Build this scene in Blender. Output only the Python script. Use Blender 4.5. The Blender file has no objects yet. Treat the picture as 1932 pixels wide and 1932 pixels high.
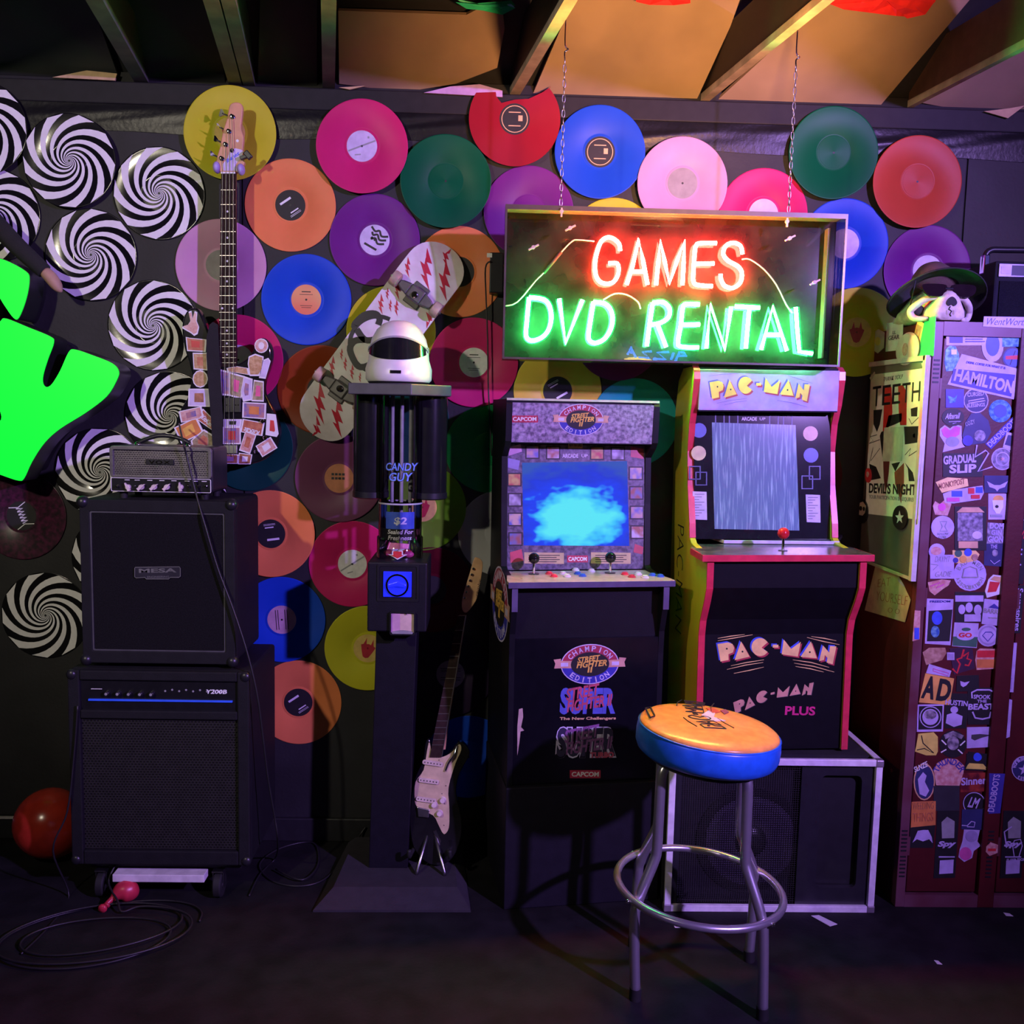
import bpy, math, random
from mathutils import Vector, Matrix
random.seed(7)
sc = bpy.context.scene
# ---------------------------------------------------------------- camera
D, H = 3.2937, 1.5398            # camera distance to the record wall, eye height
PITCH, ROLL, YAW, FPX = 0.10444, 0.02269, 0.030733, 1800.0
_cy, _sy, _cp, _sp = math.cos(YAW), math.sin(YAW), math.cos(PITCH), math.sin(PITCH)
FWD = Vector((_sy * _cp, _cy * _cp, -_sp)); _r = Vector((_cy, -_sy, 0)); _u = _r.cross(FWD)
_cr, _sr = math.cos(ROLL), math.sin(ROLL)
RIGHT = _cr * _r + _sr * _u; UP = -_sr * _r + _cr * _u
EYE = Vector((0, -D, H))
cd = bpy.data.cameras.new('camera'); cam = bpy.data.objects.new('camera', cd); sc.collection.objects.link(cam)
cam.matrix_world = Matrix(((RIGHT.x, UP.x, -FWD.x, EYE.x), (RIGHT.y, UP.y, -FWD.y, EYE.y), (RIGHT.z, UP.z, -FWD.z, EYE.z), (0, 0, 0, 1)))
cd.sensor_width = 36; cd.lens = 36 * FPX / 1932; cd.clip_start = 0.05
sc.camera = cam
# ---------------------------------------------------------------- world, lights, exposure
w = bpy.data.worlds.new('world'); sc.world = w; w.use_nodes = True
w.node_tree.nodes['Background'].inputs[0].default_value = (0.10, 0.08, 0.16, 1)
w.node_tree.nodes['Background'].inputs[1].default_value = 0.035
sc.view_settings.view_transform = 'Standard'; sc.view_settings.look = 'None'
sc.view_settings.exposure = 0.0; sc.view_settings.gamma = 1.0; sc.view_settings.use_curve_mapping = False
def lamp(name, kind, loc, target, energy, color, size=0.2, angle=60, blend=0.5):
    l = bpy.data.lights.new(name, kind); o = bpy.data.objects.new(name, l); sc.collection.objects.link(o)
    o.location = loc; o.rotation_euler = (Vector(target) - Vector(loc)).to_track_quat('-Z', 'Y').to_euler()
    l.energy = energy; l.color = color
    if kind == 'SPOT': l.spot_size = math.radians(angle); l.spot_blend = blend; l.shadow_soft_size = size
    if kind == 'AREA': l.size = size
    return o
lamp('violet_stage_light', 'SPOT', (2.45, -3.5, 2.48), (-1.4, 0, 1.80), 880, (0.48, 0.27, 1.0), 0.06, 100, 0.8)
lamp('warm_stage_light', 'SPOT', (-1.75, -3.1, 2.50), (-0.65, 0, 1.95), 135, (1.0, 0.90, 0.70), 0.05, 80, 0.7)
lamp('blue_stage_light', 'SPOT', (2.3, -2.0, 2.5), (1.68, -0.44, 1.66), 230, (0.10, 0.10, 1.0), 0.06, 32, 0.8)
lamp('orange_ceiling_fill', 'SPOT', (0.75, -1.6, 1.95), (0.55, 0.0, 2.84), 230, (1.0, 0.47, 0.20), 0.10, 66, 1.0)  # added fill lamp standing in for warm light bounced onto the ceiling
# ---------------------------------------------------------------- helpers
WM = {}
def ray(px, py): return RIGHT * ((px - 966) / FPX) - UP * ((py - 966) / FPX) + FWD
def PX(px, py, Y=0.0):
    d = ray(px, py); return EYE + d * ((D - Y) / d.y)
def FL(px, py, z=0.0):
    d = ray(px, py); return EYE + d * ((z - H) / d.z)
def FR(o, u, v):
    u = Vector(u).normalized(); v = Vector(v); v = (v - u * v.dot(u)).normalized()
    return (Vector(o), u, v, u.cross(v))
def F3(F, a, b, c=0.0): return F[0] + F[1] * a + F[2] * b + F[3] * c
def WALL(Y=0.0): return FR((0, -Y, 0), (1, 0, 0), (0, 0, 1))
def onF(F, px, py, root=None):
    o, d = EYE.copy(), ray(px, py)
    if root is not None:
        mi = WM[root].inverted(); o = mi @ o; d = mi.to_3x3() @ d
    t = (F[0] - o).dot(F[3]) / d.dot(F[3]); q = o + d * t - F[0]
    return (q.dot(F[1]), q.dot(F[2]))
def onP(F, pts, root=None, ox=0, oy=0, s=1.0): return [onF(F, ox + x / s, oy + y / s, root) for x, y in pts]
def smooth(pts, n=4, closed=False):
    P = [Vector(p) for p in pts]; N = len(P); out = []
    rng = range(N) if closed else range(N - 1)
    for i in rng:
        p1, p2 = P[i], P[(i + 1) % N]
        p0 = P[i - 1] if (closed or i > 0) else p1
        p3 = P[(i + 2) % N] if (closed or i + 2 < N) else p2
        for k in range(n):
            t = k / n
            out.append(0.5 * ((2 * p1) + (p2 - p0) * t + (2 * p0 - 5 * p1 + 4 * p2 - p3) * t * t + (3 * p1 - p0 - 3 * p2 + p3) * t ** 3))
    if not closed: out.append(P[-1])
    return out
def ell(cx, cy, rx, ry, n=24, a0=0.0, a1=2 * math.pi, rot=0.0, closed=True):
    k = n if closed else n - 1; o = []
    for i in range(n):
        a = a0 + (a1 - a0) * i / k; x, y = rx * math.cos(a), ry * math.sin(a)
        o.append((cx + x * math.cos(rot) - y * math.sin(rot), cy + x * math.sin(rot) + y * math.cos(rot)))
    return o
def area2(o): return sum(o[i - 1][0] * o[i][1] - o[i][0] * o[i - 1][1] for i in range(len(o)))
def rrect(x0, x1, y0, y1, r, n=4):
    o = []
    for cx, cy, a in ((x1 - r, y1 - r, 0), (x0 + r, y1 - r, 90), (x0 + r, y0 + r, 180), (x1 - r, y0 + r, 270)):
        for i in range(n + 1):
            t = math.radians(a + 90 * i / n); o.append((cx + r * math.cos(t), cy + r * math.sin(t)))
    return o
_tc = {}
def text_geo(s, bold=0.0, shear=0.0, space=1.0):
    k = (s, bold, shear, space)
    if k not in _tc:
        c = bpy.data.curves.new('t', 'FONT'); c.body = s; c.extrude = 0.5; c.offset = bold; c.shear = shear; c.space_character = space; c.resolution_u = 3
        o = bpy.data.objects.new('t', c); m = bpy.data.meshes.new_from_object(o)
        vs = [tuple(v.co) for v in m.vertices]; fs = [tuple(p.vertices) for p in m.polygons]
        bpy.data.objects.remove(o); bpy.data.curves.remove(c); bpy.data.meshes.remove(m)
        xs = [v[0] for v in vs] or [0, 1]; ys = [v[1] for v in vs] or [0, 1]
        _tc[k] = (vs, fs, min(xs), max(xs), min(ys), max(ys))
    return _tc[k]
class B:
    def __init__(s): s.v = []; s.f = []
    def add(s, vs, fs):
        n = len(s.v); s.v += [Vector(v) for v in vs]; s.f += [tuple(i + n for i in f) for f in fs]; return s
    def fbox(s, F, a0, a1, b0, b1, c0, c1):
        return s.add([F3(F, a, b, c) for c in (c0, c1) for b in (b0, b1) for a in (a0, a1)],
                     [(0, 2, 3, 1), (4, 5, 7, 6), (0, 1, 5, 4), (2, 6, 7, 3), (0, 4, 6, 2), (1, 3, 7, 5)])
    def box(s, x0, x1, y0, y1, z0, z1): return s.fbox((Vector((0, 0, 0)), Vector((1, 0, 0)), Vector((0, 1, 0)), Vector((0, 0, 1))), x0, x1, y0, y1, z0, z1)
    def prism(s, F, o, c0, c1, top=None):
        o = [(p[0], p[1]) for p in o]; t = [(p[0], p[1]) for p in (top or o)]
        if area2(o) < 0: o = o[::-1]; t = t[::-1]
        n = len(o)
        return s.add([F3(F, a, b, c0) for a, b in o] + [F3(F, a, b, c1) for a, b in t],
                     [tuple(range(n))[::-1], tuple(range(n, 2 * n))] + [(i, (i + 1) % n, n + (i + 1) % n, n + i) for i in range(n)])
    def ring(s, F, oi, oo, c0, c1):
        n = len(oo); vs = []
        for o, c in ((oi, c0), (oo, c0), (oo, c1), (oi, c1)): vs += [F3(F, a, b, c) for a, b in o]
        fs = []
        for k in range(4):
            for i in range(n):
                j = (i + 1) % n; fs.append((k * n + i, ((k + 1) % 4) * n + i, ((k + 1) % 4) * n + j, k * n + j))
        return s.add(vs, fs)
    def tube(s, pts, r, n=8, closed=False):
        P = [Vector(p) for p in pts]; N = len(P); vs = []; fs = []; up = None
        for i in range(N):
            if closed: t = P[(i + 1) % N] - P[i - 1]
            else: t = P[min(i + 1, N - 1)] - P[max(i - 1, 0)]
            if t.length < 1e-9: t = Vector((0, 0, 1))
            t.normalize()
            if up is None: up = t.orthogonal()
            up = (up - t * up.dot(t)); up = up.normalized() if up.length > 1e-6 else t.orthogonal().normalized()
            sd = t.cross(up); ri = r[i] if isinstance(r, (list, tuple)) else r
            vs += [P[i] + (up * math.cos(2 * math.pi * k / n) + sd * math.sin(2 * math.pi * k / n)) * ri for k in range(n)]
        for i in range(N if closed else N - 1):
            j = (i + 1) % N
            fs += [(i * n + k, i * n + (k + 1) % n, j * n + (k + 1) % n, j * n + k) for k in range(n)]
        if not closed: fs += [tuple(range(n))[::-1], tuple(range((N - 1) * n, N * n))]
        return s.add(vs, fs)
    def lathe(s, F, prof, n=24, sx=1.0, sy=1.0, ca=0.0, cb=0.0):
        vs = []; fs = []; m = len(prof)
        for r, c in prof: vs += [F3(F, ca + sx * r * math.cos(2 * math.pi * k / n), cb + sy * r * math.sin(2 * math.pi * k / n), c) for k in range(n)]
        for i in range(m - 1): fs += [(i * n + k, i * n + (k + 1) % n, (i + 1) * n + (k + 1) % n, (i + 1) * n + k) for k in range(n)]
        if prof[0][0] > 1e-6: fs.append(tuple(range(n))[::-1])
        if prof[-1][0] > 1e-6: fs.append(tuple(range((m - 1) * n, m * n)))
        return s.add(vs, fs)
    def ball(s, c, r, n=16, sc3=(1, 1, 1)):
        F = (Vector(c), Vector((sc3[0], 0, 0)), Vector((0, sc3[1], 0)), Vector((0, 0, sc3[2])))
        return s.lathe(F, [(max(r * math.sin(math.pi * i / n), 1e-5), -r * math.cos(math.pi * i / n)) for i in range(n + 1)], n * 2)
    def disc(s, F, ca, cb, r, c0, c1, n=24, sy=1.0, rot=0): return s.prism(F, ell(ca, cb, r, r * sy, n, rot=rot), c0, c1)
    def line(s, F, pts, wd, c0, c1, closed=False):
        P = [Vector((p[0], p[1])) for p in pts]; N = len(P); L = []; R_ = []
        for i in range(N):
            if closed: t = P[(i + 1) % N] - P[i - 1]
            else: t = P[min(i + 1, N - 1)] - P[max(i - 1, 0)]
            if t.length < 1e-9: t = Vector((1, 0))
            t.normalize(); nn = Vector((-t.y, t.x)) * ((wd[i] if isinstance(wd, (list, tuple)) else wd) / 2); L.append(P[i] + nn); R_.append(P[i] - nn)
        if closed: return s.ring(F, L, R_, c0, c1)
        return s.add([F3(F, p.x, p.y, c) for c in (c0, c1) for p in L + R_],
                     [q for i in range(N - 1) for q in ((i, i + 1, N + i + 1, N + i), (2 * N + i, 3 * N + i, 3 * N + i + 1, 2 * N + i + 1), (i, 2 * N + i, 2 * N + i + 1, i + 1), (N + i, N + i + 1, 3 * N + i + 1, 3 * N + i))]
                     + [(0, N, 3 * N, 2 * N), (N - 1, 3 * N - 1, 4 * N - 1, 2 * N - 1)])
    def text(s, F, t, cx, cy, wd, ht, c0=0.0, th=0.0004, bold=0.0, shear=0.0, rot=0.0, space=1.0, up=None):
        vs, fs, x0, x1, y0, y1 = text_geo(t, bold, shear, space); sx = wd / max(x1 - x0, 1e-6); sy = ht / max(y1 - y0, 1e-6)
        cr, sr = math.cos(rot), math.sin(rot); o = []
        for x, y, z in vs:
            a = (x - (x0 + x1) / 2) * sx; b = (y - (y0 + y1) / 2) * sy
            if up: b += up(a, b)
            o.append(F3(F, cx + a * cr - b * sr, cy + a * sr + b * cr, c0 + (z + 0.5) * th))
        return s.add(o, fs)
    def textp(s, F, t, p0, p1, hpx, root=None, c0=0.0, th=0.0004, **k):      # baseline p0 -> p1 and cap height given where it is seen
        a0 = Vector(onF(F, *p0, root)); a1 = Vector(onF(F, *p1, root)); d = a1 - a0
        m = ((p0[0] + p1[0]) / 2, (p0[1] + p1[1]) / 2); am = Vector(onF(F, *m, root))
        q = Vector((p1[1] - p0[1], -(p1[0] - p0[0]))); q = q.normalized() * hpx
        h = Vector(onF(F, m[0] + q.x, m[1] + q.y, root)) - am; hl = h.length; c = (a0 + a1) / 2 + h / 2
        return s.text(F, t, c.x, c.y, d.length, hl, c0, th, rot=math.atan2(d.y, d.x), **k)
    def mk(s, name, mat, parent=None, smooth=False, bevel=0.0, label=None, kind=None, local=False, at=None, seg=2):
        vs = s.v
        if parent is not None:
            if not local: mi = WM[parent].inverted(); vs = [mi @ v for v in vs]
            m4 = WM[parent]
        else:
            if at is None:
                lo = [min(v[i] for v in vs) for i in range(3)]; hi = [max(v[i] for v in vs) for i in range(3)]
                at = ((lo[0] + hi[0]) / 2, (lo[1] + hi[1]) / 2, lo[2])
            at = Vector(at); vs = [v - at for v in vs]; m4 = Matrix.Translation(at)
        me = bpy.data.meshes.new(name); me.from_pydata([tuple(v) for v in vs], [], s.f); me.update()
        o = bpy.data.objects.new(name, me); sc.collection.objects.link(o); me.materials.append(mat)
        if smooth: me.shade_smooth(); 
        if smooth and smooth != 2:
            me.set_sharp_from_angle(angle=math.radians(40))
        if parent is not None: o.parent = parent
        else: o.location = at
        WM[o] = m4
        if bevel:
            b = o.modifiers.new('bevel', 'BEVEL'); b.width = bevel; b.segments = seg; b.limit_method = 'ANGLE'; b.angle_limit = math.radians(50)
        if label: o['label'] = label
        if kind: o['kind'] = kind
        return o
def thing(name, label, cat, loc, rotz=0.0, group=None, tilt=0.0):
    o = bpy.data.objects.new(name, None); sc.collection.objects.link(o); o.location = loc; o.rotation_euler = (0, tilt, rotz)
    o.empty_display_size = 0.05; o['label'] = label; o['category'] = cat
    if group: o['group'] = group
    WM[o] = Matrix.Translation(Vector(loc)) @ Matrix.Rotation(rotz, 4, 'Z') @ Matrix.Rotation(tilt, 4, 'Y'); return o
def tag(o, label, cat, group=None, kind=None):
    o['label'] = label; o['category'] = cat
    if group: o['group'] = group
    if kind: o['kind'] = kind
    return o
# ---------------------------------------------------------------- materials
_m = {}
def M(name, col=(0.5, 0.5, 0.5), rough=0.5, metal=0.0, emit=None, es=0.0, var=0.12, vs=30.0, bump=0.0, bs=120.0, coat=0.0, col2=None, detail=3.0, aniso=0.0, spec=0.5):
    if name in _m: return _m[name]
    m = bpy.data.materials.new(name); m.use_nodes = True; nt = m.node_tree; N = nt.nodes; p = N['Principled BSDF']
    p.inputs['Roughness'].default_value = rough; p.inputs['Metallic'].default_value = metal; p.inputs['Coat Weight'].default_value = coat
    p.inputs['Coat Roughness'].default_value = 0.08; p.inputs['Specular IOR Level'].default_value = spec
    tc = N.new('ShaderNodeTexCoord')
    if var or col2:
        nz = N.new('ShaderNodeTexNoise'); nz.inputs['Scale'].default_value = vs; nz.inputs['Detail'].default_value = detail
        nt.links.new(tc.outputs['Object'], nz.inputs['Vector'])
        rp = N.new('ShaderNodeValToRGB'); c2 = col2 or tuple(min(1, c * (1 + var)) for c in col); c1 = col if col2 else tuple(c * (1 - var) for c in col)
        rp.color_ramp.elements[0].position = 0.35; rp.color_ramp.elements[1].position = 0.65
        rp.color_ramp.elements[0].color = (*c1, 1); rp.color_ramp.elements[1].color = (*c2, 1)
        nt.links.new(nz.outputs['Fac'], rp.inputs['Fac']); nt.links.new(rp.outputs['Color'], p.inputs['Base Color'])
    else: p.inputs['Base Color'].default_value = (*col, 1)
    if bump:
        nb = N.new('ShaderNodeTexNoise'); nb.inputs['Scale'].default_value = bs; nt.links.new(tc.outputs['Object'], nb.inputs['Vector'])
        bp = N.new('ShaderNodeBump'); bp.inputs['Strength'].default_value = bump; bp.inputs['Distance'].default_value = 0.002
        nt.links.new(nb.outputs['Fac'], bp.inputs['Height']); nt.links.new(bp.outputs['Normal'], p.inputs['Normal'])
    if aniso:
        p.inputs['Anisotropic'].default_value = aniso
        tg = N.new('ShaderNodeTangent'); tg.direction_type = 'RADIAL'; tg.axis = 'Y'; nt.links.new(tg.outputs[0], p.inputs['Tangent'])
    if emit is not None: p.inputs['Emission Color'].default_value = (*emit, 1); p.inputs['Emission Strength'].default_value = es
    _m[name] = m; return m
def CLEAR(name, tint=(0.96, 0.97, 0.98), rough=0.03, ior=1.45, k=1.0):
    if name in _m: return _m[name]
    m = bpy.data.materials.new(name); m.use_nodes = True; nt = m.node_tree; N = nt.nodes; N.remove(N['Principled BSDF'])
    out = N['Material Output']; mx = N.new('ShaderNodeMixShader'); tr = N.new('ShaderNodeBsdfTransparent'); gl = N.new('ShaderNodeBsdfGlossy'); fr = N.new('ShaderNodeFresnel')
    mu = N.new('ShaderNodeMath'); mu.operation = 'MULTIPLY'; mu.inputs[1].default_value = k
    tr.inputs[0].default_value = (*tint, 1); gl.inputs['Roughness'].default_value = rough; fr.inputs[0].default_value = ior
    nt.links.new(fr.outputs[0], mu.inputs[0]); nt.links.new(mu.outputs[0], mx.inputs[0]); nt.links.new(tr.outputs[0], mx.inputs[1]); nt.links.new(gl.outputs[0], mx.inputs[2]); nt.links.new(mx.outputs[0], out.inputs[0])
    _m[name] = m; return m
BLACK = M('black_print', (0.012, 0.012, 0.014), 0.5); WHITE = M('white_print', (0.80, 0.79, 0.80), 0.5, var=0.05); RED = M('red_print', (0.62, 0.03, 0.04), 0.45)
CHROME = M('chrome', (0.82, 0.82, 0.84), 0.08, 1.0, var=0.03); BLKPLASTIC = M('black_plastic', (0.014, 0.014, 0.017), 0.35); BLKSATIN = M('black_satin_paint', (0.016, 0.016, 0.020), 0.42, bump=0.15, bs=400)
TOLEX = M('black_tolex', (0.010, 0.010, 0.012), 0.7, bump=0.6, bs=700, spec=.25); GOLD = M('gold_print', (0.85, 0.50, 0.09), 0.4); RUBBER = M('black_rubber', (0.012, 0.012, 0.012), 0.7)
YEL = M('yellow_print', (0.90, 0.50, 0.09), 0.45); BLUEP = M('blue_print', (0.05, 0.10, 0.75), 0.45); GREY = M('grey_print', (0.30, 0.30, 0.32), 0.5); PINKP = M('pink_print', (0.80, 0.10, 0.30), 0.45)
STEEL = M('steel', (0.45, 0.45, 0.47), 0.3, 1.0); CREAM = M('cream_print', (0.90, 0.62, 0.22), 0.5); TAN = M('tan_print', (0.70, 0.42, 0.22), 0.5); LILAC = M('lilac_print', (0.62, 0.55, 0.75), 0.5); DKGREY = M('dark_grey_print', (0.06, 0.06, 0.065), 0.5)
# ================================================================ the room
def struct(o): o['kind'] = 'structure'; return o
wall = struct(B().box(-3.2, 3.2, 0.006, 0.12, 0, 2.62).mk('wall_back', M('black_wall_backing', (0.008, 0.008, 0.009), 0.8)))
WPAINT = M('black_wall_paint', (0.015, 0.0148, 0.0165), 0.65, var=0.25, vs=6, bump=0.25, bs=90)
for x0, x1 in ((-3.2, -2.044), (-2.04, -0.824), (-0.82, 0.396), (0.40, 1.616), (1.62, 2.836), (2.84, 3.2)):
    B().box(x0 + .0015, x1 - .0015, 0.0, 0.006, 0.085, 2.46).mk('wall_panel', WPAINT, wall)
floor = struct(B().box(-3.2, 3.2, -5.7, 0.12, -0.08, 0).mk('floor', M('black_dusty_floor', (0.0038, 0.0038, 0.0045), 0.75, spec=.3, col2=(0.011, 0.0105, 0.0125), vs=11, detail=12, bump=0.4, bs=90)))
bb = struct(B().box(-3.2, 3.2, -0.014, 0.006, 0, 0.085).mk('baseboard_back', M('black_baseboard', (0.016, 0.016, 0.018), 0.5), bevel=.004))
struct(B().box(-1.9, -1.46, -0.020, -0.014, 0.076, 0.084).mk('trim_1', M('pale_conduit', (0.45, 0.43, 0.42), 0.5)))
wf = struct(B().box(-3.2, 3.2, -5.7, -5.6, 0, 3.6).mk('wall_front', M('dark_far_wall', (0.02, 0.02, 0.022), 0.8)))
# header board and crinkled black plastic along the top of the wall
struct(B().box(-3.2, 3.2, -0.012, 0.006, 2.515, 2.585).mk('trim_2', M('black_header_board', (0.012, 0.0115, 0.013), 0.6, spec=.3, bump=.2, bs=40), bevel=.004))
b = B(); NX, NZ = 360, 12; rnd = random.Random(3)
ph = [(rnd.uniform(2, 9), rnd.uniform(0, 6), rnd.uniform(20, 70), rnd.uniform(-1, 1)) for _ in range(9)]
vs = []
for j in range(NZ + 1):
    for i in range(NX + 1):
        x = -3.2 + 6.4 * i / NX; t = j / NZ; z = 2.525 - t * 0.10 + 0.006 * math.sin(x * 7 + t * 4)
        h = sum(math.sin(x * k * (2.2 + .6 * s) + p + t * q * .22 + s * 3 * math.sin(x * 1.7)) for k, p, q, s in ph) / 9
        vs.append((x, -0.004 - 0.011 * (0.5 + 0.5 * h) * math.sin(math.pi * min(1, t * .9 + .1)), z))
b.add(vs, [(j * (NX + 1) + i, (j + 1) * (NX + 1) + i, (j + 1) * (NX + 1) + i + 1, j * (NX + 1) + i + 1) for j in range(NZ) for i in range(NX)])
b.add([Vector(v) + Vector((0, 0.004, 0)) for v in vs], [(j * (NX + 1) + i, j * (NX + 1) + i + 1, (j + 1) * (NX + 1) + i + 1, (j + 1) * (NX + 1) + i) for j in range(NZ) for i in range(NX)])
struct(b.mk('trim_3', M('crinkled_black_plastic', (0.007, 0.007, 0.008), 0.36, spec=.3, bump=.4, bs=60), smooth=2))
# sloped roof with pale boards between level joists
ROOF = FR((0, 0, 2.60), (1, 0, 0), (0, -1, 0.67))
ceil = struct(B().fbox(ROOF, -3.2, 3.2, -0.1, 4.2, -0.08, -0.03).mk('ceiling', M('black_roof_sheet', (0.012, 0.013, 0.013), 0.6)))
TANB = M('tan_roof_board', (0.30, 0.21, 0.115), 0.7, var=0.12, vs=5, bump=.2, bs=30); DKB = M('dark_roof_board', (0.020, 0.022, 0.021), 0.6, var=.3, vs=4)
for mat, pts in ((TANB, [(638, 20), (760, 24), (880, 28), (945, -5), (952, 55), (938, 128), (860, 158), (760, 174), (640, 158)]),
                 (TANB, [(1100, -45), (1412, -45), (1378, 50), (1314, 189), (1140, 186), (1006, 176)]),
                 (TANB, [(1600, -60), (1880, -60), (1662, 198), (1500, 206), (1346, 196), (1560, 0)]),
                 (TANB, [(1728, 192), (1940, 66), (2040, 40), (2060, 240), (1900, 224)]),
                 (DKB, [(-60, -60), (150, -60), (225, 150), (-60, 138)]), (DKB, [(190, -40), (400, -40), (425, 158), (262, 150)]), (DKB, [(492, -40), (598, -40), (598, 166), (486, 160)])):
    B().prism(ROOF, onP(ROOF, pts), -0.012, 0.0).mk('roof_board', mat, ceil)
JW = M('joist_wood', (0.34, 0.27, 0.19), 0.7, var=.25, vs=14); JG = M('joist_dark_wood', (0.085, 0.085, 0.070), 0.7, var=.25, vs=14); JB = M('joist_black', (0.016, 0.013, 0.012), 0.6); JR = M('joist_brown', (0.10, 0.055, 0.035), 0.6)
jd = Vector((math.sin(math.radians(9.2)), -math.cos(math.radians(9.2)), 0))
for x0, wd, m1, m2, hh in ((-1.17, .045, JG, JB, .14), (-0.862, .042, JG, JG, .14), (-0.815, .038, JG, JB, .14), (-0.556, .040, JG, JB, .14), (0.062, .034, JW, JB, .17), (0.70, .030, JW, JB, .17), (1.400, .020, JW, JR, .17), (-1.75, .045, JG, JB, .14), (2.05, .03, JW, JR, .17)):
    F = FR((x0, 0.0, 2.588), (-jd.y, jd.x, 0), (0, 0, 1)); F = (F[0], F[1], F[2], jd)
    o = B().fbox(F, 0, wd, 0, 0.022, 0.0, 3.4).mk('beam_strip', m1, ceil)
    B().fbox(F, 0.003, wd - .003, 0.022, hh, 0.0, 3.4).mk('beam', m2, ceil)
sp = M('scrap_wood', (0.50, 0.34, 0.18), 0.7)
for k, (pts, m) in enumerate((([(100, 147), (165, 134), (222, 140), (218, 153)], sp), ([(800, 176), (850, 164), (905, 160), (948, 172), (948, 184)], M('scrap_plastic', (0.42, 0.26, 0.50), 0.4)), ([(640, 166), (690, 163), (660, 170)], sp), ([(1855, 211), (1905, 205), (1932, 200), (1900, 224)], sp))):
    B().prism(WALL(0.02), onP(WALL(0.02), pts), 0, 0.006).mk('trim_%d' % (4 + k), m)['kind'] = 'structure'
RSH = M('red_plastic_sheet', (0.75, 0.03, 0.03), 0.25); FS = FR((0, 0, 2.66), (1, 0, 0), (0, -1, 0.67)); FS = (FS[0] + FS[3] * .06, FS[1], FS[2], FS[3])
def crumple(pts, name, mat, label, cat):
    a = onP(FS, pts); n = len(a); r = random.Random(len(name)); b = B()
    cx = sum(p[0] for p in a) / n; cy = sum(p[1] for p in a) / n
    for c in (0.0, 0.003):
        vs = [F3(FS, cx, cy, c + .006)]
        for k in (.5, 1.0):
            vs += [F3(FS, cx + (p[0] - cx) * k, cy + (p[1] - cy) * k, c + r.uniform(-.012, .012) * (c == 0 or 1)) for p in a]
        fs = [(0, 1 + i, 1 + (i + 1) % n) for i in range(n)] + [(1 + i, 1 + n + i, 1 + n + (i + 1) % n, 1 + (i + 1) % n) for i in range(n)]
        b.add(vs, fs)
    tag(b.mk(name, mat), label, cat)
crumple([(1575, -60), (1640, -70), (1760, -60), (1765, 2), (1745, 24), (1712, 34), (1690, 26), (1640, 20), (1590, 12), (1566, 5)], 'plastic_sheet', RSH, 'large crumpled red plastic sheet hanging under the ceiling at top right', 'plastic sheet')
crumple([(1195, -50), (1300, -50), (1302, 2), (1270, 6), (1225, 5), (1200, 0)], 'plastic_sheet', RSH, 'small red plastic strip at the top edge above the neon sign', 'plastic sheet')
crumple([(860, 0), (900, 4), (965, 4), (972, 10), (948, 24), (905, 20), (880, 12)], 'plastic_sheet', M('green_plastic_sheet', (0.03, 0.55, 0.25), 0.2), 'crumpled green plastic strip under the tan ceiling board', 'plastic sheet')

# ================================================================ vinyl records
REC_R = 0.151
FV = FR((0, 0, 0), (1, 0, 0), (0, 0, 1))
def vm(name, col, rough=0.40): return M('vinyl_' + name, col, rough, var=0.05, vs=9, aniso=0.5, spec=0.13)
_rc = {}
def shared(key, build, mat):
    k = (key, mat.name)
    if k not in _rc:
        b = build(); me = bpy.data.meshes.new(key); me.from_pydata([tuple(v) for v in b.v], [], b.f); me.update(); me.materials.append(mat); me.shade_smooth(); me.set_sharp_from_angle(angle=math.radians(35)); _rc[k] = me
    return _rc[k]
def child(name, me, root, rot=0.0, y=0.0):
    o = bpy.data.objects.new(name, me); sc.collection.objects.link(o); o.parent = root; o.location = (0, y, 0); o.rotation_euler = (0, rot, 0); WM[o] = WM[root]; return o
def g_disc():
    b = B(); R = REC_R
    return b.lathe(FV, [(R - .0012, 0), (R, .0006), (R, .0016), (R - .0012, .0022), (R - .004, .0020), (R - .006, .0017), (.0620, .0017), (.0612, .0012), (.0560, .0012), (.0552, .0018), (.0001, .0018)], 72)
def g_label(): return B().lathe(FV, [(.0500, .0017), (.0500, .0023), (.0001, .0023)], 40)
def g_hole(): return B().lathe(FV, [(.0036, .0020), (.0036, .0026), (.0001, .0026)], 12)
def g_spiral():
    b = B(); n = 9; K = 40; r0, r1 = .004, .1490
    for a in range(n):
        L = []; Rr = []
        for i in range(K + 1):
            t = i / K; r = r0 * (r1 / r0) ** t
            th = 2 * math.pi * a / n - 1.72 * math.log(r / r0); wd = 2 * math.pi / n * .245 * (.95 + .1 * t)
            L.append((r * math.cos(th + wd), r * math.sin(th + wd))); Rr.append((r * math.cos(th - wd), r * math.sin(th - wd)))
        vs = [F3(FV, *p, c) for c in (.0019, .0025) for p in L + Rr]; N = K + 1
        fs = []
        for i in range(K): fs += [(2 * N + i, 2 * N + i + 1, 3 * N + i + 1, 3 * N + i)[::-1], (i, i + 1, 2 * N + i + 1, 2 * N + i), (N + i + 1, N + i, 3 * N + i, 3 * N + i + 1)]
        fs += [(0, 2 * N, 3 * N, N), (N - 1, 2 * N - 1, 4 * N - 1, 3 * N - 1)]
        b.add(vs, fs)
    return b
_ri = [0]
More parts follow.
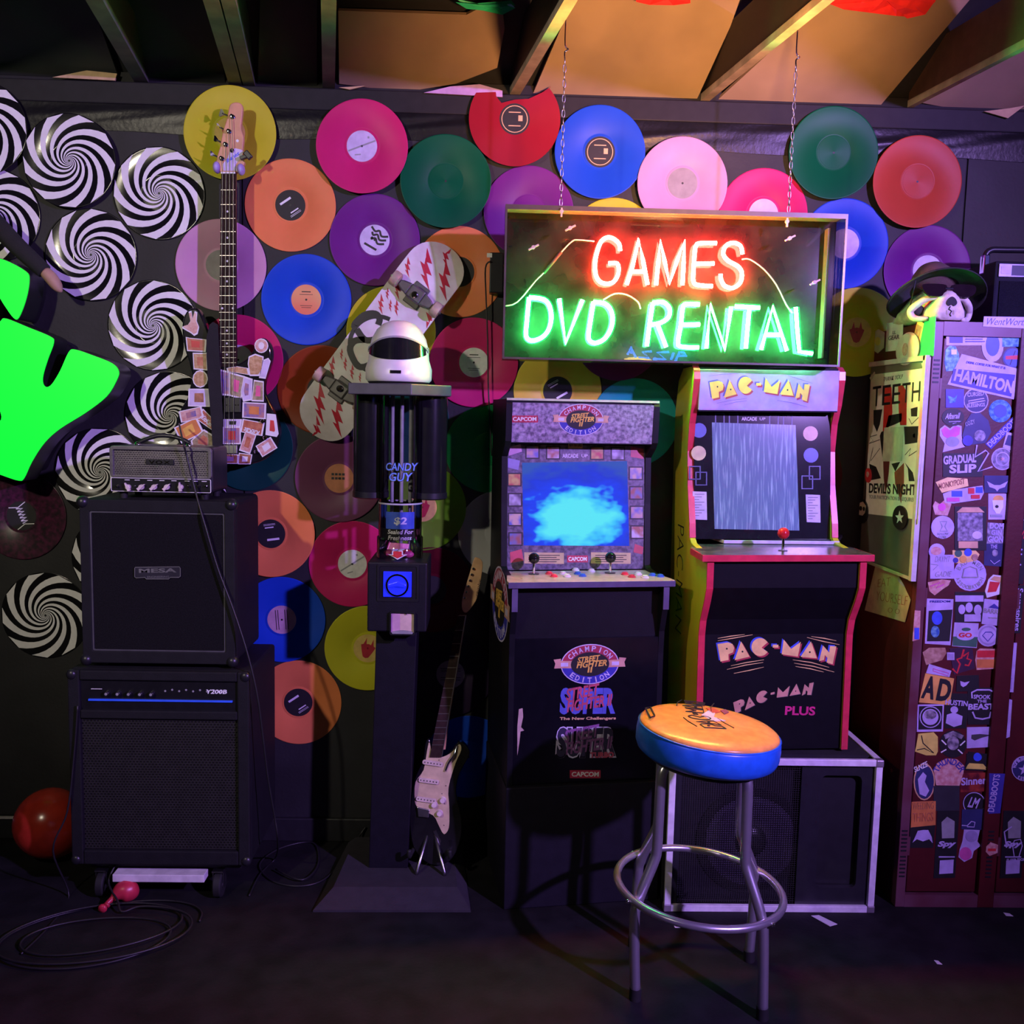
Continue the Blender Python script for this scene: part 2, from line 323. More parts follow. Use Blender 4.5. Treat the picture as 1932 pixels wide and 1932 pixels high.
def record(px, py, vin, label, paper=None, art=None, rot=0.0, group='coloured records on the wall'):
    _ri[0] += 1; Y = 0.001 + 0.0026 * (_ri[0] % 3) + (0.022 if py < 350 else 0.0)
    r = thing('vinyl_record', label, 'record', PX(px, py, Y), 0, group)
    if art == 'broken':
        o = [p for p in [(REC_R * math.cos(a), REC_R * math.sin(a)) for a in [math.radians(62) - math.radians(236 + 70) * i / 56 for i in range(57)]]]
        a0 = math.radians(140); oo = [(REC_R * math.cos(a), REC_R * math.sin(a)) for a in [math.radians(148 + (360 + 42 - 148) * i / 52) for i in range(53)]]
        oo += [(.118, .107), (.09, .088), (.045, .066), (0.0, .062), (-.045, .050), (-.062, .070), (-.064, .084)]
        B().prism(FV, oo, 0, .002).mk('disc', vin, r, local=True)
    else: child('disc', shared('disc', g_disc, vin), r)
    if art == 'spiral':
        child('spiral_print', shared('spiral', g_spiral, WHITE), r, rot); child('hole', shared('hole', g_hole, BLACK), r)
        return r
    if paper is None:
        if art == 'clear': child('label_ring', shared('label', g_label, vin), r)
        child('hole', shared('hole', g_hole, BLACK), r); return r
    lb = child('paper_label', shared('label', g_label, paper), r); child('hole', shared('hole', g_hole, BLACK if paper is not BLACK else GREY), r)
    if art == 'broken': art = 'ring'
    if art and art != 'clear':
        b = B(); mt = WHITE if paper in (BLACK, LBK) else BLACK
        if art == 'lines':
            b.fbox(FV, 0 - .030 / 2, 0 + .030 / 2, .026 - .005 / 3, .026 + .005 / 3, .0023, .0026); [b.fbox(FV, -w_, w_, y - .0008, y + .0008, .0023, .0026) for y, w_ in ((.017, .022), (-.02, .02), (-.026, .016))]
        elif art == 'logo':
            b.fbox(FV, -.006 - .042 / 2, -.006 + .042 / 2, .020 - .011 / 3, .020 + .011 / 3, .0023, .0026); b.fbox(FV, .002 - .03 / 2, .002 + .03 / 2, -.022 - .006 / 3, -.022 + .006 / 3, .0023, .0026)
            [b.fbox(FV, -.02, .02, y - .0006, y + .0006, .0023, .0026) for y in (-.030, -.034)]
        elif art == 'ring':
            b.ring(FV, ell(0, 0, .041, .041, 32), ell(0, 0, .0435, .0435, 32), .0023, .0026); mt = TAN
            b.fbox(FV, -.02, .02, .020, .023, .0023, .0026); b.fbox(FV, -.02, .02, -.023, -.020, .0023, .0026); b.fbox(FV, .012, .026, -.006, .012, .0023, .0026)
        elif art == 'devil':
            mt = M('devil_red_print', (0.42, 0.02, 0.04), .5)
            b.prism(FV, [(-.026, .008), (-.018, .012), (-.012, .036), (-.008, .014), (0, .016), (.008, .014), (.012, .036), (.018, .012), (.026, .008), (.019, -.012), (.010, -.032), (0, -.036), (-.010, -.032), (-.019, -.012)], .0023, .0026)
        elif art == 'stripe':
            mt = GREY; b.line(FV, [(-.046, -.012), (.046, .014)], .005, .0023, .0026); b.fbox(FV, .024 - .006 / 2, .024 + .006 / 2, .026 - .010 / 3, .026 + .010 / 3, .0023, .0026); b.fbox(FV, -.016 - .02 / 2, -.016 + .02 / 2, -.026 - .006 / 3, -.026 + .006 / 3, .0023, .0026)
        elif art == 'waves':
            for k, y in enumerate((.026, .012, -.002)):
                b.line(FV, smooth([(-.030 + k * .01, y + .008), (-.012, y), (.0, y + .008), (.014, y - .004), (.034, y + .006)], 4), .007, .0023, .0026)
            b.fbox(FV, -.002 - .046 / 2, -.002 + .046 / 2, -.026 - .011 / 3, -.026 + .011 / 3, .0023, .0026)
        elif art == 'metal':
            mt = WHITE; [b.line(FV, [(-.028 + .011 * i, -.008), (-.022 + .011 * i, .014), (-.018 + .011 * i, -.006)], .004, .0023, .0026) for i in range(5)]; [b.line(FV, [(s * .030, .0), (s * .040, .03 * q)], .003, .0023, .0026) for s in (-1, 1) for q in (-1, 1)]
        elif art == 'stack':
            [b.fbox(FV, x, x + .009, y - .004, y + .004, .0023, .0026) for y in (.014, .0) for x in (-.026, -.014, -.002, .010)]
        elif art == 'hatch':
            [b.fbox(FV, -.035, .035, y - .0012, y + .0012, .0023, .0026) for y in (.020, .012, -.012, -.02)]
        o = b.mk('label_print', mt, lb, local=True, kind=None if art in ('devil',) else 'stuff'); o.rotation_euler = (0, rot, 0)
    return r
LBK = M('black_paper', (0.012, 0.011, 0.012), 0.6); LLIL = M('lilac_paper', (0.60, 0.52, 0.72), 0.6); LWH = M('white_paper', (0.72, 0.70, 0.70), 0.6); LGR = M('grey_paper', (0.26, 0.24, 0.27), 0.6); LYE = M('yellow_paper', (0.65, 0.45, 0.12), 0.6)
LOR = M('sunset_paper', (0.80, 0.42, 0.16), .6, col2=(0.80, 0.20, 0.10), vs=9, detail=0); LPK = M('pink_paper', (0.55, 0.36, 0.45), .6); LRU = M('rust_paper', (0.50, 0.18, 0.08), .6)
vOR = vm('orange', (0.78, 0.22, 0.075)); vMG = vm('magenta', (0.55, 0.018, 0.13)); vGR = vm('dark_green', (0.003, 0.088, 0.036)); vBL = vm('blue', (0.012, 0.065, 0.52)); vPU = vm('purple', (0.145, 0.018, 0.19)); vCH = vm('chartreuse', (0.52, 0.49, 0.025)); vPK = vm('pink', (0.56, 0.27, 0.46))
vRD = vm('dark_red', (0.26, 0.010, 0.022)); vRO = vm('red_orange', (0.46, 0.060, 0.030)); vRU = vm('rust', (0.22, 0.035, 0.008)); vMV = vm('mauve', (0.15, 0.045, 0.10)); vLG = vm('lime_green', (0.13, 0.30, 0.020)); vGY = vm('grey', (0.36, 0.37, 0.35)); vTE = vm('teal', (0.02, 0.36, 0.34)); vYE = vm('yellow', (0.70, 0.52, 0.07)); vBK = M('vinyl_black', (0.008, 0.008, 0.009), .16, var=.05, vs=9, aniso=.5, spec=.4); vEG = vm('emerald', (0.006, 0.19, 0.055)); vMR = vm('maroon', (0.075, 0.006, 0.012)); vDP = vm('dark_violet', (0.022, 0.012, 0.035)); vTD = vm('dark_teal', (0.006, 0.055, 0.045))
vSP = M('vinyl_splatter', (0.020, 0.012, 0.016), .3, col2=(0.085, 0.016, 0.045), vs=60, detail=6)
SPG = 'black and white spiral records'
for px, py, rt, lab in ((-37, 241, 0, 'spiral record cut off at the far left, topmost of the spiral records'), (-11, 406, 1, 'spiral record cut off at the left edge above the glowing letters'), (131, 303.5, .3, 'spiral record second from left in the top row'),
                        (300.5, 365, .5, 'spiral record directly left of the bass neck below the chartreuse record'), (172, 481, .1, 'spiral record with its edge behind the tan tipped arm'), (289, 614.5, .8, 'spiral record left of the bass body horn'), (320.5, 785, .2, 'spiral record behind the handle of the small amp head'),
                        (189, 891, .6, 'spiral record peeking out left of the small amp head under the green letter'), (86.4, 1161, .4, 'lowest spiral record, left of the middle speaker cabinet'), (219, 1052, 0, 'spiral record mostly hidden behind the middle speaker cabinet'), (346, 942, .4, 'spiral record showing only a sliver right of the small amp head')):
    record(px, py, vBK, lab, art='spiral', rot=rt, group=SPG)
record(434, 251, vCH, 'chartreuse record behind the bass headstock', LYE, 'devil')
record(548, 387.5, vOR, 'orange record with black label right of the bass neck', LBK, 'logo', -.6)
record(417, 500.5, vPK, 'pale pink record with grey label behind the bass neck', LGR)
record(450, 679, vMG, 'magenta record behind the bass upper body', LLIL)
record(578, 565.5, vBL, 'blue record with orange sunset label right of the bass', LOR, 'lines')
record(707, 453, vPU, 'purple record with lilac wave label above the skateboard', LLIL, 'waves', .5)
record(867, 513, vOR, 'orange record behind the skateboard tip left of the neon sign', LBK)
record(738, 625, vCH, 'chartreuse record behind the white helmet', LYE)
record(894, 684, vMG, 'magenta record with white label right of the helmet', LWH, 'lines')
record(607.5, 736, vRU, 'rust brown record behind the lower end of the skateboard', LBK)
record(469, 843, vTD, 'dark teal record behind the bass lower body')
record(640, 902.5, vMV, 'mauve record with rust label left of the candy canister', LRU, 'stack')
record(922, 847, vEG, 'emerald green record right of the candy canister', art='clear')
record(797, 957, vLG, 'lime green record with red devil label behind the candy tube', LYE, 'devil')
record(511, 1007, vOR, 'orange record with black label right of the middle speaker cabinet', LBK, 'logo', 3.0)
record(665, 1064, vMG, 'magenta record with white striped label left of the coin box', LWH, 'stripe', -.3)
record(532, 1169, vBL, 'blue record with dusky pink label right of the amp stack', LPK, 'hatch', 1.5)
record(694, 1223, vCH, 'chartreuse record with red devil label behind the candy machine post', LYE, 'devil', .25)
record(563, 1325, vOR, 'lowest orange record, right of the amp stack', LBK, 'logo', -.6)
record(815, 1113, vMR, 'maroon record right of the coin box behind the guitar headstock', LBK)
record(850, 1272, vDP, 'dark violet record behind the guitar neck', LGR, 'hatch')
record(946, 1006, vGY, 'pale grey record between candy machine and left arcade cabinet')
record(884, 1428, vBL, 'blue record low on the wall behind the guitar body')
record(377, 1120, vCH, 'chartreuse record mostly hidden behind the middle speaker cabinet')
record(404, 1266, vMG, 'magenta record mostly hidden behind the amp stack')
record(41, 973, vSP, 'black and purple splatter record below the green letter', LBK, 'metal', 1.2)
record(683, 276, vMG, 'bright magenta record with lilac label in the top row', LLIL, 'stripe', -.1)
record(841, 342, vGR, 'dark green record below the broken red record', art='clear')
record(971, 225, vRD, 'broken dark red record missing its top edge', LBK, 'broken')
record(997.5, 400, vPU, 'purple record behind the top left corner of the neon sign', art='clear')
record(1132, 287, vBL, 'blue record with dark ringed label above the neon sign', LBK, 'ring')
record(1157, 460, vCH, 'chartreuse record peeking over the neon sign top edge')
record(1287.5, 346, vPK, 'pink record with dark grey label above the neon sign', LGR)
record(1440, 404, vMG, 'magenta record with lilac label half hidden by the neon sign', LLIL)
record(1572.5, 288.5, vGR, 'dark green record beside the right chain of the neon sign', art='clear')
record(1730.5, 343, vRO, 'red orange record at top right of the wall', art='clear')
record(1593, 460, vBL, 'blue record with pink label behind the right end of the neon sign', LLIL)
record(1749, 510, vPU, 'purple record behind the hat on the lockers', LLIL)
record(1616, 627, vCH, 'chartreuse record with devil label left of the lockers', LYE, 'devil')
record(1052, 738, vYE, 'yellow record with dark label above the left arcade cabinet', LBK, 'logo', 2.6)
record(1197, 797, vTE, 'teal record between the two arcade cabinets')
record(1166, 634, vPU, 'purple record showing only a sliver below the neon sign')
record(1508, 897, vMR, 'maroon record behind the right arcade cabinet')
record(764, 792, vTD, 'dark teal record behind the black candy canisters')
# ================================================================ glowing green letters on the left
GREEN = M('green_letter_face', (0.0, 0.3, 0.02), 0.4, emit=(0.0, 1.0, 0.035), es=1.0, var=0); LRET = M('letter_return', (0.010, 0.011, 0.011), 0.4)
def letter(outl, Y, th, label):
    F = WALL(Y - th); o = smooth(onP(F, outl, None, 0, 440, 3.45), 4, True)
    r = thing('sign_letter', label, 'sign letter', F3(F, o[0].x, min(p.y for p in o), th / 2), 0, 'glowing green sign letters')
    B().prism(F, o, 0, th - .002).mk('return', LRET, r, smooth=True)
    c = sum(o, Vector((0, 0))) / len(o)
    B().prism(F, [c + (p - c) * .992 for p in o], th - .002, th + .002).mk('face', GREEN, r)
    B().prism(F, [c + (p - c) * .9 for p in o], -(Y - th), 0).mk('standoff', LRET, r)
letter([(140, 572), (280, 628), (415, 684), (440, 722), (402, 830), (372, 930), (372, 985), (395, 1006), (430, 985), (482, 900), (535, 785), (575, 768), (690, 806), (810, 855), (852, 905), (840, 960), (775, 1065), (640, 1170), (480, 1270), (380, 1360), (300, 1480), (250, 1585), (215, 1600), (120, 1570), (0, 1525), (-110, 1480), (-120, 1400), (0, 1315), (70, 1245), (108, 1195), (62, 1060), (38, 920), (45, 760), (75, 640), (105, 585)], .16, .10, 'glowing green letter Y beside the spiral records')
letter([(0, 180), (130, 203), (265, 275), (288, 330), (268, 450), (222, 568), (188, 570), (130, 490), (85, 422), (45, 420), (15, 520), (2, 700), (5, 1000), (-10, 1130), (-160, 1140), (-330, 1060), (-330, 700), (-340, 420), (-380, 330), (-430, 420), (-500, 520), (-560, 500), (-590, 360), (-520, 200), (-300, 140)], .16, .10, 'glowing green letter cut off by the left edge')
# arm-like prop
r = thing('prop_arm', 'black sleeved arm prop with a tan rounded tip above the green letters', 'prop', PX(60, 500, .10))
p = [PX(-60, 372, .05), PX(-10, 420, .09), PX(30, 462, .12), PX(62, 492, .13), PX(84, 512, .13)]
B().tube(smooth(p, 4), [.034 - .0006 * i for i in range(17)], 12).mk('sleeve', M('black_cloth', (0.014, 0.013, 0.013), .9, bump=.4, bs=300), r, smooth=2)
p = [PX(84, 512, .13), PX(95, 523, .13), PX(105, 536, .13), PX(112, 546, .13), PX(117, 551, .13)]
B().tube(smooth(p, 3), [.017, .019, .020, .0205, .0205, .020, .019, .0175, .0155, .0125, .009, .006, .001], 12).mk('tip', M('tan_rubber', (0.42, 0.24, 0.17), .6), r, smooth=2)

# ================================================================ amp stack
GRC = M('black_grille_cloth', (0.008, 0.0078, 0.009), .9, spec=.15, var=.3, vs=260, bump=.8, bs=520)
def caster(F0, root):
    c = B().lathe(FR(F0 + Vector((-.013, 0, 0)), (0, 1, 0), (0, 0, 1)), [(.036, 0), (.040, .004), (.040, .022), (.036, .026)], 20).mk('wheel', RUBBER, root, smooth=True)
    B().lathe(FR(F0 + Vector((-.0135, 0, 0)), (0, 1, 0), (0, 0, 1)), [(.012, 0), (.012, .0275)], 12).mk('axle', CHROME, c, smooth=True)
    B().box(F0.x - .017, F0.x - .0145, F0.y - .012, F0.y + .012, F0.z - .01, F0.z + .045).box(F0.x + .0145, F0.x + .017, F0.y - .012, F0.y + .012, F0.z - .01, F0.z + .045).box(F0.x - .017, F0.x + .017, F0.y - .02, F0.y + .02, F0.z + .045, F0.z + .05).mk('fork', STEEL, c, kind=None)
# bottom: tall bass combo amp on casters
yx0, yx1, yf, yb, yz0, yz1 = -1.245, -0.700, -0.445, -0.08, 0.122, 0.735
r = thing('bass_combo_amp', 'tall black bass combo amp with blue stripe at the bottom of the stack', 'amplifier', (-0.97, -0.27, 0))
FA = WALL(.445)
b = B(); b.box(yx0, yx1, yf + .02, yb, yz0, yz1)
b.mk('cabinet', TOLEX, r, bevel=.008)
for nm, q in (('frame_side', (yx0, yx0 + .036, yz0, yz1)), ('frame_side', (yx1 - .036, yx1, yz0, yz1)), ('frame_rail', (yx0 + .036, yx1 - .036, yz0, yz0 + .045)), ('frame_rail', (yx0 + .036, yx1 - .036, .585, .612)), ('frame_rail', (yx0 + .036, yx1 - .036, .705, yz1))):
    B().box(q[0], q[1], yf, yf + .0205, q[2], q[3]).mk(nm, TOLEX, r, bevel=.004)
g = B(); gx0, gx1, gz0, gz1 = yx0 + .036, yx1 - .036, yz0 + .045, .585
g.box(gx0, gx1, yf + .016, yf + .0195, gz0, gz1).mk('grille_backing', BLACK, r)
g = B(); st = .0105; row = 0; z = gz0 + .004
while z < gz1:
    g.box(gx0, gx1, yf + .012, yf + .0145, z - .0016, z + .0016)
    x = gx0 + (row % 2) * st / 2
    while x < gx1 - .003:
        g.box(x, x + .0035, yf + .012, yf + .0145, z + .0016, min(z + .0064, gz1)); x += st
    z += .008; row += 1
g.mk('perforated_grille', M('black_steel_grille', (0.022, 0.021, 0.020), .5), r, kind='stuff')
B().box(gx0, gx1, yf + .010, yf + .0202, .612, .705).mk('control_panel', M('gloss_black_panel', (0.010, 0.010, 0.012), .3), r)
B().fbox(FA, -1.185, -.752, .640, .645, -.0105, -.004).mk('blue_stripe', M('blue_stripe_lit', (.03, .08, .6), .3, emit=(0.02, .08, .9), es=.35), r)
for i in range(5): 
    k = B().lathe(FR((-1.128 + i * .0335, yf + .011, .664), (1, 0, 0), (0, 0, 1)), [(.0085, 0), (.0075, .014), (.006, .0155), (.0001, .0155)], 14).mk('knob', BLKPLASTIC, r, smooth=True)
    B().disc(FR((-1.128 + i * .0335, yf + .011, .664), (1, 0, 0), (0, 0, 1)), 0, 0, .0042, .0155, .0165, 12).mk('knob_cap', M('knob_silver', (.75, .73, .76), .3, .6), k)
for i in range(9):
    B().disc(FR((-.955 + i * .021, yf + .011, .672 + .004 * (i % 2)), (1, 0, 0), (0, 0, 1)), 0, 0, .0032, 0, .002, 8).mk('control_dot', GREY, r)
b = B(); b.fbox(FA, -1.178, -1.145, .6745, .6765, -.0105, -.0095); b.mk('panel_print', WHITE, r)
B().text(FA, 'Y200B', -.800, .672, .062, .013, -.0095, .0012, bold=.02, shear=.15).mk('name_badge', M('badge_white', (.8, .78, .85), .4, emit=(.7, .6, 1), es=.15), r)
for x in (yx0 + .012, yx1 - .012):
    for z in (yz0 + .014, yz1 - .014): B().ball((x, yf + .004, z), .016, 8, (1, .7, 1)).mk('corner_cap', BLKPLASTIC, r, smooth=2)
for x in (PX(192, 1690, .41).x, PX(412, 1690, .41).x):
    for y in (-.40, -.13): caster(Vector((x, y, .040)), r)
B().box(yx0 + .04, yx1 - .04, yf + .05, yb - .02, .090, yz0).mk('dolly', M('dolly_black', (0.016, .015, .016), .6), r)
B().box(PX(213, 1655, .44).x, PX(386, 1655, .44).x, -.445, -.40, .066, .090).mk('dolly_plank', M('white_plank', (.72, .68, .70), .6), r, bevel=.002)
# middle: square speaker cabinet
mx0, mx1, mf, mb, mz0, mz1 = -1.207, -0.747, -0.42, -0.10, 0.752, 1.252
r = thing('speaker_cabinet', 'square black speaker cabinet with metal nameplate in the middle of the stack', 'speaker', (-.977, -.26, yz1))
B().box(mx0, mx1, mf + .014, mb, mz0, mz1).mk('cabinet', TOLEX, r, bevel=.016, seg=3)
FM = WALL(.42)
B().ring(FM, rrect(mx0 + .030, mx1 - .030, mz0 + .038, mz1 - .036, .004), rrect(mx0, mx1, mz0, mz1, .022), -.0145, 0).mk('front_frame', TOLEX, r, bevel=.003)
B().ring(FM, rrect(mx0 + .034, mx1 - .034, mz0 + .042, mz1 - .040, .004), rrect(mx0 + .030, mx1 - .030, mz0 + .038, mz1 - .036, .005), -.012, -.003).mk('piping', M('grey_piping', (.07, .07, .075), .5), r)
B().fbox(FM, mx0 + .034, mx1 - .034, mz0 + .042, mz1 - .040, -.013, -.006).mk('grille_cloth', GRC, r)
for x in (mx0 + .05, mx1 - .05):
    for y in (mf + .05, mb - .05): B().lathe(FR((x, y, yz1), (1, 0, 0), (0, 1, 0)), [(.016, 0), (.018, .0175)], 14).mk('foot', RUBBER, r, smooth=True)
for x in (mx0 + .009, mx1 - .009):
    for z in (mz0 + .009, mz1 - .009): B().ball((x, mf + .008, z), .019, 8).mk('corner_cap', BLKPLASTIC, r, smooth=2)
pl = B().prism(FM, onP(WALL(.415), [(256, 1070), (339, 1069), (341, 1072), (341, 1087), (338, 1089), (322, 1089), (319, 1092), (277, 1092), (274, 1089), (258, 1090), (255, 1088), (255, 1072)]), -.006, -.002).mk('nameplate', M('nameplate_black', (.03, .03, .035), .3), r)
PLM = M('nameplate_silver', (.42, .42, .44), .35, .8)
B().line(FM, onP(WALL(.415), [(256, 1070), (339, 1069), (341, 1072), (341, 1087), (338, 1089), (322, 1089), (319, 1092), (277, 1092), (274, 1089), (258, 1090), (255, 1088), (255, 1072)]), .0022, -.002, -.0008, True).mk('nameplate_rim', PLM, pl)
B().textp(WALL(.418), 'MESA', (262, 1081), (333, 1080), 8, bold=.03).mk('lettering', PLM, pl)
B().textp(WALL(.418), 'ENGINEERING', (278, 1090.5), (319, 1090), 3.6).mk('lettering', PLM, pl)
# top: small lunchbox head
r = thing('amp_head', 'small silver mesh amp head with white pointer knobs on top of the stack', 'amplifier', (-.974, -.29, mz1))
hx0, hx1, hf, hb, hz0, hz1 = -1.128, -.822, -.385, -.20, 1.272, 1.412
HM = M('grey_hammered_steel', (.20, .19, .20), .35, .7, bump=.2, bs=300); FH = WALL(.385)
B().box(hx0, hx1, hf + .012, hb, hz0, hz1).mk('chassis', M('head_black', (.02, .02, .022), .4), r, bevel=.012, seg=3)
B().ring(FH, rrect(hx0 + .012, hx1 - .012, 1.322, hz1 - .012, .004), rrect(hx0, hx1, 1.316, hz1, .012), -.013, 0).mk('grille_frame', HM, r, bevel=.002)
B().fbox(FH, hx0 + .010, hx1 - .010, 1.320, hz1 - .010, -.012, -.009).mk('grille_backing', BLACK, r)
g = B(); x0, x1, z0, z1 = hx0 + .011, hx1 - .011, 1.321, hz1 - .011; nx = 36; dx = (x1 - x0) / nx; dz = dx * 1.5
for i in range(-6, nx + 8):
    for sgn in (1, -1):
        xa = x0 + i * dx; L = (z1 - z0) / dz * dx; pa, pb = (xa, z0), (xa + sgn * L, z1)
        def clip(pa, pb):
            (ax, az), (bx, bz) = pa, pb; t0, t1 = 0, 1; d_ = bx - ax
            for lim, s_ in ((x0, 1), (x1, -1)):
                if abs(d_) < 1e-9: continue
                t = (lim - ax) / d_
                if s_ * d_ > 0: t0 = max(t0, t)
                else: t1 = min(t1, t)
            return None if t0 >= t1 else ((ax + d_ * t0, az + (bz - az) * t0), (ax + d_ * t1, az + (bz - az) * t1))
        c = clip(pa, pb)
        if c: g.line(FH, c, .0030, -.008, -.0055)
g.mk('diamond_mesh', M('mesh_steel', (.42, .39, .42), .35, .85), r, kind='stuff')
pl = B().fbox(FH, -.978 - .042, -.978 + .042, 1.357, 1.373, -.006, -.001).mk('badge', BLKPLASTIC, r, bevel=.001)
B().text(FH, 'VOX', -.978, 1.365, .064, .0105, -.001, .001, bold=.02, space=1.25).mk('lettering', CHROME, pl)
B().fbox(FH, hx0 + .004, hx1 - .004, hz0 + .003, 1.315, -.010, -.001).mk('control_panel', M('gloss_black_panel'), r, bevel=.001)
B().ring(FH, rrect(hx0 + .005, hx1 - .005, hz0 + .004, 1.3145, .003), rrect(hx0 + .003, hx1 - .003, hz0 + .0025, 1.316, .004), -.002, -.0002).mk('panel_edge', WHITE, r)
KW = M('ivory_knob', (.72, .62, .58), .4)
for px, ang in ((242, .5), (267, -.9), (291, -.9), (315, -.8), (341, 0.1)):
    a, c = onF(FH, px, 919); F = FR((a, hf + .001, c), (math.cos(ang), 0, math.sin(ang)), (-math.sin(ang), 0, math.cos(ang)))
    k = B().lathe(F, [(.0085, 0), (.0075, .008), (.0001, .008)], 14).mk('knob', KW, r, smooth=True)
    B().prism(F, [(-.0045, -.012), (.0045, -.012), (.003, .006), (.0010, .015), (-.0010, .015), (-.003, .006)], .004, .012).mk('pointer', KW, k)
for px, rr in ((222, .0045), (255, .002), (357, .0045), (375, .0048), (389, .004)):
    a, c = onF(FH, px, 917); B().lathe(FR((a, hf + .001, c), (1, 0, 0), (0, 0, 1)), [(rr, 0), (rr, .004), (rr * .6, .005), (rr * .5, .012), (.0001, .0125)], 12).mk('jack', CHROME, r, smooth=True)
b = B(); [b.fbox(FH, onF(FH, px - 5, 0)[0], onF(FH, px + 5, 0)[0], 1.3085, 1.3105, -.001, -.0004) for px in (222, 242, 267, 291, 315, 341, 357, 375)]; b.mk('panel_print', WHITE, r, kind='stuff')
hp = [PX(256, 842, .30), PX(262, 834, .30), PX(285, 825, .30), PX(305, 822, .30), PX(330, 825, .30), PX(352, 834, .30), PX(357, 842, .30)]
B().tube(smooth([Vector((q.x, -.29, q.z)) for q in hp], 4), .0065, 8).mk('handle', BLKPLASTIC, r, smooth=2)
for px in (258, 355): q = PX(px, 842, .30); B().lathe(FR((q.x, -.29, hz1 - .001), (1, 0, 0), (0, 1, 0)), [(.009, 0), (.009, .006), (.006, .010), (.0001, .011)], 12).mk('handle_mount', CHROME, r, smooth=True)
for x in (hx0 + .03, hx1 - .03):
    for y in (hf + .03, hb - .03): B().lathe(FR((x, y, mz1), (1, 0, 0), (0, 1, 0)), [(.011, 0), (.013, .0205)], 12).mk('foot', RUBBER, r, smooth=True)
# cables
CAB = M('black_cable', (.016, .015, .017), .45)
def cable(pts, rad, label, n=6): return tag(B().tube(smooth(pts, 6), rad, n).mk('cable', CAB, smooth=2), label, 'cable')
cable([PX(338, 800, .17), PX(345, 832, .40), PX(352, 860, .405), PX(368, 925, .41), PX(385, 985, .43), PX(410, 1070, .432), PX(440, 1150, .44), PX(466, 1230, .45), PX(485, 1310, .452), PX(496, 1390, .44), PX(506, 1470, .42), PX(518, 1540, .40), PX(524, 1585, .38), Vector((FL(520, 1625).x, FL(520, 1625).y, .012)), FL(490, 1650, .004), FL(470, 1690, .004)], .0032, 'black cable running down the front of the amp stack')
pts = []
for i in range(64):
    a = i / 63 * 2 * math.pi * 3.2; c = FL(182, 1768); rr = .23 + .05 * math.sin(a * .37 + 1); pts.append(Vector((c.x + .02 * math.sin(a * .6) + rr * math.cos(a), c.y + .03 * math.cos(a * .45) + rr * .62 * math.sin(a + .3), .005 + .0035 * (i / 20) + .002 * math.sin(a * 2.3))))
cable(pts + [FL(230, 1720, .012), FL(222, 1700, .03), FL(205, 1665, .06), Vector((-1.13, -.40, .10))], .0035, 'black cable coiled on the floor in front of the amp stack')
cable([PX(148, 1330, .448) + Vector((0, -.006, 0)), PX(140, 1420, .452), PX(128, 1530, .455) + Vector((0, -.004, 0)), PX(100, 1605, .47), FL(130, 1690, .004), FL(95, 1745, .004), FL(40, 1800, .004)], .003, 'thin black cable along the left edge of the bass combo')
cable([FL(690, 1560, .06), FL(676, 1580, .03), FL(650, 1620, .004), FL(610, 1660, .004), FL(560, 1672, .004), FL(510, 1660, .004), FL(490, 1630, .004), FL(530, 1600, .004), FL(590, 1590, .004), FL(600, 1630, .004), FL(570, 1660, .012), FL(520, 1640, .012)], .0032, 'black cable curled on the floor left of the candy machine')
# balloons
def balloon(c, rad, ax, name, mat, label):
    ax = Vector(ax).normalized(); u = ax.orthogonal().normalized(); F = (Vector(c), u, ax.cross(u), ax)
    r = thing(name, label, 'balloon', c)
    prof = [(max(rad * math.sin(math.pi * i / 18), 1e-5) * (1 - .10 * (i / 18)), -rad * math.cos(math.pi * i / 18)) for i in range(17)]
    prof += [(rad * .10, rad * 1.04), (rad * .055, rad * 1.10)]
    B().lathe(F, prof, 28).mk('body', mat, r, smooth=2)
    B().lathe(F, [(rad * .06, rad * 1.09), (rad * .10, rad * 1.13), (rad * .06, rad * 1.17), (rad * .05, rad * 1.20), (rad * .16, rad * 1.32), (rad * .14, rad * 1.325), (.0001, rad * 1.22)], 14).mk('knot', mat, r, smooth=2)
balloon((-1.435, -.16, .124), .120, (.6, .1, -.6), 'balloon', M('red_balloon', (.42, .030, .015), .22, spec=.6), 'large round red balloon on the floor left of the amp stack')
c = FL(237, 1676, .07); r = thing('balloon', 'small deflated pink red balloon under the amp stack', 'balloon', (c.x, -.40, 0))
x_ = PX(240, 1675, .415).x; ax = [Vector((x_ + .030, -.415, .040)), Vector((x_ + .016, -.432, .037)), Vector((x_ - .008, -.452, .036)), FL(214, 1694, .027), FL(205, 1702, .020), FL(198, 1709, .014), FL(191, 1717, .011)]
B().tube(smooth(ax, 5), [.001, .016, .024, .029, .032, .0345, .035, .0345, .034, .032, .029, .025, .021, .017, .0135, .011, .0095, .009, .0085, .008, .008, .0078, .0075, .0075, .008, .0085, .010, .013, .014, .012, .002][:31], 14).mk('body', M('pink_red_balloon', (.55, .03, .06), .35), r, smooth=2)
B().tube([FL(204, 1705, .021), FL(200, 1709, .017)], [.010, .010], 10).mk('knot', M('pink_red_balloon'), r, smooth=2)
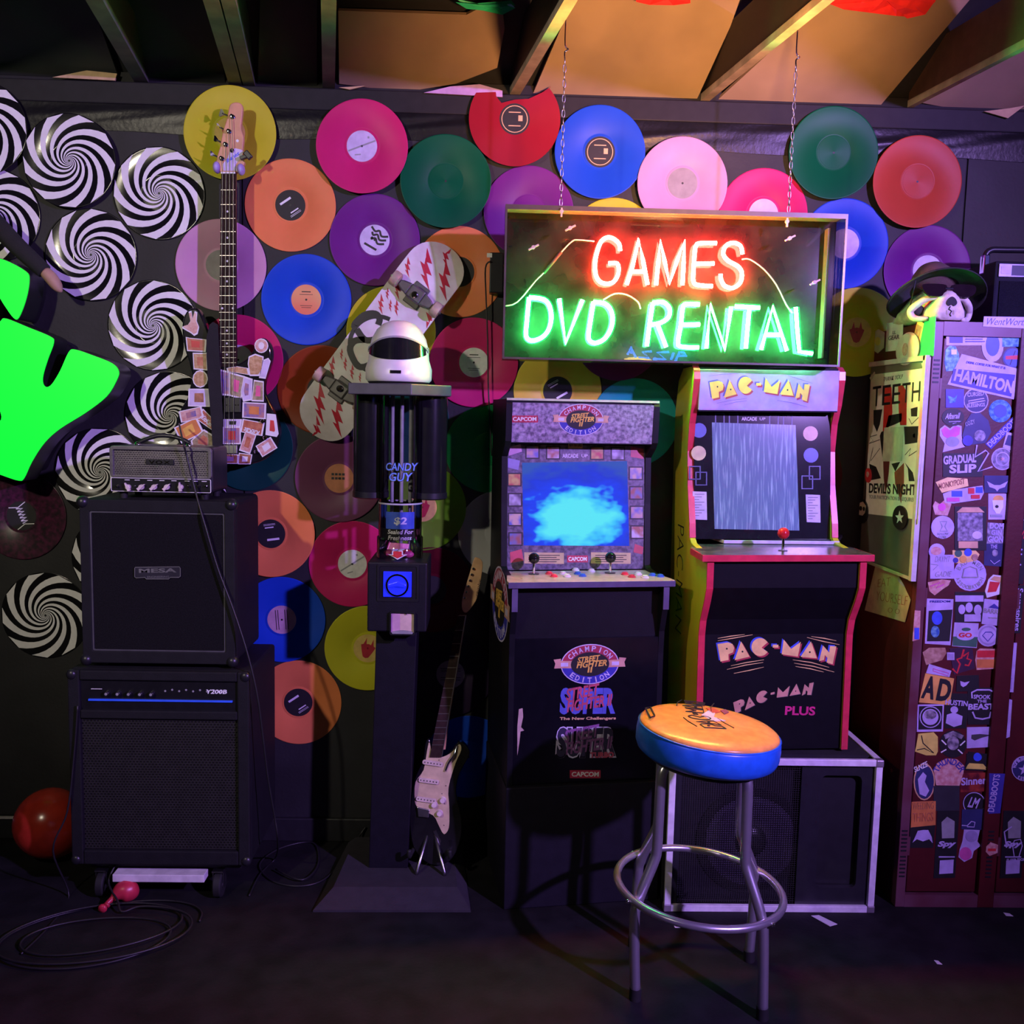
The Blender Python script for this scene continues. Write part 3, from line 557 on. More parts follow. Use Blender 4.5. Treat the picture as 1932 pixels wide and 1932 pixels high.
# ================================================================ bass guitar on its wall hanger
def q8(pts): return [(320 + x / 5.683, 560 + y / 5.683) for x, y in pts]
FBk = WALL(.065); FBf = WALL(.110)
r = thing('bass_guitar', 'black bass guitar covered in snack stickers hanging on the wall', 'bass guitar', PX(435, 760, .09))
body = smooth(onP(FBf, q8([(250, 120), (300, 128), (345, 200), (400, 330), (470, 520), (530, 690), (600, 735), (700, 730), (770, 700), (850, 640), (905, 550), (940, 470), (1000, 440), (1060, 480), (1092, 590), (1080, 720), (1025, 880), (1010, 1000), (1045, 1110), (1115, 1240), (1172, 1400), (1165, 1550), (1100, 1680), (970, 1765), (820, 1797), (600, 1805), (350, 1780), (190, 1690), (90, 1560), (60, 1440), (75, 1310), (120, 1200), (190, 1080), (215, 970), (238, 850), (205, 700), (160, 560), (135, 400), (132, 300), (160, 190), (205, 135)])), 3, True)
B().prism(FBf, body, -.042, 0).mk('body', M('gloss_black_lacquer', (.010, .010, .011), .12, coat=.6), r, bevel=.006, smooth=True)
B().prism(FBf, onP(FBf, [(413, 692), (446, 692), (444.5, 327), (418, 327)]), -.012, .004).mk('fretboard', M('rosewood', (.026, .012, .011), .6, var=.3, vs=60, spec=.15), r)
B().prism(FBf, onP(FBf, [(415, 700), (444, 700), (443, 318), (420, 318)]), -.030, -.011).mk('neck', M('maple_neck', (.50, .30, .16), .4), r, bevel=.006)
fr = M('fret_nickel', (.34, .31, .31), .35, 1.0)
def nk(y): t = (y - 327) / (692 - 327); return 418 - 5 * t, 444.5 + 1.5 * t
for y in (359, 386.5, 412.5, 437.5, 461, 482.5, 503, 522, 540.5, 558, 574.5, 589.5, 604, 617.5, 630, 642.5, 654, 664.5, 675, 684.5):
    l, rr = nk(y); B().line(FBf, onP(FBf, [(l, y), (rr, y)]), .0016, .004, .0052).mk('fret', fr, r)
B().line(FBf, onP(FBf, [(418, 327), (444.5, 327)]), .005, .003, .008).mk('nut', WHITE, r)
for x, y in ((430, 399.5), (430, 449), (429.5, 493), (429, 531), (420, 582), (440, 582), (429, 624), (429, 648), (429, 669)):
    B().disc(FBf, *onF(FBf, x, y), .0034, .004, .0047, 10).mk('inlay', WHITE, r)
def q7(pts): return [(320 + x / 6.44, 160 + y / 6.44) for x, y in pts]
HW = M('maple_headstock', (.62, .30, .16), .4, var=.15, vs=18)
B().prism(FBf, smooth(onP(FBf, q7([(630, 1065), (590, 1010), (555, 930), (600, 760), (640, 560), (690, 400), (715, 260), (745, 217), (800, 203), (855, 217), (882, 270), (872, 400), (862, 520), (893, 630), (885, 760), (882, 880), (905, 950), (865, 1000), (800, 1065)])), 3, True), -.024, -.006).mk('headstock', HW, r, bevel=.003)
for i, ((x, y), (kx, ky)) in enumerate((((760, 385), (625, 330)), ((720, 565), (590, 495)), ((680, 725), (555, 650)), ((632, 895), (510, 830)))):
    a = onF(FBf, *q7([(x, y)])[0]); k = onF(FBf, *q7([(kx, ky)])[0]); c = Vector(F3(FBf, a[0], a[1], -.006)); e = F3(FBf, k[0], k[1], -.016)
    t = B().lathe((c, FBf[1], FBf[2], FBf[3]), [(.0075, 0), (.0075, .003), (.005, .004), (.005, .014), (.0055, .016), (.0001, .017)], 14).mk('tuner_post', CHROME, r, smooth=True)
    B().tube([F3(FBf, a[0], a[1], -.016), e], .0028, 8).mk('tuner_shaft', STEEL, t)
    dirv = (e - F3(FBf, a[0], a[1], -.016)).normalized(); side = Vector((dirv.z, 0, -dirv.x)); Fk = (e, dirv, side, Vector((0, -1, 0)))
    tilt = (1.0, .35, .5, .4)[i]
    B().prism((e, dirv, (side * tilt + Vector((0, -1, 0)) * (1 - tilt * .8)).normalized(), dirv.cross(side)), [(-.006, -.003), (.004, -.012), (.009, -.011), (.009, .011), (.004, .012), (-.006, .003)], -.002, .002).mk('tuner_key', CHROME, t)
B().lathe((F3(FBf, *onF(FBf, *q7([(755, 795)])[0]), -.006), FBf[1], FBf[2], FBf[3]), [(.007, 0), (.007, .003), (.0001, .006)], 12).mk('string_tree', CHROME, r, smooth=True)
dec = B().prism(FBf, onP(FBf, q7([(640, 960), (700, 880), (720, 820), (790, 765), (860, 780), (885, 800), (880, 850), (800, 960), (810, 1040), (650, 1040)])), -.006, -.0052).mk('headstock_decal', LILAC, r)
B().textp((FBf[0] + Vector((0, .0052, 0)), *FBf[1:]), 'Ibanez', q7([(700, 950)])[0], q7([(860, 840)])[0], 7, bold=.02, shear=.3).mk('lettering', BLUEP, dec)
B().disc(FBf, *onF(FBf, *q7([(818, 675)])[0]), .0045, -.006, -.005, 14).mk('headstock_badge', WHITE, r)
# strings
for i in range(4):
    t = (i + .5) / 4; top = [(760, 385), (720, 565), (680, 725), (632, 895)][3 - i if False else i]
    a = onF(FBf, *q7([top])[0]); n_ = onF(FBf, 418 + 26.5 * (.12 + .76 * i / 3 if False else .88 - .76 * i / 3), 327); bt = onF(FBf, 413 + 33 * (.90 - .80 * i / 3), 860)
    B().tube([F3(FBf, *a, .004), F3(FBf, *n_, .009), F3(FBf, *bt, .014)], .0011 - .0001 * i, 5).mk('string', STEEL, r)
# hardware, pickguard
B().prism(FBf, smooth(onP(FBf, q8([(560, 730), (720, 730), (800, 880), (800, 1120), (780, 1330), (600, 1310), (560, 1000)])), 3, True), 0, .002).mk('pickguard', M('gloss_black_lacquer'), r)
pk = B().prism(FBf, onP(FBf, q8([(590, 1080), (770, 1080), (770, 1240), (590, 1240)])), .002, .010).mk('pickup', BLKPLASTIC, r, bevel=.002)
for i in range(4): B().disc(FBf, *onF(FBf, *q8([(620 + i * 28 + (40 if i > 1 else 0), 1160)])[0]), .0022, .010, .0108, 8).mk('pole_piece', CHROME, pk)
B().prism(FBf, onP(FBf, q8([(580, 1590), (735, 1590), (735, 1680), (580, 1680)])), .002, .013).mk('bridge', STEEL, r, bevel=.002)
for x, y in ((1000, 1335), (1030, 1510), (935, 1660)): B().lathe((F3(FBf, *onF(FBf, *q8([(x, y)])[0]), 0), FBf[1], FBf[2], FBf[3]), [(.0075, 0), (.007, .010), (.005, .012), (.0001, .0122)], 14).mk('control_knob', CHROME, r, smooth=True)
B().tube([PX(500, 745, .11), PX(514, 774, .112)], .0022, 6).mk('jack_lead', CHROME, r)
# snack stickers
CK = M('cookie_print', (.42, .22, .09), .4, col2=(.60, .38, .20), vs=120); BRN = M('brown_print', (.22, .08, .04), .4, col2=(.45, .18, .10), vs=70); RDB = M('redbrown_print', (.40, .08, .05), .4, col2=(.55, .20, .10), vs=60); ORB = M('orange_print', (.65, .22, .06), .4); VIO = M('violet_print', (.16, .12, .38), .4, col2=(.45, .20, .22), vs=60); GBR = M('olive_print', (.25, .20, .10), .4, col2=(.45, .35, .22), vs=80); SKN = M('rose_print', (.55, .22, .20), .4, col2=(.70, .45, .40), vs=70)
def rot4(cx, cy, w_, h_, a): return [(cx + x * math.cos(a) - y * math.sin(a), cy + x * math.sin(a) + y * math.cos(a)) for x, y in ((-w_, -h_), (w_, -h_), (w_, h_), (-w_, h_))]
ST = [([(205, 160), (235, 150), (247, 235), (272, 152), (298, 165), (292, 260), (318, 325), (302, 400), (265, 420), (232, 392), (140, 340), (135, 322), (200, 300), (225, 260)], SKN, None),
      ([(175, 430), (220, 440), (398, 458), (390, 592), (190, 582)], RDB, RED), ([(250, 600), (405, 600), (410, 790), (260, 778)], CK, RDB), (ell(330, 880, 82, 95, 12), CK, None), ([(205, 985), (430, 985), (440, 1180), (200, 1175)], LILAC, BRN),
      (rot4(235, 1262, 125, 62, -.22), SKN, VIO), ([(285, 1310), (360, 1200), (470, 1310), (470, 1440)], RDB, None), (rot4(210, 1430, 135, 95, -.45), ORB, GOLD), ([(230, 1540), (370, 1420), (480, 1490), (480, 1640), (240, 1610)], GBR, RDB),
      (ell(985, 525, 74, 78, 16), SKN, WHITE), ([(850, 640), (920, 610), (1010, 640), (1000, 780), (960, 850), (860, 850), (840, 720)], CK, None), ([(610, 765), (720, 745), (845, 765), (860, 840), (620, 800)], CK, None), ([(545, 778), (640, 800), (640, 1062), (560, 1055)], VIO, None),
      ([(640, 805), (805, 850), (770, 1098), (640, 1062)], GBR, PINKP), ([(800, 850), (892, 880), (880, 1110), (790, 1125), (765, 1020)], LILAC, VIO), ([(905, 890), (1010, 905), (1010, 1125), (880, 1120)], GBR, PINKP), ([(785, 1128), (1038, 1140), (1032, 1312), (780, 1295)], VIO, ORB),
      ([(1045, 1250), (1140, 1260), (1170, 1470), (1150, 1503), (1030, 1480)], WHITE, RED), (rot4(890, 1400, 120, 72, .18), RDB, None), (rot4(840, 1560, 62, 112, .32), SKN, RDB), ([(575, 1392), (765, 1392), (765, 1580), (575, 1580)], VIO, RED), ([(570, 1680), (740, 1690), (735, 1790), (565, 1788)], BRN, VIO),
      ([(745, 1672), (888, 1690), (870, 1795), (735, 1795)], BRN, WHITE), ([(580, 1312), (780, 1312), (765, 1392), (580, 1390)], LILAC, BLACK), (rot4(1040, 1610, 95, 70, -.55), SKN, WHITE), ([(1000, 680), (1060, 655), (1085, 690), (1030, 880), (960, 870)], LILAC, None)]
for i, (pts, m, acc) in enumerate(ST):
    o = [Vector(p) for p in onP(FBf, q8(pts))]; c = sum(o, Vector((0, 0))) / len(o); z = .0022 + .0006 * (i % 3)
    s_ = B().prism(FBf, o, .0, z).mk('sticker', WHITE, r)
    in_ = [c + (p - c) * .86 for p in o]; B().prism(FBf, in_, z, z + .0004).mk('sticker_print', m, s_)
    if acc: B().prism(FBf, [c + Vector(((p - c).x * .42, (p - c).y * .5)) for p in o], z + .0004, z + .0008).mk('sticker_print', acc, s_)
B().textp((FBf[0] + Vector((0, -.0036, 0)), *FBf[1:]), 'KitKat', q8([(970, 1440)])[0], q8([(800, 1395)])[0], 9, bold=.03, shear=.3, th=.0006).mk('sticker_lettering', WHITE, r)
B().textp((FBf[0] + Vector((0, -.0036, 0)), *FBf[1:]), 'KitKat', q8([(320, 1290)])[0], q8([(440, 1400)])[0], 9, bold=.03, shear=.3, th=.0006).mk('sticker_lettering', WHITE, r)
# strap
sp_ = onP(WALL(.128), q8([(430, 300), (470, 270), (520, 300), (532, 560), (545, 780), (572, 1280), (566, 1600), (556, 1900), (556, 2140), (482, 2140), (472, 1900), (462, 1600), (445, 1300), (420, 1000), (398, 640), (398, 440)]))
B().prism(WALL(.128), sp_, 0, .003).mk('strap', M('black_nylon_strap', (.012, .011, .013), .85, bump=.5, bs=500), r)
# wall hanger
r = thing('guitar_hanger', 'lilac padded wall hanger holding the bass by its headstock', 'hanger', PX(432, 318, .0))
LPAD = M('lilac_padding', (.42, .33, .60), .5)
for (x, y) in ((575, 1005), (868, 1030)):
    q = PX(*q7([(x, y)])[0], .10); B().ball((q.x, q.y, q.z), .0165, 10, (.72, 1.5, 1.1)).mk('prong', LPAD, r, smooth=2)
q = PX(432, 322, .0); B().box(q.x - .028, q.x + .028, -.076, -.066, q.z - .008, q.z + .010).mk('yoke', BLKPLASTIC, r, bevel=.003)
B().box(q.x - .012, q.x + .012, -.066, 0, q.z - .010, q.z + .010).mk('bracket', BLKPLASTIC, r); B().box(q.x + .004, q.x + .024, -.020, 0, PX(440, 412, 0).z, PX(440, 352, 0).z).mk('back_plate', LPAD, r, bevel=.003)
q = PX(*q7([(905, 885)])[0], .115); r = thing('clip_tuner', 'black clip on tuner on the bass headstock', 'tuner', q)
B().fbox(FR(q, (.93, 0, .36), (-.36, 0, .93)), -.012, .016, -.006, .006, -.004, .010).mk('clamp', BLKPLASTIC, r, bevel=.002)
B().fbox(FR(q, (.75, 0, .66), (-.66, 0, .75)), .006, .024, -.018, .010, -.002, .012).mk('screen_housing', BLKPLASTIC, r, bevel=.003)

# ================================================================ skateboard on the wall
def q5(x, y): return (420 + x / 3.578, 420 + y / 3.578)
c0 = PX(*q5(1065, 802), .075); e1 = PX(*q5(1540, 165), .075); e0 = PX(*q5(590, 1440), .075)
v_ = (e1 - e0).normalized(); FK = (c0, v_, Vector((0, -1, 0)).cross(v_), Vector((0, -1, 0)))     # a along, b across (up-left positive), c out
r = thing('skateboard', 'white skateboard with red lightning bolts mounted diagonally on the wall', 'skateboard', c0)
L2, W2 = (e1 - e0).length / 2, .098
def sag(a): t = max(0, abs(a) - .235); return -.34 * t * t / .15
b = B(); N = 44; vs = []; fs = []
def hw(a):
    t = max(0, abs(a) - (L2 - W2)) / W2; return W2 * math.sqrt(max(0, 1 - min(1, t) ** 2.2))
As = [-L2 + 2 * L2 * (0.5 - 0.5 * math.cos(math.pi * i / N)) for i in range(N + 1)]; K = 8
for cc in (0, -.011):
    for a in As:
        for k in range(K + 1): bb_ = hw(a) * (-1 + 2 * k / K); vs.append(F3(FK, a, bb_, sag(a) + cc))
n0 = (N + 1) * (K + 1)
for i in range(N):
    for k in range(K):
        q = i * (K + 1) + k; fs += [(q, q + 1, q + K + 2, q + K + 1)[::-1], (n0 + q, n0 + q + K + 1, n0 + q + K + 2, n0 + q + 1)[::-1]]
    for k in (0, K):
        q = i * (K + 1) + k; fs.append((q, q + K + 1, n0 + q + K + 1, n0 + q))
b.add(vs, fs); b.mk('deck', M('worn_white_deck', (.60, .55, .52), .5, col2=(.74, .70, .70), vs=14, detail=8), r, smooth=True)
BOLT = [(-.5, .02), (-.12, .085), (-.16, .02), (.16, .085), (.10, .02), (.5, .06), (.12, -.05), (.17, .0), (-.18, -.06), (-.10, -.005)]
_bs = 1.35
RB = M('bolt_red', (.48, .015, .035), .45)
def bolt(px, py, ln, ang=0.0, wid=1.9):
    ln *= _bs; a, b_ = onF(FK, px, py); dn = (Vector((0, 0, -1)).dot(FK[1]), Vector((0, 0, -1)).dot(FK[2])); th = math.atan2(dn[1], dn[0]) + ang
    if abs(b_) > W2 - .012: return
    o = [(a + ln * (x * math.cos(th) - y * wid * math.sin(th)), b_ + ln * (x * math.sin(th) + y * wid * math.cos(th))) for x, y in BOLT]
    z = min(sag(p[0]) for p in o)
    m = B(); vs0 = [F3(FK, p[0], max(-hw(p[0]) + .002, min(hw(p[0]) - .002, p[1])), sag(p[0]) + .0012) for p in o]; n = len(o)
    m.add(vs0 + [v + FK[3] * -.001 for v in vs0], [tuple(range(n)), tuple(range(n, 2 * n))[::-1]] + [(i, n + i, n + (i + 1) % n, (i + 1) % n) for i in range(n)]); m.mk('bolt_print', RB, r)
for x, y, l in ((1365, 310, .105), (1490, 390, .105), (1500, 215, .06), (1245, 300, .05), (1175, 440, .06), (1265, 470, .035), (1395, 640, .075), (1065, 550, .05), (1130, 560, .03), (1170, 575, .04), (645, 1220, .105), (765, 1310, .105), (620, 1395, .07), (735, 970, .055), (800, 890, .03), (560, 1120, .05), (870, 1010, .04), (1110, 480, .03), (825, 955, .035), (925, 1045, .025)): bolt(*q5(x, y), l)
# black ring emblem
ca = onF(FK, *q5(1035, 815)); LB = M('emblem_black', (.012, .012, .013), .4)
b = B(); b.line(FK, ell(ca[0], ca[1] * .3, .092, .090, 30, math.radians(10), math.radians(206), closed=False), .014, 0, .0010); b.mk('emblem_ring', LB, r)
b = B()
for pts in ([(905, 720), (890, 690), (955, 625), (1030, 615), (1060, 650), (1050, 690)], [(905, 720), (960, 790), (1030, 790)], [(960, 790), (890, 800), (860, 860), (905, 960), (950, 975), (990, 960)]):
    b = B(); b.line(FK, smooth(onP(FK, [q5(*p) for p in pts]), 4), .021, 0, .0012); b.mk('emblem_stroke', LB, r)
TRK = M('truck_grey_metal', (.12, .115, .11), .45, .7); WHL = M('tan_wheel', (.55, .38, .26), .5, col2=(.35, .26, .20), vs=40)
for px, py in ((1318, 500), (790, 1120)):
    a, b_ = onF(FK, *q5(px, py)); b_ *= .5; up = 1 if a > 0 else -1
    t = B().fbox(FK, a - .040, a + .040, b_ - .028, b_ + .028, 0, .008).mk('truck_base', TRK, r, bevel=.003)
    B().prism(FK, [(a - .022, b_ - .026), (a + .022, b_ - .026), (a + .014, b_ - .055), (a + .008, b_ - .066), (a - .008, b_ - .066), (a - .014, b_ - .055)], .022, .046).mk('hanger_arm', TRK, t, bevel=.004)
    B().prism(FK, [(a - .022, b_ + .026), (a + .022, b_ + .026), (a + .014, b_ + .055), (a + .008, b_ + .066), (a - .008, b_ + .066), (a - .014, b_ + .055)], .022, .046).mk('hanger_arm', TRK, t, bevel=.004)
    B().fbox(FK, a - .024, a + .024, b_ - .027, b_ + .027, .008, .050).mk('hanger_body', TRK, t, bevel=.006)
    B().lathe((F3(FK, a - up * .004, b_, .050), FK[1], FK[2], FK[3]), [(.011, 0), (.011, .004), (.008, .005), (.008, .012), (.0001, .0125)], 14).mk('kingpin', CHROME, t, smooth=True)
    for s_ in (-1, 1):
        Fw = (F3(FK, a, b_ + s_ * .066, .036), FK[1], FK[3], FK[2] * s_)
        wh = B().lathe(Fw, [(.018, 0), (.025, .004), (.026, .010), (.026, .024), (.024, .029), (.014, .031), (.008, .029), (.0001, .029)], 22).mk('wheel', WHL, r, smooth=True)
        B().lathe(Fw, [(.0045, .028), (.0045, .035), (.0001, .035)], 10).mk('axle_nut', STEEL, wh)
for a in (.17, -.17): B().fbox(FK, a - .012, a + .012, -.012, .012, -.064, -.010 + sag(a)).mk('wall_peg', BLKPLASTIC, r)

# ================================================================ candy vending machine
NAV = M('navy_black_paint', (.007, .006, .012), .5, spec=.3, bump=.2, bs=300); cx, cy_ = -.262, -.27
r = thing('candy_machine', 'tall black candy vending machine with clear tube and two black canisters', 'vending machine', (-.265, -.27, 0))
ZF = FR((0, 0, 0), (1, 0, 0), (0, 1, 0))
GC = M('dark_grey_carpet_plate', (.026, .023, .030), .85, bump=.5, bs=200)
B().prism(ZF, [(-.497, -.495), (-.013, -.490), (-.055, -.03), (-.455, -.03)], 0, .006).mk('base_flange', GC, r)
B().prism(ZF, [(-.497, -.495), (-.013, -.490), (-.055, -.03), (-.455, -.03)], .006, .040, top=[(-.447, -.415), (-.058, -.410), (-.085, -.06), (-.425, -.06)]).mk('base_plate', GC, r, bevel=.003)
B().prism(ZF, [(-.352, -.288), (-.224, -.288), (-.224, -.165), (-.352, -.165)], .040, .852, top=[(-.333, -.29), (-.203, -.29), (-.203, -.165), (-.333, -.165)]).mk('post', NAV, r, bevel=.003)
bx0, bx1, bz0, bz1, bf, bk = -.352, -.168, .852, 1.070, -.375, -.155
B().box(bx0, bx1, bf, bk, bz0, bz1).mk('coin_box', NAV, r, bevel=.005); FC = WALL(.375)
B().ring(FC, rrect(-.315, -.200, .955, 1.058, .004), rrect(-.322, -.193, .948, 1.064, .005), 0, .003).mk('mech_surround', BLKPLASTIC, r)
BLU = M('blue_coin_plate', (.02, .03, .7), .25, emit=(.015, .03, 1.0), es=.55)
a0, a1 = onF(FC, 723, 1128)[0], onF(FC, 777, 1078)[0]; z0, z1 = onF(FC, 750, 1126)[1], onF(FC, 750, 1078)[1]; mcx, mcz = (a0 + a1) / 2, (z0 + z1) / 2
cm = B().fbox(FC, a0, a1, z0, z1, 0, .006).mk('coin_mechanism', BLU, r, bevel=.002)
B().ring(FC, ell(mcx, mcz - .002, .030, .030, 28), ell(mcx, mcz - .002, .0355, .0355, 28), .006, .012).mk('dial_ring', CHROME, cm, smooth=True)
B().disc(FC, mcx, mcz - .002, .030, .006, .009).mk('dial_plate', BLU, cm)
B().prism(FC, [(mcx - .028, mcz + .003), (mcx, mcz + .012), (mcx + .028, mcz + .003), (mcx + .028, mcz - .007), (mcx, mcz - .003), (mcx - .028, mcz - .007)], .009, .024).mk('turn_handle', BLU, cm, bevel=.003)
a0, a1 = onF(FC, 747, 0)[0], onF(FC, 798, 0)[0]; z0, z1 = onF(FC, 770, 1197)[1], onF(FC, 770, 1153)[1]
ch = B().ring(FC, rrect(a0 + .004, a1 - .004, z0 + .004, z1 - .004, .004), rrect(a0, a1, z0, z1, .006), 0, .012).mk('chute_frame', BLKPLASTIC, r)
HOP = M('beige_chute_plastic', (.66, .50, .42), .35)
B().prism(FC, rrect(a0 + .004, a1 - .004, z0 + .004, z1 - .004, .004), 0, .003).mk('chute_flap', HOP, ch)
B().fbox(FC, a0 + .004, a0 + .030, z0 + .006, z1 - .004, .003, .005).mk('chute_side', M('pink_chute_plastic', (.62, .36, .50), .35), ch)
B().prism(FC, ell((a0 + a1) / 2, z0 + .007, (a1 - a0) / 2 - .006, .007, 18), .003, .011).mk('chute_lip', GREY, ch)
B().ball(F3(FC, a0 + .050, z1 - .008, .006), .003, 6).mk('chute_rivet', CHROME, ch, smooth=2)
T0 = FR((cx, cy_, 0), (1, 0, 0), (0, 1, 0)); CLR = CLEAR('clear_tube_plastic', (.95, .95, .97), .06, 1.6, 1.3)
def shell(b, F, ro, ri, z0, z1, n=40): return b.lathe(F, [(ri, z0), (ro, z0), (ro, z1), (ri, z1), (ri, z0)], n)
b = B(); b.lathe(T0, [(.0685, 1.072), (.0685, 1.584)], 40); b.f = [f for f in b.f if len(f) == 4]; b.mk('clear_tube', CLR, r, smooth=2)
b = B(); b.lathe(T0, [(.073, 1.071), (.073, 1.138), (.0695, 1.140)], 40); b.f = [f for f in b.f if len(f) == 4]; b.mk('tube_collar', CLR, r, smooth=2)
b = B(); shell(b, T0, .0700, .0688, 1.244, 1.249); b.mk('tube_seam', M('clear_edge', (.5, .5, .55), .2), r, smooth=True)
for dx in (-.030, .0, .028): B().lathe(FR((cx + dx, cy_ + .03, 0), (1, 0, 0), (0, 1, 0)), [(.006, 1.072), (.006, 1.582)], 10).mk('inner_streak_rod', GREY, r, smooth=True)  # added reflector rods, pale grey to give the tube its streaks of light
for ccx in (-.360, -.174):
    cn = B().lathe(FR((ccx, -.235, 0), (1, 0, 0), (0, 1, 0)), [(.054, 1.270), (.056, 1.272), (.056, 1.582), (.054, 1.583)], 32).mk('canister', M('gloss_black_canister', (.010, .010, .012), .18), r, smooth=True)
    B().lathe(FR((ccx, -.235, 0), (1, 0, 0), (0, 1, 0)), [(.050, 1.256), (.058, 1.260), (.058, 1.278), (.056, 1.279)], 32).mk('canister_cap', BLKPLASTIC, cn, smooth=True)
B().prism(ZF, [(-.419, -.345), (-.222, -.405), (-.105, -.300), (-.118, -.14), (-.405, -.14)], 1.583, 1.617).mk('lid', M('dark_grey_lid', (.075, .075, .084), .42), r, bevel=.003)
def wrap(b, rad, off=0.0):
    for v in b.v:
        dx = max(-.97, min(.97, (v.x - cx) / rad)); v.y += rad - rad * math.sqrt(1 - dx * dx)
    return b
FT = FR((0, cy_ - .0690, 0), (1, 0, 0), (0, 0, 1))
BLL = M('candy_blue_letters', (.16, .32, .85), .4)
for t, y, wd, ht, x in (('CANDY', PX(755, 881, .34).z, .098, .024, .002), ('GUY', PX(755, 900, .34).z, .072, .026, .0)):
    bb_ = B(); bb_.text(FT, t, cx + x + .006, y, wd * 1.06, ht * 1.15, 0, .0006, bold=.06, shear=.15); wrap(bb_, .069).mk('tube_lettering_outline', BLACK, r)
    bb_ = B(); bb_.text(FT, t, cx + x + .006, y, wd, ht, .0007, .0006, bold=.015, shear=.15); wrap(bb_, .069).mk('tube_lettering', BLL, r)
zt, zm, zb = PX(748, 966, .33).z, PX(748, 998, .33).z, PX(748, 1020, .33).z
pc = B(); G_ = 9; x0_, x1_ = cx - .040, cx + .048
def gridstrip(b, x0_, x1_, z0, z1, c):
    n = 10; vs = [F3(FT, x0_ + (x1_ - x0_) * i / n, z, cc) for cc in (c, c - .001) for z in (z0, z1) for i in range(n + 1)]
    m_ = n + 1; fs = [q for i in range(n) for q in ((i, i + 1, m_ + i + 1, m_ + i), (2 * m_ + i + 1, 2 * m_ + i, 3 * m_ + i, 3 * m_ + i + 1))]
    b.add(vs, fs); return b
pc = wrap(gridstrip(B(), x0_, x1_, zm, zt, -.003), .066).mk('price_card', M('blue_glow_price_card', (.06, .12, .50), .4, emit=(.05, .1, .6), es=.10), r)  # faint glow put into the card to brighten it behind the tube
wrap(gridstrip(B(), x0_ - .022, x1_ + .002, zb, zm, -.003), .066).mk('price_card', M('black_price_card', (.012, .012, .015), .4), r)
wrap(B().text(FT, '$2', cx + .006, (zt + zm) / 2 - .002, .040, .026, -.0028, .0006, bold=.03, shear=.1), .066).mk('lettering', WHITE, pc)
wrap(B().text(FT, 'Sealed For', cx + .006, zm - .009, .080, .014, -.0028, .0006, bold=.02, shear=.2), .066).mk('lettering', WHITE, pc); wrap(B().text(FT, 'Freshness', cx + .004, zm - .028, .074, .014, -.0028, .0006, bold=.02, shear=.2), .066).mk('lettering', WHITE, pc)
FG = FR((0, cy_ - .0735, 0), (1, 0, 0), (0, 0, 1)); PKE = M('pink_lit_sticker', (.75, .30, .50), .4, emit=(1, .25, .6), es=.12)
ar = wrap(B().prism(FG, [(cx - .034, 1.105), (cx + .032, 1.108), (cx + .034, 1.123), (cx - .026, 1.127)], 0, .0006), .073).mk('collar_sticker', PKE, r)
wrap(B().prism(FG, [(cx - .018, 1.101), (cx + .016, 1.101), (cx + .016, 1.090), (cx + .030, 1.090), (cx - .001, 1.074), (cx - .032, 1.090), (cx - .018, 1.090)], 0, .0006), .073).mk('arrow_sticker', WHITE, r)
wrap(B().prism(FG, [(cx - .014, 1.100), (cx + .012, 1.100), (cx + .012, 1.088), (cx + .020, 1.088), (cx - .001, 1.078), (cx - .022, 1.088), (cx - .014, 1.088)], .0007, .0012), .073).mk('arrow_sticker', RED, r)
for i, (dx, dy, m) in enumerate(((-.035, .0, PINKP), (-.01, -.02, BLUEP), (.022, .01, RED), (-.02, .03, LILAC), (.03, -.025, PINKP), (.005, .02, WHITE))):
    o = B().ball((cx + dx, cy_ + dy, 1.084), .012, 8, (1.4, 1, .9)).mk('wrapped_candy', m, None, smooth=2, at=(cx + dx, cy_ + dy, 1.072)); tag(o, ('pink', 'blue', 'red', 'lilac', 'small pink', 'white')[i] + ' wrapped candy inside the foot of the clear tube', 'candy', 'candies in the tube')

# ================================================================ plain white helmet on the lid
hc = Vector((PX(752, 660, .30).x, -.285, 1.617)); WSH = M('white_helmet_shell', (.74, .72, .70), .32, var=.04)
r = thing('helmet', 'plain white full face helmet standing on the candy machine lid', 'helmet', hc)
F0 = FR(hc, (1, 0, 0), (0, 1, 0))
def hshape(z):          # half width, half depth front, half depth back
    pts = [(0.0, .088, .098, .080), (.012, .102, .112, .090), (.040, .103, .110, .098), (.065, .094, .098, .104), (.095, .091, .094, .108), (.120, .084, .086, .104), (.145, .068, .068, .088), (.160, .048, .048, .064), (.168, .024, .024, .032), (.170, .001, .001, .001)]
    for i in range(len(pts) - 1):
        if pts[i][0] <= z <= pts[i + 1][0]:
            t = (z - pts[i][0]) / (pts[i + 1][0] - pts[i][0]); return [pts[i][k] + (pts[i + 1][k] - pts[i][k]) * t for k in (1, 2, 3)]
    return [.001] * 3
def hpt(a, z, e=0.0):
    w_, f_, k_ = hshape(z); s, c = math.sin(a), math.cos(a); return hc + Vector(((w_ + e) * s, -((f_ if c > 0 else k_) + e) * c, z * 1.16))
b = B(); zs = [0, .006, .012, .025, .04, .052, .065, .08, .095, .108, .12, .133, .145, .153, .160, .165, .168, .170]; n = 40
b.add([hpt(2 * math.pi * i / n, z) for z in zs for i in range(n)], [(j * n + i, j * n + (i + 1) % n, (j + 1) * n + (i + 1) % n, (j + 1) * n + i) for j in range(len(zs) - 1) for i in range(n)] + [tuple(range(n))[::-1]])
b.mk('shell', WSH, r, smooth=2)
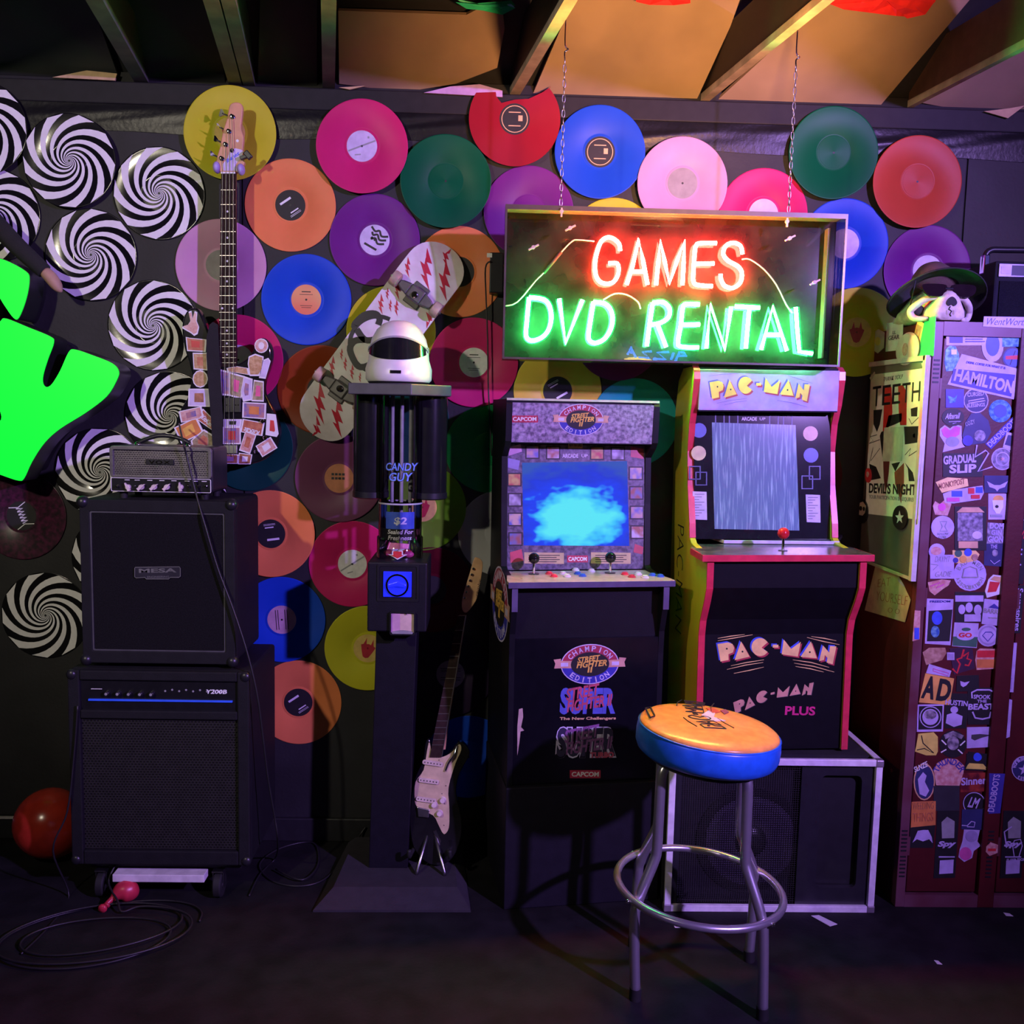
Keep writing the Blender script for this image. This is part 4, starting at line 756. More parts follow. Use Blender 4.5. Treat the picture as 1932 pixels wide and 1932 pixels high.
def band(name, mat, a0, a1, z0f, z1f, e, parent, m=20):
    vs = [];
    for ee in (e, e - .004):
        for f_ in (z0f, z1f):
            for i in range(m + 1):
                a = a0 + (a1 - a0) * i / m; vs.append(hpt(a, f_(abs(a)), ee))
    k = m + 1; fs = [q for i in range(m) for q in ((i, i + 1, k + i + 1, k + i), (2 * k + i, 3 * k + i, 3 * k + i + 1, 2 * k + i + 1), (i, 2 * k + i, 2 * k + i + 1, i + 1), (k + i, k + i + 1, 3 * k + i + 1, 3 * k + i))] + [(0, k, 3 * k, 2 * k), (m, 2 * k + m, 3 * k + m, k + m)]
    return B().add(vs, fs).mk(name, mat, parent, smooth=True)
vz = M('black_visor', (.010, .010, .012), .10)
band('visor', vz, -1.15, 1.15, lambda a: .062 + .012 * a * a, lambda a: .120 - .022 * a * a, .003, r)
band('visor_rim', M('helmet_grey_trim', (.30, .30, .32), .4), -1.25, 1.25, lambda a: .119 - .020 * a * a, lambda a: .124 - .020 * a * a, .005, r)
band('chin_slot', vz, -.16, .16, lambda a: .026, lambda a: .034, .002, r, 8)
for s_ in (-1, 1): band('visor_pivot', M('helmet_grey_trim'), s_ * 1.30, s_ * 1.42, lambda a: .084, lambda a: .098, .004, r, 4)
band('neck_trim', BLACK, -3.14, 3.14, lambda a: .001, lambda a: .006, .0015, r, 36)

# ================================================================ strat-shaped guitar leaning behind the candy machine
def q2(pts): return [(560 + x / 2.683, 1020 + y / 2.683) for x, y in pts]
pt, pb = PX(893, 1065, .115), PX(812, 1600, .275); vv = (pt - pb).normalized(); uu = (Vector((1, 0, 0)) - vv * vv.x).normalized(); FGt = (pb, uu, vv, uu.cross(vv))
r = thing('electric_guitar', 'black electric guitar with cream pickguard leaning beside the candy machine', 'guitar', (pb.x, pb.y, .02))
B().prism(FGt, smooth(onP(FGt, q2([(672, 1005), (650, 1030), (640, 1110), (600, 1200), (582, 1300), (572, 1430), (590, 1550), (650, 1625), (720, 1645), (790, 1605), (832, 1500), (832, 1400), (806, 1280), (822, 1180), (872, 1090), (862, 1045), (820, 1018), (785, 1062), (742, 1095), (692, 1090)])), 3, True), -.042, 0).mk('body', M('gloss_black_lacquer'), r, bevel=.007, smooth=True)
B().prism(FGt, smooth(onP(FGt, q2([(672, 1020), (690, 1092), (738, 1094), (785, 1070), (822, 1030), (832, 1060), (802, 1130), (768, 1250), (772, 1350), (770, 1450), (745, 1485), (718, 1440), (690, 1390), (612, 1350), (597, 1300), (602, 1220), (642, 1160), (660, 1060)])), 3, True), 0, .0025).mk('pickguard', M('cream_pickguard', (.58, .46, .28), .4), r)
B().prism(FGt, onP(FGt, q2([(672, 1095), (733, 1095), (852, 380), (815, 380)])), -.010, .008).mk('fretboard', M('rosewood'), r)
B().prism(FGt, onP(FGt, q2([(690, 1060), (752, 1060), (768, 930), (858, 378), (822, 378)])), -.026, -.0095).mk('neck', M('pale_maple', (.62, .36, .17), .4), r)
for i in range(15):
    t = 1 - .5 ** (i / 9.0); y = 380 + 1040 * t * .95
    if y < 1085: xl, xr = 815 - 143 * (y - 380) / 715, 852 - 119 * (y - 380) / 715; B().line(FGt, onP(FGt, q2([(xl, y), (xr, y)])), .002, .008, .0092).mk('fret', fr, r)
def q9(pts): return [(420 + x / 3.45, 860 + y / 3.45) for x, y in pts]
hd = B().prism(FGt, smooth(onP(FGt, q9([(1650, 660), (1692, 690), (1684, 790), (1665, 880), (1648, 945), (1590, 1020), (1560, 1000), (1560, 930), (1585, 840), (1612, 750), (1632, 680)])), 3, True), -.020, -.006).mk('headstock', M('pale_maple'), r, bevel=.002)
for i in range(6):
    a = onF(FGt, *q9([(1632 - i * 11, 735 + i * 38)])[0]); B().lathe((F3(FGt, *a, -.006), FGt[1], FGt[2], FGt[3]), [(.004, 0), (.004, .008), (.0001, .009)], 10).mk('tuner_post', CHROME, r, smooth=True)
B().line(FGt, onP(FGt, q2([(735, 1090), (856, 378)])), .0022, .008, .010).mk('binding', STEEL, r)
B().textp((FGt[0] + FGt[3] * -.006, *FGt[1:]), 'Squier', q9([(1668, 800)])[0], q9([(1640, 920)])[0], 6, shear=.2).mk('headstock_lettering', BLACK, r)
for i, (x, y) in enumerate(((688, 1125), (668, 1215), (655, 1310))):
    a = onF(FGt, *q2([(x, y)])[0]); F_ = (F3(FGt, *a, .0025), Vector(FGt[1]), FGt[2], FGt[3]); p_ = B().prism(F_, rrect(-.034, .034, -.008, .008, .007), 0, .006).mk('pickup', M('cream_pickup', (.62, .50, .42), .4), r, bevel=.001)
    for k in range(6): B().disc(F_, -.026 + k * .0104, 0, .0022, .006, .0066, 8).mk('pole_piece', STEEL, p_)
for x, y in ((738, 1312), (695, 1335), (722, 1378)): B().lathe((F3(FGt, *onF(FGt, *q2([(x, y)])[0]), .0025), FGt[1], FGt[2], FGt[3]), [(.012, 0), (.010, .004), (.008, .014), (.0001, .0145)], 16).mk('control_knob', M('cream_knob', (.75, .62, .58), .4), r, smooth=True)
B().prism(FGt, onP(FGt, q2([(610, 1345), (672, 1360), (668, 1400), (615, 1395)])), 0, .010).mk('bridge', STEEL, r, bevel=.002)
B().prism(FGt, onP(FGt, q2([(690, 1470), (705, 1465), (730, 1520), (722, 1548)])), 0, .003).mk('jack_plate', CHROME, r)
for x, y in ((755, 1240), (735, 1280), (748, 1330), (745, 1440), (720, 1110)): B().disc(FGt, *onF(FGt, *q2([(x, y)])[0]), .0018, .0025, .0032, 8).mk('screw', STEEL, r)
B().tube(smooth([F3(FGt, *onF(FGt, *q2([(812, 1035)])[0]), .004), F3(FGt, *onF(FGt, *q2([(795, 1085)])[0]), .012), F3(FGt, *onF(FGt, *q2([(770, 1120)])[0]), .010), F3(FGt, *onF(FGt, *q2([(752, 1165)])[0]), .006)], 4), .004, 8).mk('strap_hook', CHROME, r, smooth=2)
r = thing('guitar_stand', 'low chrome and black guitar stand under the leaning guitar', 'stand', (pb.x, pb.y + .02, 0))
g0 = FL(800, 1640, .03); bs_ = pb + Vector((0, .03, 0))
for i, e in enumerate((Vector((g0.x - .02, -.33, .05)), Vector((g0.x + .07, -.335, .05)), Vector((pb.x - .03, -.12, .006)))):
    B().tube([Vector((pb.x, -.235, .18)), e, e + Vector((0, -.0, -.012))], .006, 8).mk('leg', STEEL if i < 2 else BLKPLASTIC, r, smooth=2)
for dx in (-.05, .05): B().tube(smooth([Vector((pb.x, -.235, .10)), Vector((pb.x + dx, -.25, .095)), Vector((pb.x + dx * 1.3, -.325, .098)), Vector((pb.x + dx * 1.3, -.335, .125))], 4), .007, 8).mk('cradle_arm', RUBBER, r, smooth=2)
# ================================================================ neon sign hanging on chains
sx0, sx1, sz0, sz1 = .050, 1.086, 1.700, 2.157
r = thing('neon_sign', 'hanging black sign box with red and green neon lettering', 'neon sign', ((sx0 + sx1) / 2, -.31, sz0))
SBK = M('black_acrylic', (.0105, .010, .010), .10, var=.5, vs=9, spec=.3); SRT = CLEAR('smoked_acrylic', (.86, .84, .82), .06, 1.5, .7); SFR = CLEAR('clear_acrylic', (.985, .985, .985), .01, 1.45, .8)
B().box(sx0, sx1, -.268, -.258, sz0, sz1).mk('back_panel', SBK, r)
for nm, q in (('top_return', (sx0, sx1, sz1 - .005, sz1)), ('bottom_return', (sx0, sx1, sz0, sz0 + .005)), ('side_return', (sx0, sx0 + .005, sz0 + .005, sz1 - .005)), ('side_return', (sx1 - .005, sx1, sz0 + .005, sz1 - .005))):
    B().box(q[0], q[1], -.360, -.268, q[2], q[3]).mk(nm, M('acrylic_edge', (.10, .075, .06), .3) if nm == 'top_return' else SRT, r)
EDG = M('acrylic_edge', (.10, .075, .06), .3)
B().box(sx0, sx1, -.364, -.360, sz1 - .014, sz1).mk('edge_strip', EDG, r); B().box(sx0, sx1, -.364, -.360, sz0, sz0 + .006).mk('edge_strip', EDG, r)
for x in (sx0, sx1 - .006): B().box(x, x + .006, -.364, -.360, sz0 + .006, sz1 - .014).mk('edge_strip', EDG, r)
B().box(sx1 - .036, sx1 - .030, -.30, -.268, sz0 + .03, sz1 - .03).mk('inner_bracket', DKGREY, r)
b = B(); b.add([(sx0 + .006, -.362, sz0 + .006), (sx1 - .006, -.362, sz0 + .006), (sx1 - .006, -.362, sz1 - .014), (sx0 + .006, -.362, sz1 - .014)], [(0, 1, 2, 3)]); b.mk('front_cover', SFR, r)
NRED = M('red_neon', (1, .3, .2), .4, emit=(1.0, .030, .020), es=700.0, var=0); NGRN = M('green_neon', (.3, 1, .5), .4, emit=(.045, 1.0, .16), es=280.0, var=0)
def GLASS(name, col, es):
    m = bpy.data.materials.new(name); m.use_nodes = True; nt = m.node_tree; N = nt.nodes; N.remove(N['Principled BSDF'])
    ad = N.new('ShaderNodeAddShader'); tr = N.new('ShaderNodeBsdfTransparent'); em = N.new('ShaderNodeEmission'); em.inputs[0].default_value = (*col, 1); em.inputs[1].default_value = es
    nt.links.new(tr.outputs[0], ad.inputs[0]); nt.links.new(em.outputs[0], ad.inputs[1]); nt.links.new(ad.outputs[0], N['Material Output'].inputs[0]); return m
GLR, GLG = GLASS('red_neon_glass', (1.0, .03, .02), .55), GLASS('green_neon_glass', (.0, 1.0, .22), .40)
FN = WALL(.292)
def q6(pts): return onP(FN, [(900 + x / 2.611, 360 + y / 2.611) for x, y in pts])
def neon(strokes, mat, name='neon_letter', rad=.0062, sm=3):
    for s_ in strokes:
        pts = q6(s_[1]); pts = smooth(pts, sm) if s_[0] else pts
        k = B().tube([F3(FN, p[0], p[1], 0) for p in pts], rad, 8).mk(name, mat, r, smooth=2)
        B().tube([F3(FN, p[0], p[1], 0) for p in pts], .0112, 10).mk('glass_tube', GLR if mat is NRED else GLG, k, smooth=2)
neon([(1, [(705, 295), (700, 262), (672, 236), (640, 230), (610, 252), (592, 300), (582, 350), (584, 410), (602, 445), (632, 458), (668, 452), (690, 425), (698, 392), (690, 358), (648, 358)])], NRED)
neon([(0, [(737, 462), (765, 375), (797, 240), (818, 345), (840, 462)]), (0, [(768, 398), (822, 398)])], NRED)
neon([(0, [(882, 464), (893, 350), (903, 248), (925, 350), (948, 455), (985, 345), (1022, 248), (1018, 355), (1012, 464)])], NRED)
neon([(1, [(1180, 258), (1105, 258), (1080, 268), (1072, 310), (1066, 400), (1066, 445), (1085, 464), (1160, 470)]), (0, [(1074, 360), (1168, 358)])], NRED)
neon([(1, [(1308, 312), (1298, 272), (1262, 256), (1225, 272), (1213, 312), (1238, 346), (1282, 370), (1304, 402), (1298, 450), (1262, 478), (1222, 470), (1202, 438), (1200, 410)])], NRED)
neon([(1, [(257, 525), (246, 640), (242, 715), (270, 738), (320, 722), (352, 685), (366, 630), (358, 570), (328, 535), (257, 525)])], NGRN)
neon([(0, [(405, 532), (437, 750), (520, 538)])], NGRN)
neon([(1, [(574, 548), (556, 660), (550, 728), (580, 750), (625, 732), (655, 690), (668, 640), (660, 590), (630, 556), (574, 548)])], NGRN)
neon([(0, [(866, 552), (850, 660), (836, 765)]), (1, [(866, 552), (915, 548), (948, 578), (944, 622), (905, 650), (858, 660)]), (0, [(888, 655), (932, 770)])], NGRN)
neon([(1, [(1096, 560), (1032, 558), (1014, 575), (1004, 660), (990, 750), (1010, 768), (1092, 772)]), (0, [(1008, 660), (1097, 658)])], NGRN)
neon([(0, [(1130, 775), (1150, 562), (1222, 782), (1252, 572)])], NGRN)
neon([(0, [(1272, 570), (1392, 576)]), (0, [(1342, 574), (1324, 776)])], NGRN)
neon([(0, [(1400, 782), (1457, 572), (1526, 788)]), (0, [(1424, 708), (1496, 710)])], NGRN)
neon([(0, [(1570, 574), (1578, 690), (1588, 792), (1652, 802)])], NGRN)
GLS = M('unlit_glass_lead', (.55, .45, .42), .2)
for pts in ([(140, 565), (200, 545), (290, 440), (330, 400), (420, 295), (470, 245), (500, 238), (580, 245)], [(1310, 335), (1350, 335), (1420, 385), (1480, 460), (1530, 560), (1560, 600)], [(625, 535), (680, 505), (740, 510), (795, 545), (808, 580)]):
    B().tube([F3(FN, p[0], p[1], -.012) for p in smooth(q6(pts), 3)], .0022, 6).mk('lead_wire', GLS, r, smooth=2)
p = q6([(330, 400), (415, 298)]); B().tube([F3(FN, *p[0], -.012), F3(FN, *p[1], -.012)], .006, 8).mk('electrode_boot', RUBBER, r, smooth=2)
CLP = M('tan_clip', (.62, .45, .35), .4)
for x, y in ((416, 103), (1525, 153), (458, 185), (277, 280), (1538, 235), (1660, 452)):
    a = onF(WALL(.364), 900 + x / 2.611, 360 + y / 2.611); F_ = (F3(WALL(.366), *a, 0), Vector((1, 0, 0)), Vector((0, 0, 1)), Vector((0, -1, 0)))
    k = B().lathe(F_, [(.005, -.004), (.006, .006), (.0001, .007)], 10).mk('wing_nut', CLP, r, smooth=True)
    B().line(F_, [(-.014, -.008), (0, 0), (.016, .008)] if y > 160 else [(0, .010), (0, -.016)], .005, .002, .007).mk('wing', CLP, k)
# chains
for px in (1058, 1488):
    x = PX(px, 395, .335).x; r2 = thing('sign_chain', ('left' if px < 1200 else 'right') + ' steel chain holding up the neon sign', 'chain', (x, -.335, sz1), 0, 'chains of the neon sign')
    z = sz1 + .002; i = 0
    while z < 2.585:
        d1, d2 = ((Vector((1, 0, 0)), Vector((0, 1, 0))) if i % 2 == 0 else (Vector((0, 1, 0)), Vector((1, 0, 0))))
        pts = [Vector((x, -.335, z + .0145)) + d1 * (.0045 * math.cos(a)) + Vector((0, 0, .0125 * math.sin(a))) for a in [2 * math.pi * k / 10 for k in range(10)]]
        B().tube(pts, .0013, 5, True).mk('link', STEEL, r2, smooth=2); z += .0215; i += 1
    B().tube(smooth([Vector((x, -.335, z + .002)), Vector((x, -.333, z + .02)), Vector((x + .01, -.333, z + .028)), Vector((x, -.333, z + .04)), Vector((x, -.333, 2.70))], 4), .0022, 6).mk('hook', CHROME, r2, smooth=2)
# transformer at the left of the sign
r = thing('transformer_box', 'small black power box with a dangling cord left of the neon sign', 'power supply', PX(936, 550, .03))
x0, x1 = PX(924, 500, .06).x, PX(950, 500, .06).x; B().box(x0, x1, -.06, 0.0, PX(935, 552, .06).z, PX(935, 476, .06).z).mk('case', BLKPLASTIC, r, bevel=.003)
B().box(PX(928, 0, .06).x, PX(938, 0, .06).x, -.0615, -.06, PX(935, 486, .06).z, PX(935, 478, .06).z).mk('warning_label', WHITE, r)
B().tube(smooth([PX(926, 492, .07), PX(916, 505, .06), PX(917, 560, .04), PX(920, 640, .035), PX(921, 720, .035), PX(924, 790, .03), PX(928, 860, .025)], 4), .0025, 6).mk('cord', CAB, r, smooth=2)
# blue neon pizza sign on the opposite wall (shows as a reflection in the sign cover)
NBL = M('blue_neon', (.2, .3, 1), .4, emit=(.03, .14, 1.0), es=45.0, var=0); NYE = M('yellow_neon', (1, .8, .3), .4, emit=(1.0, .62, .12), es=30.0, var=0)
vy = .362 * -2 + 5.55            # mirror distance behind the sign cover
def vp(px, py): q = PX(px, py - 3, -vy); return Vector((q.x, -5.55, q.z))
r = thing('wall_neon_sign', 'blue neon pizza sign seen mirrored in the cover of the hanging neon sign', 'neon sign', vp(1235, 680))
for t, pts in enumerate(([(1275, 684), (1282, 667), (1290, 668), (1296, 674), (1278, 674)], [(1266, 682), (1271, 668)], [(1262, 667), (1240, 668), (1256, 681), (1232, 680)], [(1230, 666), (1212, 667), (1226, 679), (1204, 678)], [(1200, 678), (1190, 658), (1184, 672)], [(1196, 668), (1186, 667)])):
    B().tube([vp(*p) for p in pts], .012, 6).mk('neon_letter', NBL, r, smooth=2)
B().tube(smooth([vp(*p) for p in ((1240, 690), (1215, 680), (1185, 680), (1176, 686), (1190, 691), (1210, 686), (1238, 692))], 3), .012, 6).mk('neon_underline', NYE, r, smooth=2)
q = vp(1238, 675); B().box(q.x - .36, q.x + .36, -5.598, -5.57, q.z - .14, q.z + .14).mk('backing', BLACK, r)

# ================================================================ left arcade cabinet
W_ = .490
r = thing('arcade_cabinet', 'black fighting game arcade cabinet on a riser with a blue lit screen', 'arcade cabinet', (.094, -.482, 0), math.radians(8), tilt=math.radians(-.2)); C1 = r
CBK = M('cabinet_black', (.005, .005, .008), .5, spec=.2, bump=.12, bs=300); RIS = M('riser_black', (.008, .007, .013), .55, spec=.3, bump=.15, bs=250)
STONE = M('purple_stone_print', (.10, .075, .14), .45, col2=(.42, .33, .50), vs=85, detail=6); STONE2 = M('dark_stone_print', (.045, .036, .07), .45, col2=(.17, .13, .22), vs=85, detail=6)
B().box(-.004, W_ + .004, .008, .44, 0, .392).mk('riser', RIS, r, local=True, bevel=.003)
prof = [(.022, .392), (.026, .80), (.022, .87), (-.002, .945), (-.006, 1.026), (.18, 1.040), (.196, 1.05), (.215, 1.25), (.222, 1.40), (.175, 1.432), (.158, 1.45), (.150, 1.565), (.158, 1.580), (.44, 1.580), (.44, .392)]
SD = FR((0, 0, 0), (0, 1, 0), (0, 0, 1))
B().prism(SD, prof, 0, .018).mk('side_panel', CBK, r, local=True, bevel=.001); B().prism(SD, prof, W_ - .018, W_).mk('side_panel', CBK, r, local=True, bevel=.001)
EDL = M('edge_trim', (.10, .08, .16), .35)
for x in (-.0015, W_ - .0175): B().line(SD, prof[3:13], .003, x, x + .019).mk('edge_trim', CBK, r, local=True)
for x in (.0, W_ - .018): B().box(x, x + .018, -.009, -.004, .945, 1.022).mk('edge_trim', EDL, r, local=True)
B().box(.018, W_ - .018, .40, .44, .392, 1.575).mk('back_panel', CBK, r, local=True); B().box(.018, W_ - .018, .16, .44, 1.566, 1.578).mk('top_panel', CBK, r, local=True)
B().box(.018, W_ - .018, .040, .052, .85, 1.024).mk('upper_front_panel', CBK, r, local=True)
FP = FR((0, .026, 0), (1, 0, 0), (0, 0, 1)); B().box(.018, W_ - .018, .026, .040, .394, .852).mk('front_panel', M('front_panel_black', (.004, .0038, .007), .3, spec=.2), r, local=True)
B().prism(FR((0, 0, 0), (1, 0, 0), (0, 1, 0)), [(-.012, -.014), (W_ + .016, -.014), (W_ + .016, .02), (W_ - .016, .185), (.016, .185), (-.012, .02)], 1.026, 1.036).mk('control_deck', M('deck_silver', (.50, .40, .42), .25, .3), r, local=True, bevel=.001)
B().box(-.012, W_ + .016, -.016, -.010, 1.018, 1.0355).mk('deck_edge', EDL, r, local=True)
DK = FR((0, 0, 1.036), (1, 0, 0), (0, 1, 0))
BTN = {'r': M('button_red', (.62, .03, .06), .3), 'w': M('button_white', (.62, .55, .68), .3), 'b': M('button_blue', (.03, .10, .55), .3)}
for px, py in ((1007, 1080), (1151, 1078)):
    a, b_ = onF(DK, px, py + 3, r); k = B().disc(DK, a, b_, .017, 0, .002, 20).mk('joystick', BLKPLASTIC, r, local=True)
    B().lathe((F3(DK, a, b_, 0), DK[1], DK[2], DK[3]), [(.0045, .002), (.0042, .036)], 10).mk('joystick_shaft', CHROME, k, local=True, smooth=True)
    B().ball(F3(DK, a, b_, .050), .0175, 12).mk('ball_top', M('gloss_black_ball', (.008, .008, .009), .08), k, local=True, smooth=2)
for px, py, c in ((1036, 1083, 'r'), (1045, 1088, 'r'), (1062, 1083, 'w'), (1070, 1088, 'w'), (1086, 1076, 'w'), (1090, 1083, 'b'), (1099, 1087, 'b'), (1116, 1078, 'w'), (1179, 1084, 'r'), (1192, 1089, 'r'), (1204, 1084, 'w'), (1217, 1090, 'w'), (1231, 1086, 'b'), (1246, 1088, 'b')):
    a, b_ = onF(DK, px, py, r); k = B().lathe((F3(DK, a, b_, 0), DK[1], DK[2], DK[3]), [(.0125, 0), (.0125, .003), (.009, .004)], 18).mk('button_ring', BTN[c], r, local=True, smooth=True)
    B().lathe((F3(DK, a, b_, 0), DK[1], DK[2], DK[3]), [(.0092, .003), (.0088, .007), (.006, .0085), (.0001, .0088)], 16).mk('button_cap', BTN[c], k, local=True, smooth=True)
for px, py in ((966, 1079), (984, 1092), (1272, 1094), (1243, 1080)): a, b_ = onF(DK, px, py, r); B().disc(DK, a, b_, .0035, 0, .0012, 10).mk('screw', CHROME, r, local=True)
BZ = FR((0, .200, 1.037), (1, 0, 0), (0, .030, .40)); BH = .402
B().fbox(BZ, .018, W_ - .018, 0, BH, -.012, 0).mk('bezel', STONE2, r, local=True)
scq = onP(BZ, [(985, 873), (1183, 870), (1187, 1030), (988, 1029)], r); sx_ = [p[0] for p in scq]; sy_ = [p[1] for p in scq]
def screen_mat():
    m = bpy.data.materials.new('blue_screen'); m.use_nodes = True; nt = m.node_tree; N = nt.nodes; p = N['Principled BSDF']; p.inputs['Roughness'].default_value = .12; p.inputs['Base Color'].default_value = (.02, .03, .06, 1)
    tc = N.new('ShaderNodeTexCoord'); mp = N.new('ShaderNodeMapping'); nt.links.new(tc.outputs['Generated'], mp.inputs[0]); mp.inputs['Location'].default_value = (-.36, 0, -.26)
    mp.inputs['Scale'].default_value = (.72, 0, .80); nz = N.new('ShaderNodeTexNoise'); nz.inputs['Scale'].default_value = 5; nz.inputs['Detail'].default_value = 2; nt.links.new(tc.outputs['Generated'], nz.inputs[0])
    ln = N.new('ShaderNodeVectorMath'); ln.operation = 'LENGTH'; nt.links.new(mp.outputs[0], ln.inputs[0]); ad = N.new('ShaderNodeMath'); ad.operation = 'MULTIPLY_ADD'; ad.inputs[1].default_value = .35; nt.links.new(nz.outputs['Fac'], ad.inputs[0]); nt.links.new(ln.outputs['Value'], ad.inputs[2])
    rp = N.new('ShaderNodeValToRGB'); e = rp.color_ramp.elements; e[0].position = .36; e[0].color = (.10, .80, .90, 1); e[1].position = .74; e[1].color = (.028, .085, .42, 1)
    for pos, c in ((.44, (.04, .52, .95)), (.49, (.008, .045, .85)), (.60, (.010, .035, .62))): x = e.new(pos); x.color = (*c, 1)
    nt.links.new(ad.outputs[0], rp.inputs[0]); nt.links.new(rp.outputs[0], p.inputs['Emission Color']); p.inputs['Emission Strength'].default_value = .95; return m
B().prism(BZ, scq, 0, .001).mk('screen', screen_mat(), r, local=True)
FQ = FR((0, .160, 1.447), (1, 0, 0), (0, -.010, .118)); B().fbox(FQ, .018, W_ - .018, 0, .122, -.010, 0).mk('marquee', STONE, r, local=True)
B().box(.018, W_ - .018, .160, .20, 1.444, 1.449).mk('marquee_underside', CBK, r, local=True)
B().box(.0, W_, .150, .165, 1.576, 1.583).mk('top_edge', M('pale_top_edge', (.5, .55, .35), .4), r, local=True)
def champ(F, root, cx, cy, w_, part, sc_y=.55, sk=1.0):
    rx = w_ / 2 * .80; ry = w_ * sc_y / 2; m = B()
    e0 = B().prism(F, ell(cx, cy, rx, ry, 36), 0, .0008).mk('logo_border', LILAC, part, local=True)
    up = ell(cx, cy, rx * .965, ry * .95, 20, 0, math.pi, closed=False); dn = ell(cx, cy, rx * .965, ry * .95, 20, math.pi, 2 * math.pi, closed=False)
    B().prism(F, up, .0008, .0013).mk('logo_red_half', M('logo_red', (.36, .03, .07), .45), part, local=True); B().prism(F, dn, .0008, .0013).mk('logo_blue_half', M('logo_blue', (.04, .04, .40), .45), part, local=True)
    for s_ in (-1, 1):
        B().prism(F, [(cx + s_ * w_ * x, cy + w_ * y) for x, y in ((.22, .05), (.40, .055), (.40, .085), (.50, .075), (.475, .02), (.49, -.045), (.36, -.045), (.22, -.05))], .0013, .0019).mk('logo_ribbon', M('ribbon_tan', (.62, .34, .26), .45), part, local=True)
        B().prism(F, [(cx + s_ * w_ * x, cy + w_ * y) for x, y in ((.30, .03), (.40, .03), (.40, -.022), (.30, -.022))], .0019, .0022).mk('logo_ribbon_print', LILAC, part, local=True)
    B().prism(F, ell(cx, cy, rx * .66, ry * .60, 28), .0013, .0022).mk('logo_center', BLACK, part, local=True)
    for word, a0, a1, rr, fl in (('CHAMPION', 150, 30, .78, 0), ('EDITION', 222, 318, .79, 1)):
        b = B()
        for i, ch in enumerate(word):
            a = math.radians(a0 + (a1 - a0) * i / (len(word) - 1)); px_, py_ = cx + rx * rr * math.cos(a), cy + ry * rr * math.sin(a); nx, ny = math.cos(a) / rx, math.sin(a) / ry; th = math.atan2(ny, nx) - math.pi / 2 + (math.pi if fl else 0)
            b.text(F, ch, px_, py_, w_ * (.058 if ch != 'I' else .016), w_ * .072, .0013, .0006, bold=.02, rot=th)
        b.mk('logo_lettering', LILAC, part, local=True, kind='stuff')
    b = B(); b.text(F, 'STREET', cx - w_ * .02, cy + w_ * .075, w_ * .32, w_ * .075, .0022, .0006, bold=.03, shear=.3, rot=.10); b.text(F, 'FIGHTER', cx + w_ * .02, cy + w_ * .005, w_ * .42, w_ * .085, .0022, .0006, bold=.03, shear=.3, rot=.06); b.text(F, 'II', cx, cy - w_ * .075, w_ * .07, w_ * .075, .0022, .0006, bold=.03, shear=.1); b.mk('logo_lettering', GOLD, part, local=True, kind='stuff')
def lg(F, root, px, py, wpx, part, sc_y=.55):
    a = onF(F, px, py, root); e = onF(F, px + wpx / 2, py, root); champ(F, root, a[0], a[1], 2 * math.hypot(e[0] - a[0], e[1] - a[1]), part, sc_y)
def tagbox(F, root, pts, text, part, mat, tmat=WHITE, h=.6, name='tag', bold=.03, shear=0):
    o = onP(F, pts, root); k = B().prism(F, o, 0, .0008).mk(name, mat, part, local=True)
    c0 = Vector(o[0]) * .5 + Vector(o[3]) * .5; c1 = Vector(o[1]) * .5 + Vector(o[2]) * .5; hh = ((Vector(o[0]) - Vector(o[3])).length + (Vector(o[1]) - Vector(o[2])).length) / 2; c = (c0 + c1) / 2; d = c1 - c0
    if text: B().text(F, text, c.x, c.y, d.length * .88, hh * h, .0008, .0005, bold=bold, shear=shear, rot=math.atan2(d.y, d.x)).mk(name + '_lettering', tmat, k, local=True)
    return k
lg(FQ, r, 1096, 792, 106, r); tagbox(FQ, r, [(965, 784), (1015, 784), (1015, 797), (964, 797)], 'CAPCOM', r, M('capcom_red', (.45, .02, .06), .45), name='maker_tag')
CREDT = M('tag_tan', (.55, .42, .22), .45); CRD = M('tag_red', (.48, .06, .10), .45)
for pts, m in (([(959, 844), (982, 838), (985, 852), (960, 860)], M('tag_pink', (.62, .36, .52), .45)), ([(958, 864), (981, 869), (978, 887), (958, 882)], M('tag_violet', (.28, .24, .55), .45)), ([(1190, 843), (1214, 847), (1214, 866), (1190, 862)], CRD), ([(962, 1042), (984, 1036), (988, 1058), (963, 1062)], CRD), ([(1198, 1026), (1214, 1032), (1212, 1046), (1195, 1042)], CRD)):
    k = B().prism(BZ, onP(BZ, pts, r), 0, .0008).mk('bezel_tag', m, r, local=True)
tagbox(BZ, r, [(1072, 833), (1099, 833), (1099, 846), (1072, 846)], 'NEW FEATURES', r, CREDT, BLACK, .5, 'feature_tag')
B().textp(BZ, 'ARCADE', (1060, 864), (1090, 864), 8, r, bold=.03).mk('bezel_lettering', LILAC, r, local=True) if False else None
b = B(); b.textp(BZ, 'ARCADE', (1061, 864), (1091, 864), 8, r, bold=.03); b.textp(BZ, 'UP', (1097, 863), (1109, 863), 6, r, bold=.02); b.mk('bezel_lettering', LILAC, r, local=True, kind='stuff')
sw = [M('portrait_%d' % i, c, .45, col2=c2, vs=45, detail=1) for i, (c, c2) in enumerate((((.55, .42, .12), (.45, .06, .06)), ((.45, .40, .60), (.10, .08, .14)), ((.10, .14, .50), (.55, .40, .36)), ((.30, .10, .08), (.12, .16, .45)), ((.50, .30, .32), (.14, .14, .48)), ((.52, .46, .66), (.35, .12, .10))))]
